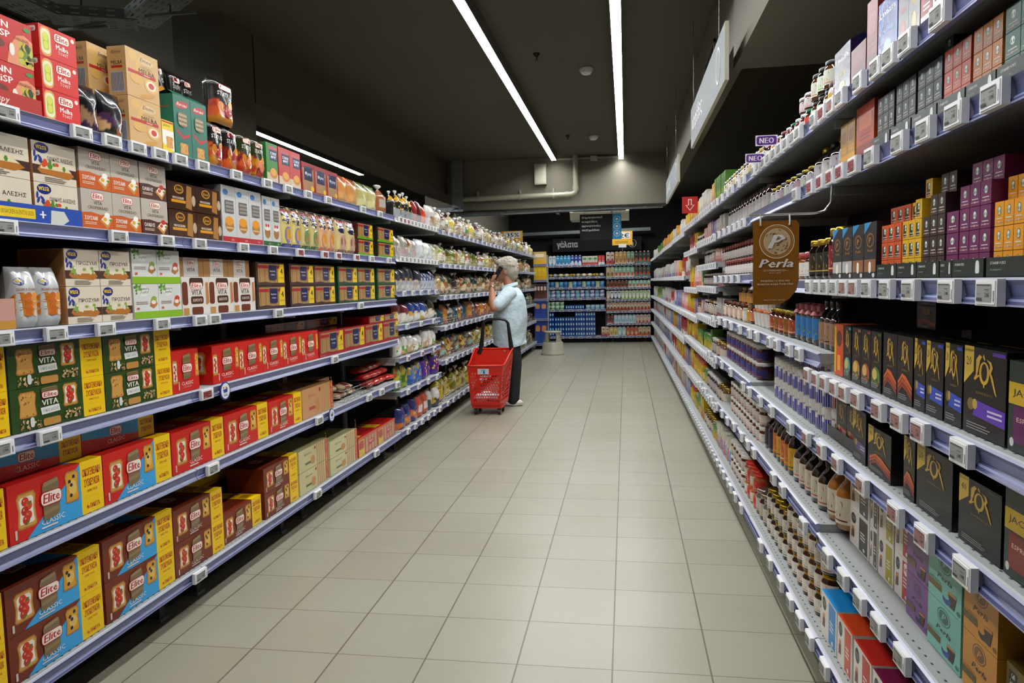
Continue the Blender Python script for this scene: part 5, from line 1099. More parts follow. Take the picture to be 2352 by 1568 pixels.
J(7, 1748, 1788, 4, .09, [H1('#140c0c', '#6a1418', '#d0ccb8', '#3a2c24', 'jar'), H1('#c8801c', '#c8ccd0', '#d0d0cc', '#a8a8a0', 'squat', 'metal'), H1('#7a2410', '#c8ccd0', '#c8c8c8', '#a89898', 'jar', 'metal')], 'jam jar above the purple badges', 'can bay top shelf', sb=.015)
# --- third bay
def J3(k, a, b, n, h, arg, desc, place, **kw): J(k, a, b, n, h, arg, desc, place, zt=RZ2, **kw)
NUT = [H1('#4c1c0a', '#d8d4cc', '#cfcac0', '#b81c18', 'squat'), H1('#4c1c0a', '#d8d4cc', '#c8c4bc', '#a82420', 'squat')]
J3(2, 1672, 1742, 6, .09, NUT, 'hazelnut spread jar with white lid', 'spread bay sixth shelf', rows=2, sb=.012)
J3(3, 1662, 1732, 6, .085, [H1('#5a2410', '#d0ccc4', '#3a4a8a', '#b8402c', 'squat'), H1('#4a1c10', '#d0ccc4', '#2c2c6a', '#c86a2c', 'squat')], 'chocolate jar with blue label', 'spread bay fifth shelf', rows=2, sb=.015)
J3(1, 1672, 1700, 3, .09, [H1('#4c1c0a', '#d8d4cc', '#c8c4bc', '#7a2418', 'squat')], 'chocolate jar with round label', 'spread bay bottom shelf', rows=2, sb=.012)
J3(1, 1702, 1728, 3, .085, [H1('#a8602c', '#c82814', '#d0ccc0', '#c8642c', 'jar'), H1('#a85a28', '#c8200f', '#c82818', '#e0b8a0', 'jar')], 'peanut butter jar with red lid', 'spread bay bottom shelf', rows=2, sb=.012)
J3(1, 1640, 1670, 3, .16, [H1('#c8a888', '#d0d0cc', '#d0ccb8', '#c84a2c', 'can'), H1('#d8d4cc', '#d8d8d4', '#8aa0c8', '#1c3a8a', 'bottle')], 'tall white cereal can', 'spread bay bottom shelf', sb=.015)
J3(4, 1654, 1700, 4, .1, [H1('#b8b098', '#6a3018', '#d0ccc4', '#b8b0a4', 'squat', 'metal'), H1('#5a1c10', '#3a2c20', '#c8a080', '#a85a3c', 'jar')], 'halva jar with brown lid', 'spread bay fourth shelf', rows=1, sb=.02)
J3(4, 1683, 1712, 3, .095, [H1('#3a1810', '#1c1414', '#c8785c', '#a89c3c', 'jar'), H1('#a87018', '#8a7420', '#c8a020', '#d05a2c', 'jar')], 'stacked preserve jar', 'spread bay fourth shelf', rows=2, sb=.03)
J3(5, 1650, 1726, 5, .09, [H1('#3a0c0c', '#7a2c28', '#c4c0bc', '#8a8480', 'squat')], 'dark red jam jar', 'spread bay third shelf', rows=2, sb=.02)
J3(6, 1665, 1756, 9, .13, [H1('#200c0e', '#1c1416', '#b0aca8', '#8a8484', 'jar'), H1('#2a0e10', '#3a1a1c', '#a8a4a0', '#807a7c', 'jar')], 'dark jam jar with grey label', 'spread bay second shelf', sb=.015)
J3(7, 1655, 1746, 9, .11, [H1('#1c1210', '#c0c0bc', '#c8c0b0', '#a8603c', 'jar', 'metal'), H1('#b8a068', '#a89048', '#b8a878', '#5a4a30', 'jar'), H1('#2a1810', '#b8b8b4', '#d0d0c8', '#c89a3c', 'jar', 'metal')], 'small sauce jar with metal lid', 'spread bay top shelf', sb=.015)
# --- farther bays, filled shelf by shelf
PALR = [('plainbox', ('#c8a414', '#b03a1c', '#d8b83c')), ('plainbox', ('#c88a2c', '#5a8ac0', '#e0a850')), ('plainbox', ('#b8b4ac', '#8a3a34', '#c8c4bc')), ('plainbox', ('#4a7a2c', '#c8b02c', '#3a5a20')), ('plainbox', ('#a8201c', '#e0dcd4', '#7a1814')),
        ('plainbox', ('#8a80a8', '#5a5080', '#b0a8c8')), ('plainbox', ('#c8c4b8', '#3a6ab0', '#d8d4cc')), ('jar', H1('#6a3a14', '#a88c3c', '#c8c0b0', '#b8702c', 'jar', 'metal')), ('jar', H1('#2c5a20', '#b8b8b4', '#4a8a2c', '#d8b02c', 'can')), ('jar', H1('#1c100c', '#d0ccc4', '#b8b4b0', '#8a4a3c', 'jar')), ('plainbox', ('#d8a8a0', '#b05a50', '#d8c8c0')), ('bag', B(['#c8a810', '#d8b820', '#b8442c', '#c8a010'], 'band', 3))]
KND = ['cocoa_carton', 'cereal_carton', 'biscuit_carton', 'grocery_carton', 'grocery_carton', 'cereal_carton', 'flour_carton', 'glass_jar', 'food_can', 'glass_jar', 'wafer_carton', 'cocoa_pouch']
CHO = {  # (bay index, level index) -> palette indices
 4: {0: [7, 9, 8, 6], 1: [8, 9, 3, 7], 2: [8, 3, 9, 7], 3: [9, 7, 2], 4: [9, 2], 5: [9, 2, 10], 6: [10, 5, 2], 7: [2, 1, 3]},
 5: {0: [11, 8, 3, 0], 1: [0, 11, 7], 2: [0, 11, 8, 3], 3: [0, 5, 3, 7, 10], 4: [0, 4, 10, 3], 5: [4, 0, 9, 6], 6: [1, 0, 6, 2]},
 6: {0: [0, 2, 5, 6], 1: [0, 11, 5], 2: [5, 4, 0], 3: [5, 10, 0], 4: [10, 0, 4, 2], 5: [1, 6, 1, 0]},
 7: {0: [6, 5, 2, 4], 1: [5, 6, 4], 2: [6, 5, 0], 3: [2, 4, 6], 4: [6, 2], 5: [1, 0, 6]},
 8: {0: [2, 6, 4], 1: [6, 2, 5], 2: [6, 4], 3: [3, 6], 4: [6, 2], 5: [3, 1]},
 9: {0: [2, 6], 1: [6, 5], 2: [2, 4], 3: [6, 3], 4: [2, 6], 5: [6, 3]}}
DSC = ['yellow cocoa carton', 'orange cereal carton', 'pale biscuit carton', 'green grocery carton', 'red grocery carton', 'lilac cereal carton', 'white and blue carton', 'brown jar', 'green can', 'dark jar', 'pink carton', 'yellow pouch']
BN = {4: 'eight level bay', 5: 'yellow bag bay', 6: 'seventh right bay', 7: 'eighth right bay', 8: 'ninth right bay', 9: 'last right bay'}
rg = random.Random(21)
for bi in range(4, 10):
    a, b = RBAY[bi]; lv = RLEV[bi]
    for li, z in enumerate(lv):
        ch = CHO[bi][li]; top = lv[li+1]-z-.07 if li+1 < len(lv) else .22
        n = {4: 12, 5: 12, 6: 14, 7: 13, 8: 10, 9: 9}[bi]; cnt = {}; W = (b-a-.03)/n; c = ch[0]; left = 0
        for i in range(n):
            if left == 0: c = ch[min(len(ch)-1, int(i*len(ch)/n+rg.uniform(-.7, .7))) if i else 0]; left = rg.randint(1, 3); vh = rg.uniform(.72, 1)
            left -= 1; dn, arg = PALR[c]; cnt[c] = cnt.get(c, 0)+1
            tall = dn != 'jar'; h = (min(top, .21)*vh) if tall else min(top, .11); rows = 2 if dn == 'jar' and top > .2 else 1
            if h < .05: continue
            w_ = min(W-.006, .13 if tall else .085); yy = b-.015-i*W
            for r in range(rows):
                lab = '%s, %s%s of its kind from left, %s shelf %s' % (DSC[c], 'upper ' if r else '', o_(cnt[c]-1), BN[bi], ['one', 'two', 'three', 'four', 'five', 'six', 'seven', 'eight'][li])
                put('R', yy, z, w_, round(h*.96 if rows == 1 else min(h, top/2), 2), .08, dn, arg, uniq(lab), '%ss on the right row' % DSC[c], .015+rg.uniform(0, .012), KND[c], 'can' if c == 8 else None)
# --- tags, right row
T0 = 'near right bay'
def rt(k, pxs, place, zt=RZ0, **kw): kw.setdefault('w', .072); tags('R', zt[k], pxs, place, **kw)
rt(7, [2043, 2075, 2115, 2192], 'right row top rail'); rt(7, [1894, 1915, 1936, 1958, 2002], 'can bay top rail', kinds={1: 'red', 2: 'pink'})
rt(7, [1749, 1761, 1774, 1786, 1800, 1813, 1828, 1845, 1857], 'can bay top rail left part', w=.075)
rt(6, [1989, 2030, 2097, 2158, 2230, 2320], 'right row second rail', kinds={0: 'red'})
rt(6, [1850, 1886, 1910, 1934, 1958], 'can bay second rail', kinds={1: 'red', 2: 'red', 3: 'red', 4: 'red'}, w=.075)
rt(5, [1883, 1904, 1922, 1944, 1967, 1991, 2023, 2067, 2123, 2213, 2309], 'right row third rail', kinds={4: 'pink', 5: 'pink'})
rt(4, [1879, 1899, 1919, 1943, 1966, 1996, 2047, 2095, 2145, 2243], 'right row fourth rail', kinds={i: 'pink' for i in range(9)})
rt(3, [1875, 1910, 1948, 2008, 2087, 2154, 2250], 'right row fifth rail', kinds={i: 'pink' for i in range(6)})
rt(2, [1867, 1925, 1962, 2002, 2045, 2102], 'right row sixth rail'); rt(1, [1858, 1882, 1918], 'right row bottom rail')
rt(4, [1650, 1664, 1678, 1693, 1714, 1738, 1755, 1787, 1804, 1833, 1857], 'can bay fourth rail', zt=RZ1, w=.075)
rt(3, [1722, 1737, 1763, 1790, 1836], 'can bay fifth rail', zt=RZ1); rt(2, [1700, 1718, 1733, 1748, 1795, 1817], 'can bay sixth rail', zt=RZ1); rt(1, [1703, 1717, 1764, 1786, 1812, 1835], 'can bay bottom rail', zt=RZ1)
rt(3, [1640, 1656, 1671, 1692], 'spread bay fifth rail', zt=RZ2); rt(2, [1618, 1630, 1645, 1658, 1671, 1684], 'spread bay sixth rail', zt=RZ2); rt(1, [1660, 1668, 1675, 1685, 1692], 'spread bay bottom rail', zt=RZ2)
rt(6, [1652, 1664, 1676, 1688, 1700, 1712, 1724], 'spread bay second rail', zt=RZ2, w=.07); rt(5, [1655, 1668, 1681, 1694, 1710], 'spread bay third rail', zt=RZ2, w=.07); rt(7, [1648, 1660, 1672, 1684, 1696, 1712, 1724], 'spread bay top rail', zt=RZ2, w=.07)
for bi in range(4, 10):
    a, b = RBAY[bi]
    for li, z in enumerate(RLEV[bi]):
        for i in range(11 if bi < 7 else 14): STUFF_TAGS.append(('R', b-.02-(b-a)*(i+.2)/(11 if bi < 7 else 14), z))
# ---------------------------------------------------------------- back wall shelving and milk goods
BL = [.145, .741, .991, 1.23, 1.458, 1.713]; BR = [.15, .426, .694, .951, 1.21, 1.435, 1.72]; YB = 16.2
bay(1.47, BL, .42, 1.74, 'left grey shelving unit on the back wall with blue milk packs', 'back wall shelving', (-1.90, YB, 0), 0, holes=False)
bay(.97, BR, .42, 1.74, 'right grey shelving unit on the back wall with drink cartons', 'back wall shelving', (-.43, YB, 0), 0, holes=False)
def bw(z, a, b, n, dn, h, d, arg, desc, place, **kw):
    if dn == 'jar': kw.update(name='food_can', cat='can')
    run(YB+.02, z, a, b, n, dn, h, d, arg, desc, place, px=False, gap=.006, **kw)
bw(BL[5], -1.68, -.95, 9, 'brik', .215, .07, [('#d4dcdc', '#5aa8c8', '#e0e4e4'), ('#d4dcdc', '#5aa8c8', '#e0e4e4'), ('#3a9ac8', '#c8dce8', '#2a7ab0'), ('#3a9ac8', '#c8dce8', '#2a7ab0'), ('#3a9ac8', '#c8dce8', '#2a7ab0'), ('#3a9ac8', '#c8dce8', '#2a7ab0'), ('#243a8a', '#c0c8dc', '#c8d0e0'), ('#243a8a', '#c0c8dc', '#c8d0e0'), ('#243a8a', '#c0c8dc', '#c8d0e0')], 'white and blue milk carton', 'back left top shelf')
bw(BL[5], -.94, -.6, 3, 'plainbox', .19, .08, ('#c8ccc0', '#b8443c', '#4a8a3c'), 'green and white milk multipack', 'back left top shelf')
bw(BL[5], -.59, -.45, 2, 'plainbox', .2, .07, ('#b82c24', '#d8d4cc', '#c84a3c'), 'red milk carton', 'back left top shelf')
bw(BL[4], -1.86, -.46, 11, 'softpack', .07, .12, [('#b8b07c', '#d8d4c4'), ('#c8a838', '#8a6a20'), ('#8a8c84', '#c8c8c0'), ('#c8b060', '#d8d4c8')], 'gold and silver foil packet', 'back left second shelf')
bw(BL[3], -1.86, -.46, 14, 'jar', .12, .06, [H1('#c8ccc8', '#b8bcc0', '#8aa078', '#b0b8a0', 'can', 'metal'), H1('#c8ccc8', '#b8bcc0', '#4a9ac8', '#2a6a98', 'can', 'metal'), H1('#c8ccc8', '#b8bcc0', '#3a70a8', '#1c4a88', 'can', 'metal')], 'milk can', 'back left third shelf', rows=1)
bw(BL[2], -1.86, -.46, 13, 'jar', .085, .06, [H1('#c8ccc8', '#b8bcc0', '#c8ccd8', '#24308a', 'can', 'metal'), H1('#c8ccc8', '#b8bcc0', '#8ab8c8', '#3a80a0', 'can', 'metal')], 'blue and white milk tin', 'back left fourth shelf', rows=2)
bw(BL[1], -1.86, -1.35, 5, 'jar', .085, .06, H1('#c8ccc8', '#b8bcc0', '#c8d4c0', '#2c8a4a', 'can', 'metal'), 'green and white milk tin', 'back left fifth shelf', rows=2)
bw(BL[1], -1.33, -.9, 2, 'sixpack', .1, .12, None, 'blue milk multipack', 'back left fifth shelf')
bw(BL[1], -.88, -.46, 4, 'jar', .095, .06, H1('#c8ccc8', '#b8bcc0', '#a8c4d0', '#4a98c0', 'can', 'metal'), 'pale blue milk tin', 'back left fifth shelf')
bw(BL[0], -1.80, -.66, 5, 'sixpack', .107, .14, None, 'blue milk multipack in the floor stacks', 'back left bottom', counts=[5, 4, 4, 5, 5], rows=5)
bw(BR[6], -.42, -.24, 2, 'brik', .26, .07, ('#c8c0a8', '#b03024', '#b0485a'), 'cream and red drink carton', 'back right top shelf')
bw(BR[6], -.23, .53, 9, 'brik', .265, .07, [('#c89a5c', '#e0c89a', '#b8743c')]*3+[('#98b8a0', '#d0d8c8', '#c8582c')]*2+[('#3a2c28', '#3c8a7c', '#c85a20')]*4, 'slim plant drink carton', 'back right top shelf')
bw(BR[5], -.42, .53, 11, 'brik', .23, .07, [('#b8ac8c', '#a8b858', '#8a5a34')]*2+[('#8ab8a0', '#c8d4c4', '#c8502c')]*5+[('#4a3c34', '#3c8a7c', '#b84a20')]*4, 'plant drink carton with orange picture', 'back right second shelf')
bw(BR[4], -.42, .53, 12, 'brik', .15, .06, [('#5a3a2a', '#a85a2c', '#3a2018')]*6+[('#8ab8a0', '#c8d4c4', '#c8502c')]*6, 'short plant drink carton', 'back right third shelf')
bw(BR[3], -.42, .53, 12, 'brik', .2, .07, [('#b8b4a8', '#c87a2c', '#d0ccc4')]+[('#c4c8c8', '#3a3c44', '#d8dcdc')]*3+[('#c0ccb0', '#8ab04a', '#dce0d4')]*8, 'white and green plant drink carton', 'back right fourth shelf')
bw(BR[2], -.42, .53, 13, 'brik', .21, .07, [('#c8bca4', '#a8503c', '#7a3020')]*7+[('#c8b8a0', '#c87a6a', '#8a3a2c')]*6, 'cream drink carton with brown picture', 'back right fifth shelf')
bw(BR[1], -.42, .53, 12, 'brik', .19, .07, [('#4a2a20', '#a05a3a', '#6a3a2c')]*2+[('#b0c4cc', '#c8d0cc', '#7ab0c8')]*6+[('#c8b8ac', '#a8584c', '#d0a898')]*4, 'pastel drink carton', 'back right sixth shelf')
bw(BR[0], -.54, .53, 12, 'brik', .2, .07, [('#c8b898', '#a83a5a', '#b07a3c')]*2+[('#c8b464', '#d8ccb0', '#a8903c')]*2+[('#b8ccc8', '#7ab0b8', '#d0d8d4')]*2+[('#b86a4a', '#c83a34', '#c8a888')]*3+[('#c8bca0', '#c8641c', '#8a5a34')]*3, 'mixed colour drink carton', 'back right bottom shelf')
for k, z in enumerate(BL):
    for i in range(7): STUFF_TAGS.append(('B', -1.85+.2*i, z))
for k, z in enumerate(BR):
    for i in range(6): STUFF_TAGS.append(('B', -.40+.155*i, z))
# end rack at the end of the left row
bay(.27, [.12, .62, 1.02, 1.4, 1.72], .3, 1.9, 'narrow end rack with yellow and blue cartons before the milk wall', None, (-1.83, 14.66, 0), 0, holes=False)
def ew(z, n, h, arg, desc, sh): run(14.67, z, -1.825, -1.57, n, 'plainbox', h, .1, arg, desc, 'end rack '+sh, px=False)
ew(.121, 2, .44, ('#1c3a8a', '#24489a', '#c88a4c'), 'tall blue carton', 'bottom'); ew(.621, 2, .36, ('#1c3a8a', '#24489a', '#c88a4c'), 'blue carton', 'shelf two')
ew(1.021, 4, .3, ('#3a1c18', '#5a2c20', '#d0b8a8'), 'slim brown carton', 'shelf three'); ew(1.401, 3, .28, ('#d8b010', '#c8a010', '#e0bc20'), 'slim yellow carton', 'shelf four'); ew(1.721, 1, .24, ('#c8a868', '#e0a818', '#e8dcc0'), 'cream and yellow porridge carton', 'top')
# farther tags, too many to count one by one
mb = MB()
for s, y, z in STUFF_TAGS:
    if s == 'L': mb.box(LX+.001, LX+.013, y, y+.06, z-.046, z-.002, '#d8dada', 'plastic', {'right': '#d8dada'}); mb.poly([(LX+.0133, y+.012, z-.038), (LX+.0133, y+.05, z-.038), (LX+.0133, y+.05, z-.012), (LX+.0133, y+.012, z-.012)], '#8a8c88', 'matte')
    elif s == 'R': x = rx(y); mb.box(x-.025, x-.013, y-.06, y, z-.046, z-.002, '#d8dada', 'plastic'); mb.poly([(x-.0253, y-.012, z-.038), (x-.0253, y-.05, z-.038), (x-.0253, y-.05, z-.012), (x-.0253, y-.012, z-.012)], '#7a7c80', 'matte')
    else: mb.box(y, y+.09, YB-.027, YB-.013, z-.046, z-.002, '#c8cacc', 'plastic'); mb.poly([(y+.012, YB-.0273, z-.036), (y+.078, YB-.0273, z-.036), (y+.078, YB-.0273, z-.014), (y+.012, YB-.0273, z-.014)], '#55484c', 'matte')
tag(mb.build('price_tag'), 'many small white price tags along the farthest rails', 'price tag', None, 'stuff')

# ---------------------------------------------------------------- signs
def hung_sign(name, x0, x1, y, z0, z1, col, label, draw, cat='sign', wires=True, th=.012, top=CEIL):
    w, h = x1-x0, z1-z0; o = empty(name, (x0, y, z0)); b = MB(); b.box(0, w, 0, th, 0, h, col, 'matte'); b.build('panel', o)
    g = MB(); f = Face(g, lambda u, v, q: (u*w, -q, v*h), w, h, 'matte', None, .0006); draw(f); g.build('lettering', o)
    if wires:
        s = MB()
        for k in (.12, .88): s.tube([(w*k, th/2, h), (w*k, th/2, top-z0)], .0015, '#8a8a84', 'metal', 5)
        s.build('wire', o)
    tag(o, label, cat); return o
def d1(f):
    for i, t in enumerate(['δημητριακά', 'καφέδες', 'φρυγανιές', 'παξιμάδια']): f.T(t, .05+[.25, .19, .23, .21][i], .87-.165*i, [.5, .38, .46, .42][i], .1, '#e4e4e0', .03)
    f.R(.79, 0, 1, 1, '#2a9ad0')
    for v in (.78, .5, .22): f.E(.895, v, .08, .12, '#d8e8f0', 20); f.E(.895, v, .068, .102, '#2a9ad0', 20); f.E(.895, v, .035, .045, '#d8e8f0', 8)
hung_sign('aisle_sign', -.71, -.06, 11.75, 2.00, 2.40, '#15161a', 'black hanging aisle sign with white Greek words and blue strip', d1)
def d2(f): f.T('γάλατα', .17, .5, .24, .62, '#dcdcd6', .03); f.E(.9, .5, .045, .3, '#c8c8c4', 20); f.E(.9, .5, .038, .26, '#131315', 20); f.E(.9, .45, .015, .16, '#c8c8c4', 8)
hung_sign('wall_sign', -1.66, .36, 16.95, 2.04, 2.34, '#131315', 'long black sign reading in white over the milk shelves', d2, wires=False)
def d3(t): 
    def f_(f): f.R(.1, .45, .9, .92, '#d0cfc8'); f.T(t, .55, .68, .6, .34, '#1c1c1a', .03); f.lines(.12, .1, .8, .3, 2, '#8a7018')
    return f_
hung_sign('promo_sign', -.27, .145, 15.6, 2.09, 2.38, '#d8a01c', 'yellow promotion sign reading 2 euro above the right drink cartons', d3('-2€'), wires=False)
hung_sign('promo_sign', -2.42, -2.0, 14.42, 2.13, 2.37, '#c89a28', 'yellow promotion sign reading 35 percent at the far left', d3('35%'), wires=False)
for nm, x, z0, z1, y in (('a', -.06, 1.74, 2.09, 15.606),):
    m = MB(); m.tube([(x, y, z0), (x, y, z1)], .006, '#c8c8c4', 'metal', 6); m.box(x-.08, x+.08, y-.02, y-.01, z1-.05, z1+.02, '#c8c8c4', 'matte'); tag(m.build('sign_post'), 'thin pole holding the yellow 2 euro sign', 'pole')
m = MB(); m.tube([(-2.1, 14.426, 1.876), (-2.1, 14.426, 2.13)], .006, '#c8c8c4', 'metal', 6); tag(m.build('sign_post'), 'thin pole holding the yellow 35 percent sign', 'pole')
# long white hanging signs along the right row
for i, (y0, y1, z0, z1) in enumerate(((3.885, 5.82, 2.33, 2.617), (7.24, 9.3, 2.27, 2.53))):
    o = empty('aisle_sign', (.5, y1, z0)); b = MB(); b.box(0, y1-y0, 0, .02, 0, z1-z0, '#7d8283', 'matte', {'left': '#b8b49c', 'right': '#b8b49c', 'bottom': '#b8b49c'}); q = b.build('panel', o); q.rotation_euler.z = -math.pi/2
    g = MB(); f = Face(g, lambda u, v, p, L=y1-y0, hh=z1-z0: (u*L, -p, v*hh), y1-y0, z1-z0, 'matte', None, .0006); f.T('μαρμελάδες' if i else 'καφέδες', .24, .5, .36, .5, '#e0e2e0', .03); f.E(.86, .5, .05, .34, '#d0d4d4', 18); f.E(.86, .5, .042, .29, '#7d8283', 18); q = g.build('lettering', o); q.rotation_euler.z = -math.pi/2
    s = MB()
    for k in (.12, .88): s.tube([(.0, -(y1-y0)*k, z1-z0), (.0, -(y1-y0)*k, CEIL-z0)], .002, '#77756c', 'metal', 5)
    s.build('wire', o)
    tag(o, ['near', 'far'][i]+' long pale grey sign hanging parallel to the right shelves', 'sign')
# brown coffee sign on a bent rod
YS = 2.2; o = empty('hanging_sign', (.362, YS, 1.261))
w_, h_ = .126, .238; b = MB(); pts = [(0, 0), (.075, 0), (.1, .015), (.12, .04), (.126, .07), (.126, .228), (.118, .238), (0, .238)]
b.poly([(x, 0, z) for x, z in pts], '#85540f', 'plastic'); b.poly([(x, .002, z) for x, z in pts][::-1], '#85540f', 'plastic')
for i in range(len(pts)): a_, c_ = pts[i], pts[(i+1) % len(pts)]; b.poly([(a_[0], 0, a_[1]), (a_[0], .002, a_[1]), (c_[0], .002, c_[1]), (c_[0], 0, c_[1])], '#85540f', 'plastic')
b.build('panel', o); g = MB(); f = Face(g, lambda u, v, q: (u*w_, -q, v*h_), w_, h_, 'plastic', None, .00005)
for r, c in ((.385, '#d8c8a8'), (.365, '#85540f'), (.35, '#a87838'), (.32, '#8a5a1c'), (.3, '#c0a884')): f.O(.52, .755, w_*r, c, 32)
rd = random.Random(4)
for i in range(46):
    a = rd.uniform(0, 6.28); q = rd.uniform(.04, .28); f.E(.52+q*math.cos(a), .755+q*math.sin(a)*w_/h_, .035, .006, '#8a5a24', 6, a+1.5)
f.T('P', .51, .755, .4, .16, '#dedad6', .05, .35); f.T('Perla', .5, .495, .76, .1, '#dedad6', .04, .3); f.T('—KOFFIEBRANDERS—', .48, .41, .6, .022, '#cdbb9c', .01); f.T('SINDS 1895', .48, .38, .26, .016, '#cdbb9c')
f.T('Ανακάλυψε όλη την', .48, .285, .64, .03, '#dcd0c0', .01); f.T('ποικιλία καφέ Perla εδώ', .48, .245, .78, .03, '#dcd0c0', .01); f.T('Αποκλειστικά στην ΑΒ', .46, .055, .46, .018, '#dcd0c0')
for u in (.16, .78): f.O(u, .955, .003, '#d0ccc4', 10)
g.build('lettering', o); s = MB(); s.tube([(-.01, .004, .256), (.17, .004, .256), (.195, .004, .262), (.212, .004, .285), (.214, .004, .335)], .0032, '#c8c8c4', 'metal', 8); s.build('rod', o)
s = MB()
for x in (.02, .1): s.tube([(x, .004, .258), (x, -.002, .24), (x, -.002, .226)], .0025, '#d8d8d4', 'plastic', 6)
s.build('hook', o); tag(o, 'brown hanging coffee sign with round cream emblem on a bent rod', 'sign')
for i, (y, z, x) in enumerate(((3.02, 1.838, .545), (3.3, 1.815, .55))):
    m = MB(); m.box(0, .082, 0, .002, .012, .052, '#e8e4ee', 'plastic'); m.poly([(.03, -.0001, .012), (.052, -.0001, .012), (.041, -.0001, .002)], '#e8e4ee', 'plastic'); f = Face(m, lambda u, v, q: (u*.082, -q, .012+v*.04), .082, .04, 'plastic', None, .0001); f.RR(.04, .08, .96, .92, '#5c2a86', .25); f.T('ΝΕΟ', .5, .5, .66, .5, '#e8e4ee', .04)
    o = m.build('shelf_badge', None, (x-.04, y, z)); k = MB(); k.tube([(.06, .004, .03), (.075, .004, .0)], .0015, '#d8d8d8', 'plastic', 5); k.build('clip', o); tag(o, ['front purple badge reading new on the right row top rail', 'rear purple badge half hidden by the front one'][i], 'badge', 'purple badges')
m = MB(); m.box(0, .12, 0, .004, 0, .13, '#a81c1c', 'plastic'); f = Face(m, lambda u, v, q: (u*.12, -q, v*.13), .12, .13, 'plastic', None, .0004); f.P([(.2, .5), (.5, .15), (.8, .5), (.62, .5), (.62, .85), (.38, .85), (.38, .5)], '#d8c8b0'); f.P([(.28, .48), (.5, .22), (.72, .48), (.56, .48), (.56, .8), (.44, .8), (.44, .48)], '#a81c1c'); o = m.build('shelf_badge', None, (rx(6.0)-.14, 6.0, 1.86)); tag(o, 'red square badge with downward arrow on the right row', 'badge')

# ---------------------------------------------------------------- ceiling things
def detector(x, y, label):
    o = empty('smoke_detector', (x, y, CEIL)); a = MB(); a.lathe([(.03, 0, '#c8c8c0'), (.06, 0, '#c8c8c0'), (.062, -.012, '#d0d0c8'), (.055, -.03, '#c8c8c0')], 0, 0, 20, 'plastic'); a.build('base', o); b = MB(); b.lathe([(.05, -.03, '#3a3a36'), (.05, -.038, '#c8c8c0'), (.035, -.055, '#d0d0c8'), (.01, -.058, '#c8c8c0')], 0, 0, 20, 'plastic'); b.build('sensor', o); tag(o, label, 'smoke detector', None)
detector(-.323, 6.6, 'near round white smoke detector between the light strips'); detector(-.39, 9.6, 'far round white smoke detector near the cross beam')
for i, (x, y) in enumerate(((-.70, 6.1), (-.71, 9.5), (-.72, 4.62))):
    o = empty('sprinkler', (x, y, CEIL)); a = MB(); a.lathe([(.008, 0, '#2a2a28'), (.03, 0, '#2a2a28'), (.028, -.006, '#2a2a28'), (.008, -.03, '#2a2a28'), (.006, -.05, '#3a3a36')], 0, 0, 12, 'metal'); a.build('body', o); b = MB(); b.lathe([(.002, -.05, '#3a3a36'), (.016, -.053, '#3a3a36'), (.015, -.056, '#3a3a36'), (.002, -.058, '#3a3a36')], 0, 0, 12, 'metal'); b.build('deflector', o); tag(o, ['middle', 'farthest', 'nearest'][i]+' small dark ceiling sprinkler left of the centre strip', 'sprinkler')
o = empty('ventilation_grille', (.612, 5.85, 2.8))
a = MB(); a.box(-.012, 0, -.62, 0, 0, .02, '#6a665a', 'matte'); a.box(-.012, 0, -.62, 0, .13, .15, '#6a665a', 'matte'); a.box(-.012, 0, -.62, -.6, 0, .15, '#6a665a', 'matte'); a.box(-.012, 0, -.02, 0, 0, .15, '#6a665a', 'matte'); a.build('frame', o)
a = MB()
for k in range(18): a.box(-.008, 0, -.59+.032*k, -.58+.032*k, .02, .13, '#2a2822', 'matte')
a.build('louvre', o); tag(o, 'dark slotted ventilation grille on the right beam', 'vent')
# white junction box, pipes, conduit on the cross beam
o = empty('cabinet', (-1.33, 11.0, 2.80)); m = MB(); m.box(0, .175, 0, .095, 0, .3, '#a8a692', 'plastic'); m.build('body', o); m = MB(); m.box(.01, .165, -.008, 0, .012, .288, '#b4b29e', 'plastic'); m.build('door', o); tag(o, 'pale rectangular box fixed high on the cross beam', 'box')
m = MB(); m.tube([(-2.6, 11.02, 2.62), (-.84, 11.02, 2.64), (-.77, 11.02, 2.645), (-.735, 11.02, 2.665), (-.72, 11.02, 2.70), (-.72, 11.02, 3.2)], .038, '#9a9783', 'plastic', 12); o = m.build('pipe'); q = MB()
for x in (-2.2, -1.55, -1.05): q.tube([(x-.015, 11.02, 2.625), (x+.015, 11.02, 2.625)], .045, '#8f8c7a', 'plastic', 12); q.box(x-.01, x+.01, 11.02, 11.1, 2.66, 2.74, '#8f8c7a', 'plastic')
q.build('pipe_clamp', o); q = MB(); q.tube([(-.87, 11.02, 2.64), (-.83, 11.02, 2.64)], .045, '#9a9783', 'plastic', 12); q.tube([(-.72, 11.02, 2.70), (-.72, 11.02, 2.75)], .045, '#9a9783', 'plastic', 12); q.build('elbow_collar', o); tag(o, 'grey drain pipe with elbow running along the cross beam', 'pipe')
m = MB(); m.box(-1.0, -.1, 11.07, 11.1, 3.155, 3.175, '#a09d8c', 'plastic'); m.box(-.5, -.4, 11.04, 11.1, 3.12, 3.19, '#a8a594', 'plastic'); tag(m.build('cable_conduit'), 'thin pale cable conduit between the two light strips', 'conduit')
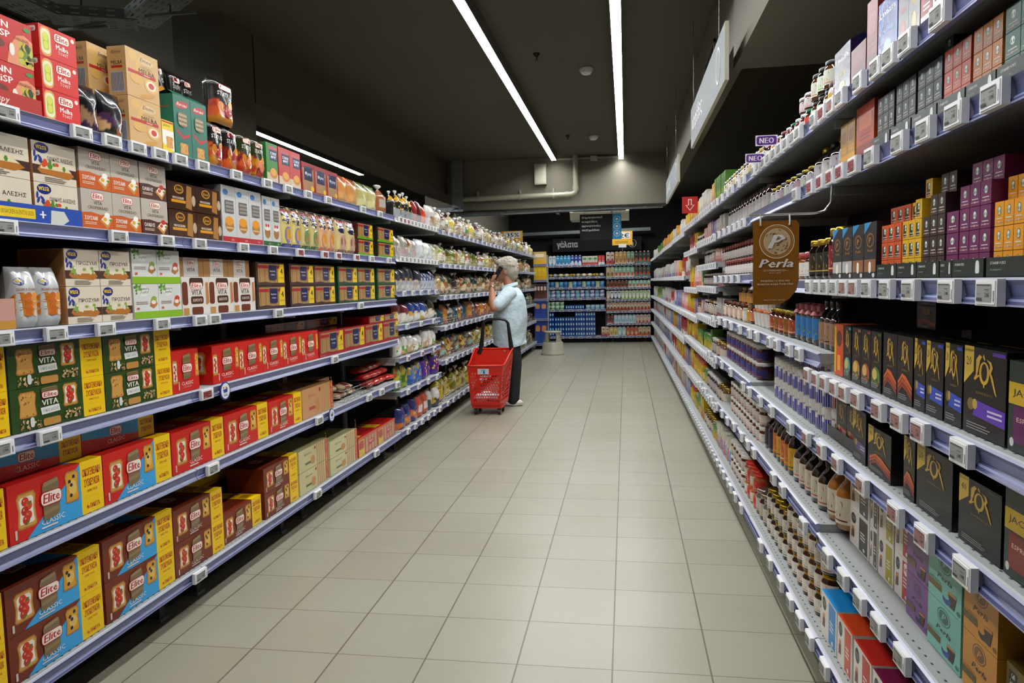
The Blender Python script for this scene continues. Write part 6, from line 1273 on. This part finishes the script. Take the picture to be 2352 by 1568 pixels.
# air conditioner
o = empty('air_conditioner', (-.96, 13.0, 2.43)); m = MB(); m.poly([(0, 0, .19), (0, .6, .19), (0, .6, 0), (0, .12, 0)], '#a8a592', 'plastic'); m.poly([(1.03, 0, .19), (1.03, .12, 0), (1.03, .6, 0), (1.03, .6, .19)], '#a8a592', 'plastic'); m.poly([(0, .12, 0), (1.03, .12, 0), (1.03, 0, .12), (0, 0, .12)][::-1], '#b0ad9a', 'plastic'); m.poly([(0, .12, 0), (0, .6, 0), (1.03, .6, 0), (1.03, .12, 0)], '#a8a592', 'plastic'); m.poly([(0, 0, .19), (1.03, 0, .19), (1.03, .6, .19), (0, .6, .19)], '#a8a592', 'plastic'); m.poly([(0, 0, .12), (1.03, 0, .12), (1.03, 0, .19), (0, 0, .19)], '#b0ad9a', 'plastic'); m.build('body', o)
m = MB(); m.box(.06, .97, -.004, 0, .13, .175, '#15151a', 'matte'); m.build('air_outlet', o); m = MB(); m.box(.06, .97, -.016, -.004, .148, .158, '#b8b5a2', 'plastic'); m.build('louvre', o); m = MB()
for x in (.15, .88): m.tube([(x, .3, .19), (x, .3, CEIL-2.43)], .006, '#77756c', 'metal', 6)
m.build('hanger', o); tag(o, 'cream ceiling hung air conditioner behind the aisle sign', 'air conditioner')
# perforated cable trays
def tray(p0, p1, w, hgt, name, label, updir=(0, 0, 1), par=None, solid=False):
    p0 = Vector(p0); p1 = Vector(p1); t = (p1-p0); L = t.length; t.normalize(); up = Vector(updir); s = t.cross(up).normalized(); mb = MB()
    def panel(o, a, b, La, Lb):
        n = max(2, int(La/.09)); r = max(1, int(Lb/.03)); cw = La/n; ch = Lb/r
        for i in range(n):
            for j in range(r):
                q = lambda u, v: tuple(o+a*(cw*(i+u))+b*(ch*(j+v))); A = [(0, 0), (1, 0), (1, 1), (0, 1)]; Bq = [(.25, .36), (.75, .36), (.75, .64), (.25, .64)]
                for k in range(4): mb.poly([q(*A[k]), q(*A[(k+1) % 4]), q(*Bq[(k+1) % 4]), q(*Bq[k])], '#8d9496', 'galvanised')
    panel(p0-s*w/2, t, s, L, w); panel(p0-s*w/2, t, up, L, hgt); panel(p0+s*w/2, t, up, L, hgt)
    o = mb.build(name, par)
    if label: tag(o, label, 'cable tray')
    return o
o = empty('cable_tray', (0, 0, 0)); tray((-3.42, 1.6, 2.95), (-3.34, 4.0, 2.95), .2, .06, 'straight_section', None, par=o); tray((-3.34, 4.0, 2.95), (-2.95, 4.25, 2.97), .2, .06, 'bend_section', None, par=o); tray((-2.95, 4.25, 2.97), (-2.2, 3.75, 3.02), .2, .06, 'branch_section', None, par=o); tag(o, 'perforated metal cable tray with a bend in the upper left corner', 'cable tray', 'perforated cable trays')
s = MB()
for x, y in ((-3.4, 2.4), (-3.25, 4.15), (-2.6, 4.05)): s.tube([(x, y, 2.95), (x, y, CEIL)], .005, '#77756c', 'metal', 6); s.box(x-.16, x+.16, y-.01, y+.01, 2.935, 2.95, '#6d7274', 'matte')
s.build('hanger', o)
o = empty('cable_tray', (0, 0, 0)); tray((-2.5, 10.95, 2.47), (-2.5, 10.95, 3.2), .16, .05, 'vertical_section', None, (0, 1, 0), par=o); tray((-3.3, 10.95, 2.47), (-2.42, 10.95, 2.47), .06, .05, 'horizontal_section', None, (0, 1, 0), par=o); tag(o, 'metal cable tray climbing the end of the left beam', 'cable tray', 'perforated cable trays')
o = empty('cable_tray', (0, 0, 0)); tray((-2.6, 11.35, 2.40), (.56, 11.35, 2.43), .14, .05, 'straight_section', None, par=o); s = MB()
for x in (-1.9, -1.02, -.2): s.box(x-.02, x+.02, 11.24, 11.46, 2.385, 2.4, '#6d7274', 'matte'); s.tube([(x, 11.3, 2.4), (x, 11.3, 2.48)], .004, '#6d7274', 'metal', 6)
s.build('bracket', o); tag(o, 'long perforated cable tray under the cross beam', 'cable tray', 'perforated cable trays')
o = empty('cable_tray', (0, 0, 0)); tray((-2.6, 16.9, 2.42), (.56, 16.9, 2.46), .1, .07, 'straight_section', None, par=o); s = MB(); s.box(.1, .16, 16.8, 16.86, 2.3, 2.42, '#a8a8a4', 'plastic'); s.build('socket_box', o); tag(o, 'perforated cable tray on the dark far wall above the milk sign', 'cable tray', 'perforated cable trays')

# ---------------------------------------------------------------- step stool
o = empty('step_stool', (-1.36, 13.65, 0)); SC = '#a3a08f'
m = MB(); m.lathe([(.216, 0, SC), (.222, .012, SC), (.212, .02, SC), (.19, .225, SC), (.182, .235, SC)], 0, 0, 32, 'plastic'); m.build('base', o)
m = MB()
for k in range(4):
    a = math.pi/4+k*math.pi/2; P = []
    for j, (r, z, hw) in enumerate(((.175, .232, .34), (.165, .3, .24), (.15, .41, .3))):
        P.append([((r-dr)*math.cos(a+da), (r-dr)*math.sin(a+da), z) for da, dr in ((-hw, 0), (-hw/2, 0), (0, 0), (hw/2, 0), (hw, 0), (hw, .03), (0, .035), (-hw, .03))])
    m.grid(P, SC, 'plastic', False, False, True)
m.build('leg_ring', o); m = MB(); m.lathe([(.15, .4, SC), (.165, .41, SC), (.168, .428, SC), (.155, .436, SC), (.02, .43, SC)], 0, 0, 32, 'plastic'); m.build('top_step', o); tag(o, 'beige round plastic step stool standing near the milk wall', 'stool')
# ---------------------------------------------------------------- shopper and trolley
def cloth_mat(name, col, rough, sc, st, di, col2=None):
    def f(nt, b):
        N = nt.nodes.new; K = nt.links.new; tc = N('ShaderNodeTexCoord'); no = N('ShaderNodeTexNoise'); no.inputs['Scale'].default_value = sc; no.inputs['Detail'].default_value = 4; K(tc.outputs['Object'], no.inputs['Vector'])
        cr = N('ShaderNodeValToRGB'); cr.color_ramp.elements[0].color = srgb(col); cr.color_ramp.elements[1].color = srgb(col2 or col); K(no.outputs['Fac'], cr.inputs[0]); K(cr.outputs[0], b.inputs['Base Color']); b.inputs['Roughness'].default_value = rough
        bp = N('ShaderNodeBump'); bp.inputs['Strength'].default_value = st; bp.inputs['Distance'].default_value = di; K(no.outputs['Fac'], bp.inputs['Height']); K(bp.outputs[0], b.inputs['Normal'])
    node_mat(name, f)
cloth_mat('skin', '#9c6a50', .5, 9, .1, .004, '#ad7a5e'); cloth_mat('shirt', '#adc1c9', .8, 8, 1., .035, '#c2d4da'); cloth_mat('trousers', '#121316', .85, 18, .6, .012, '#1e2024'); cloth_mat('hair', '#7d796b', .75, 55, .6, .008, '#b8b3a4'); cloth_mat('shoe', '#c9c5ba', .6, 20, .1, .004)
PX, PY = -1.27, 7.97
def blob(name, items, mat, parent, vox=.008, smooth=4):
    """items: (p0, p1, r0, r1) tapered limbs or (centre, (rx,ry,rz)) ellipsoids, fused into one surface"""
    bm = bmesh.new()
    for it in items:
        if it[0] == 'loft':
            rings = []; n = 28
            for cx, cy, z, rx_, ry_ in it[1]: rings.append([bm.verts.new((cx+rx_*math.cos(2*math.pi*j/n), cy+ry_*math.sin(2*math.pi*j/n), z)) for j in range(n)])
            for a, b in zip(rings, rings[1:]):
                for j in range(n): bm.faces.new((a[j], a[(j+1) % n], b[(j+1) % n], b[j]))
            bm.faces.new(rings[0][::-1]); bm.faces.new(rings[-1])
        elif len(it) == 2:
            c, r = it; M = Matrix.Translation(c) @ Matrix.Diagonal((*r, 1)); bmesh.ops.create_icosphere(bm, subdivisions=3, radius=1, matrix=M)
        elif len(it) == 3:
            c, r, rot = it; M = Matrix.Translation(c) @ Matrix.Rotation(rot[1], 4, rot[0]) @ Matrix.Diagonal((*r, 1)); bmesh.ops.create_icosphere(bm, subdivisions=3, radius=1, matrix=M)
        else:
            p0, p1, r0, r1 = it; p0 = Vector(p0); p1 = Vector(p1); d = p1-p0; q = d.to_track_quat('Z', 'Y').to_matrix().to_4x4()
            bmesh.ops.create_cone(bm, cap_ends=True, segments=20, radius1=r0, radius2=r1, depth=d.length, matrix=Matrix.Translation((p0+p1)/2) @ q)
            bmesh.ops.create_icosphere(bm, subdivisions=3, radius=r0, matrix=Matrix.Translation(p0)); bmesh.ops.create_icosphere(bm, subdivisions=3, radius=r1, matrix=Matrix.Translation(p1))
    me = bpy.data.meshes.new(name); bm.to_mesh(me); bm.free(); me.materials.append(MAT[mat]); o = bpy.data.objects.new(name, me); C.objects.link(o); o.parent = parent
    rm = o.modifiers.new('fuse', 'REMESH'); rm.mode = 'VOXEL'; rm.voxel_size = vox; rm.use_smooth_shade = True; sm = o.modifiers.new('smooth', 'SMOOTH'); sm.factor = .5; sm.iterations = smooth; return o
p = empty('person', (PX, PY, 0))
# head, neck, arms, hands in one surface
HD = Vector((-.045, -.0, 1.475)); it = []
it += [((-.035, 0, 1.50), (.098, .076, .115)), ((-.075, 0, 1.43), (.062, .056, .062)), ((-.128, 0, 1.465), (-.146, 0, 1.445), .012, .017), ((-.118, 0, 1.425), (-.128, 0, 1.425), .02, .012), ((-.112, 0, 1.385), (.03, .032, .024))]
it += [((-.02, -.078, 1.46), (.018, .012, .03)), ((-.02, .078, 1.46), (.018, .012, .03)), ((-.02, 0, 1.42), (.02, 0, 1.29), .056, .062), ((.02, 0, 1.30), (.02, 0, 1.22), .06, .09)]
for sy in (-1, 1): it.append(((-.118, sy*.03, 1.482), (.014, .018, .009)))
SH_L = (.0, -.165, 1.2); EL = (-.115, -.30, 1.085); WR = (-.152, -.2, 1.285)
it += [(SH_L, EL, .046, .042), (EL, (-.135, -.26, 1.16), .044, .043), ((-.135, -.26, 1.16), WR, .043, .027)]
it += [(WR, (-.15, -.165, 1.335), .026, .03), ((-.148, -.15, 1.352), (.022, .034, .042))]
# fingers wrapped round the lower half of the phone
for k, (z, ln) in enumerate(((1.375, .9), (1.395, 1.), (1.413, .95), (1.428, .8))):
    a = Vector((-.165+.008*k, -.16, z-.012)); b_ = a+Vector((.008, -.026, .012))*ln; c_ = b_+Vector((.038, -.006, .008))*ln; it += [(tuple(a), tuple(b_), .0095, .009), (tuple(b_), tuple(c_), .009, .0075)]
it += [((-.135, -.135, 1.36), (-.112, -.135, 1.40), .012, .0105), ((-.112, -.135, 1.40), (-.094, -.138, 1.432), .0105, .009)]
# right arm hanging on the far side
it += [((.02, .19, 1.24), (.02, .25, .99), .052, .042), ((.02, .25, .99), (-.06, .24, .79), .041, .027), ((-.065, .24, .765), (.028, .018, .045))]
for k in range(4): a = Vector((-.085+.016*k, .24, .735)); it += [(tuple(a), tuple(a+Vector((-.006, -.004, -.035))), .009, .0085), (tuple(a+Vector((-.006, -.004, -.035))), tuple(a+Vector((-.0, -.016, -.062))), .0085, .007)]
it += [((-.09, .23, .77), (-.105, .215, .735), .0115, .009)]
blob('body', it, 'skin', p, .0055, 2)
# hair: cap and nape, tufts in front
hr = [((-.005, 0, 1.535), (.118, .092, .098)), ((.035, 0, 1.48), (.085, .084, .095)), ((.05, 0, 1.42), (.055, .06, .05)), ((-.09, 0, 1.57), (.055, .07, .04)), ((-.125, .01, 1.57), (.03, .05, .022))]
rd = random.Random(2)
for i in range(110):
    a = rd.uniform(0, 2*math.pi); e = rd.uniform(-.1, 1.4); v = Vector((math.cos(a)*math.cos(e)*.112-.005, math.sin(a)*math.cos(e)*.088, math.sin(e)*.094+1.535)); w2 = v+Vector((rd.uniform(-.02, .03), rd.uniform(-.01, .01), rd.uniform(-.025, .012)))
    if v.x < -.09 and v.z < 1.55: continue
    hr.append((tuple(v), tuple(w2), .012, .007))
blob('hair', hr, 'hair', p, .0055, 5)
# spectacles are not visible; shirt
sh = [('loft', [(.0, 0, .69, .178, .198), (-.005, 0, .76, .184, .203), (.0, 0, .84, .190, .207), (.006, 0, .92, .193, .207), (.012, 0, 1.0, .188, .203), (.02, 0, 1.08, .172, .2), (.028, 0, 1.15, .152, .198), (.033, 0, 1.21, .13, .18), (.033, 0, 1.255, .105, .13), (.028, 0, 1.295, .078, .082)])]
sh += [((.022, -.135, 1.225), (-.075, -.268, 1.118), .088, .07), ((.022, .135, 1.225), (.02, .245, 1.06), .088, .07), ((.1, -.06, 1.17), (.05, .09, .06)), ((.03, .02, 1.02), (.165, .17, .05))]
so = blob('shirt', sh, 'shirt', p, .008, 8)
c = MB(); P = []
for r, z, dx in ((.075, 1.285, .02), (.072, 1.32, .015), (.078, 1.335, .015), (.09, 1.3, .012)): P.append([(dx+r*1.05*math.cos(2*math.pi*j/20), r*math.sin(2*math.pi*j/20), z+.02*math.cos(2*math.pi*j/20)) for j in range(20)])
c.grid(P, '#b9cdd4', 'matte', True, False, True); c.mats = ['shirt']; c.build('collar', p)
h = MB(); P = []
for k, z in enumerate((.72, .70, .685, .665)):
    P.append([((.181+.001*k)*math.cos(2*math.pi*j/40), (.201+.001*k)*math.sin(2*math.pi*j/40), z+(.0 if k < 2 else .018*math.cos(4*math.pi*j/40))) for j in range(40)])
h.grid(P, '#b9cdd4', 'matte', True, False, True); h.mats = ['shirt']; h.build('shirt_hem', p)
tr = [((.0, 0, .74), (.14, .16, .1)), ((.03, -.08, .70), (.062, -.09, .46), .096, .08), ((.062, -.09, .46), (.035, -.09, .075), .078, .07), ((-.01, .08, .70), (-.04, .09, .46), .096, .08), ((-.04, .09, .46), (-.05, .1, .075), .078, .07)]
blob('trousers', tr, 'trousers', p, .009, 5)
for nm, (x, y) in (('shoe', (.055, -.09)), ('shoe', (-.07, .1))): blob(nm, [((x+.035, y, .035), (.058, .042, .034)), ((x-.06, y, .028), (.085, .045, .027)), ((x-.02, y, .012), (.115, .044, .011))], 'shoe', p, .006, 2)
w_ = MB(); ax = Vector((.0, .085, .05)).normalized(); cc = Vector((-.1515, -.195, 1.292)); u1 = ax.cross(Vector((1, 0, 0))).normalized(); u2 = ax.cross(u1)
P = [[tuple(cc+ax*s+u1*(r*math.cos(2*math.pi*j/16))+u2*(r*math.sin(2*math.pi*j/16))) for j in range(16)] for s, r in ((-.011, .030), (-.010, .034), (.010, .034), (.011, .030))]
w_.grid(P, '#b8b8b4', 'metal', True, False, True); w_.build('wristwatch', p)
tag(p, 'grey haired person in pale blue shirt and dark trousers, phone held to ear', 'person')
ph = MB(); ph.box(-.024, .024, -.0055, .0055, -.078, .078, '#15171a', 'plastic'); o = ph.build('phone', None, (PX-.092, PY-.148, 1.455)); o.rotation_euler = (.12, .60, .1)
s = MB(); s.box(-.02, .02, -.0065, -.0056, -.05, .06, '#0b0c0e', 'plastic'); s.box(-.006, .006, -.0068, -.0066, .045, .05, '#77797c', 'plastic'); s.build('back_cover', o); s = MB(); s.box(-.02, .02, .0056, .0064, -.07, .07, '#050506', 'glass'); s.build('screen', o); tag(o, 'black mobile phone held against the ear of the person', 'phone')

# trolley basket
RD = '#c81f0c'; t = empty('basket_trolley', (-1.41, 7.42, 0)); ox, oy = 1.42, -7.46
FT = [(-1.605, 7.28), (-1.245, 7.28)]; BT = [(-1.600, 7.68), (-1.190, 7.68)]; FB_ = [(-1.585, 7.33), (-1.285, 7.33)]; BB = [(-1.57, 7.62), (-1.25, 7.62)]
def pt(x, y, z): return (x+ox, y+oy, z)
def rimz(s): return .515+.14*(3*s*s-2*s*s*s)
ZB = .105
def wall(a0, a1, b0, b1, z0f, z1f, nx, nz, name, v0=.0, v1=.8, skipf=None):
    """a: bottom ends, b: top ends; z1f(u) gives the rim height; holes between v0 and v1"""
    m = MB()
    def S(u, v):
        bx = a0[0]+(a1[0]-a0[0])*u; by = a0[1]+(a1[1]-a0[1])*u; tx = b0[0]+(b1[0]-b0[0])*u; ty = b0[1]+(b1[1]-b0[1])*u; z = z0f+(z1f(u)-z0f)*v
        return pt(bx+(tx-bx)*v, by+(ty-by)*v, z)
    rows = [(v0+(v1-v0)*j/nz, v0+(v1-v0)*(j+1)/nz) for j in range(nz)]
    for lo, hi in ((0, v0), (v1, 1)):
        if hi-lo > .001:
            for i in range(nx): m.poly([S(i/nx, lo), S((i+1)/nx, lo), S((i+1)/nx, hi), S(i/nx, hi)], RD, 'plastic')
    mu = .05
    for j, (va, vb) in enumerate(rows):
        off = (j % 2)*.5; us = [mu+(1-2*mu)*(i+off)/nx for i in range(nx+1-(j % 2))]
        edges = [0]+us+[1]
        for i in range(len(edges)-1):
            ua, ub = edges[i], edges[i+1]
            if i == 0 or i == len(edges)-2 or (skipf and skipf((ua+ub)/2, (va+vb)/2)): m.poly([S(ua, va), S(ub, va), S(ub, vb), S(ua, vb)], RD, 'plastic'); continue
            cu, cv = (ua+ub)/2, (va+vb)/2; ru, rv = (ub-ua)*.46, (vb-va)*.46
            K = [(cu+ru*math.cos(math.pi*(.25+k/4)), cv+rv*math.sin(math.pi*(.25+k/4))) for k in range(8)]; Q = [(ub, vb), (cu, vb), (ua, vb), (ua, cv), (ua, va), (cu, va), (ub, va), (ub, cv)]
            for k in range(8): m.poly([S(*K[k]), S(*Q[k]), S(*Q[(k+1) % 8]), S(*K[(k+1) % 8])], RD, 'plastic')
    o = m.build(name, t); sl = o.modifiers.new('thickness', 'SOLIDIFY'); sl.thickness = .004; return o
wall(FB_[0], FB_[1], FT[0], FT[1], ZB, lambda u: .515, 11, 10, 'front_panel', .08, .84, lambda u, v: .3 < u < .62 and v > .76)
wall(FB_[1], BB[1], FT[1], BT[1], ZB, lambda u: rimz(u), 9, 10, 'side_panel', .08, .82, lambda u, v: abs(v-.1-.55*u) < .035)
wall(FB_[0], BB[0], FT[0], BT[0], ZB, lambda u: rimz(u), 9, 10, 'side_panel', .08, .82)
wall(BB[0], BB[1], BT[0], BT[1], ZB, lambda u: .655, 11, 8, 'back_panel', .06, .5)
m = MB(); m.poly([pt(*FB_[0], ZB), pt(*FB_[1], ZB), pt(*BB[1], ZB), pt(*BB[0], ZB)], RD, 'plastic'); m.box(-1.585+ox, -1.27+ox, 7.345+oy, 7.61+oy, ZB-.035, ZB-.002, RD, 'plastic'); m.build('floor_panel', t)
m = MB(); rim = [pt(FT[0][0], FT[0][1], .515), pt(FT[1][0], FT[1][1], .515)]; rim += [pt(FT[1][0]+(BT[1][0]-FT[1][0])*s, 7.28+.4*s, rimz(s)) for s in (.15, .3, .45, .6, .75, .9, 1)]; rim += [pt(BT[0][0]+(FT[0][0]-BT[0][0])*s, 7.68-.4*s, rimz(1-s)) for s in (0, .1, .25, .4, .55, .7, .85, 1)]
m.tube(rim, .009, '#d0230e', 'plastic', 8); m.build('rim', t)
m = MB(); m.box(-1.50+ox, -1.385+ox, 7.268+oy, 7.272+oy, .43, .485, '#c4c6c4', 'plastic'); f = Face(m, lambda u, v, q: (-1.50+ox+.115*u, 7.268+oy-q, .43+.055*v), .115, .055, 'plastic', None, .0004); f.R(.32, .12, .68, .88, '#3a9ac0'); f.P([(.34, .14), (.42, .14), (.52, .8), (.44, .8)], '#d8dcdc'); f.P([(.56, .14), (.66, .14), (.52, .86), (.48, .7)], '#223a78'); m.build('badge', t)
m = MB(); HC = '#111214'; hp = [(-1.565, .6), (-1.545, .64), (-1.525, .78), (-1.515, .9), (-1.5, .945), (-1.46, .965), (-1.33, .967), (-1.27, .955), (-1.245, .92), (-1.232, .8), (-1.215, .66), (-1.2, .6)]
m.tube([pt(x, 7.69, z) for x, z in hp], [.03, .026, .02, .016, .015, .015, .015, .015, .016, .02, .026, .03], HC, 'plastic', 10); m.build('handle', t)
m = MB(); m.tube([pt(-1.285, 7.672, .63), pt(-1.285, 7.665, .63)], .01, '#b8a860', 'plastic', 12); m.build('coin_disc', t)
for x in (-1.545, -1.30):
    for y in (7.37, 7.585):
        m = MB(); m.tube([pt(x-.012, y, .03), pt(x+.012, y, .03)], .03, '#1b1a1a', 'plastic', 16); m.box(x-.02+ox, x+.02+ox, y-.02+oy, y+.02+oy, .05, .072, '#1b1a1a', 'plastic'); m.build('wheel', t)
tag(t, 'red perforated basket trolley with black handle standing in front of the shopper', 'trolley')
for i, (dx, dy, z, c1) in enumerate(((-.08, -.03, .108, '#d4d4d0'), (.06, .0, .108, '#c8c8c2'), (-.02, .08, .108, '#dcdcd8'))):
    put('L', 0, 0, .13, .1, .09, 'softpack', (c1, '#c8ccd0'), uniq('white packet lying in the red trolley, %s' % ['front left', 'right', 'rear'][i]), 'white packets in the red trolley')
    q = [o for o in C.objects if o.get('label', '').startswith('white packet lying in the red trolley, %s' % ['front left', 'right', 'rear'][i])][0]; q.location = (-1.42+dx-.06, 7.45+dy-.03, z+.002); q.rotation_euler = (0, 0, .3*i)
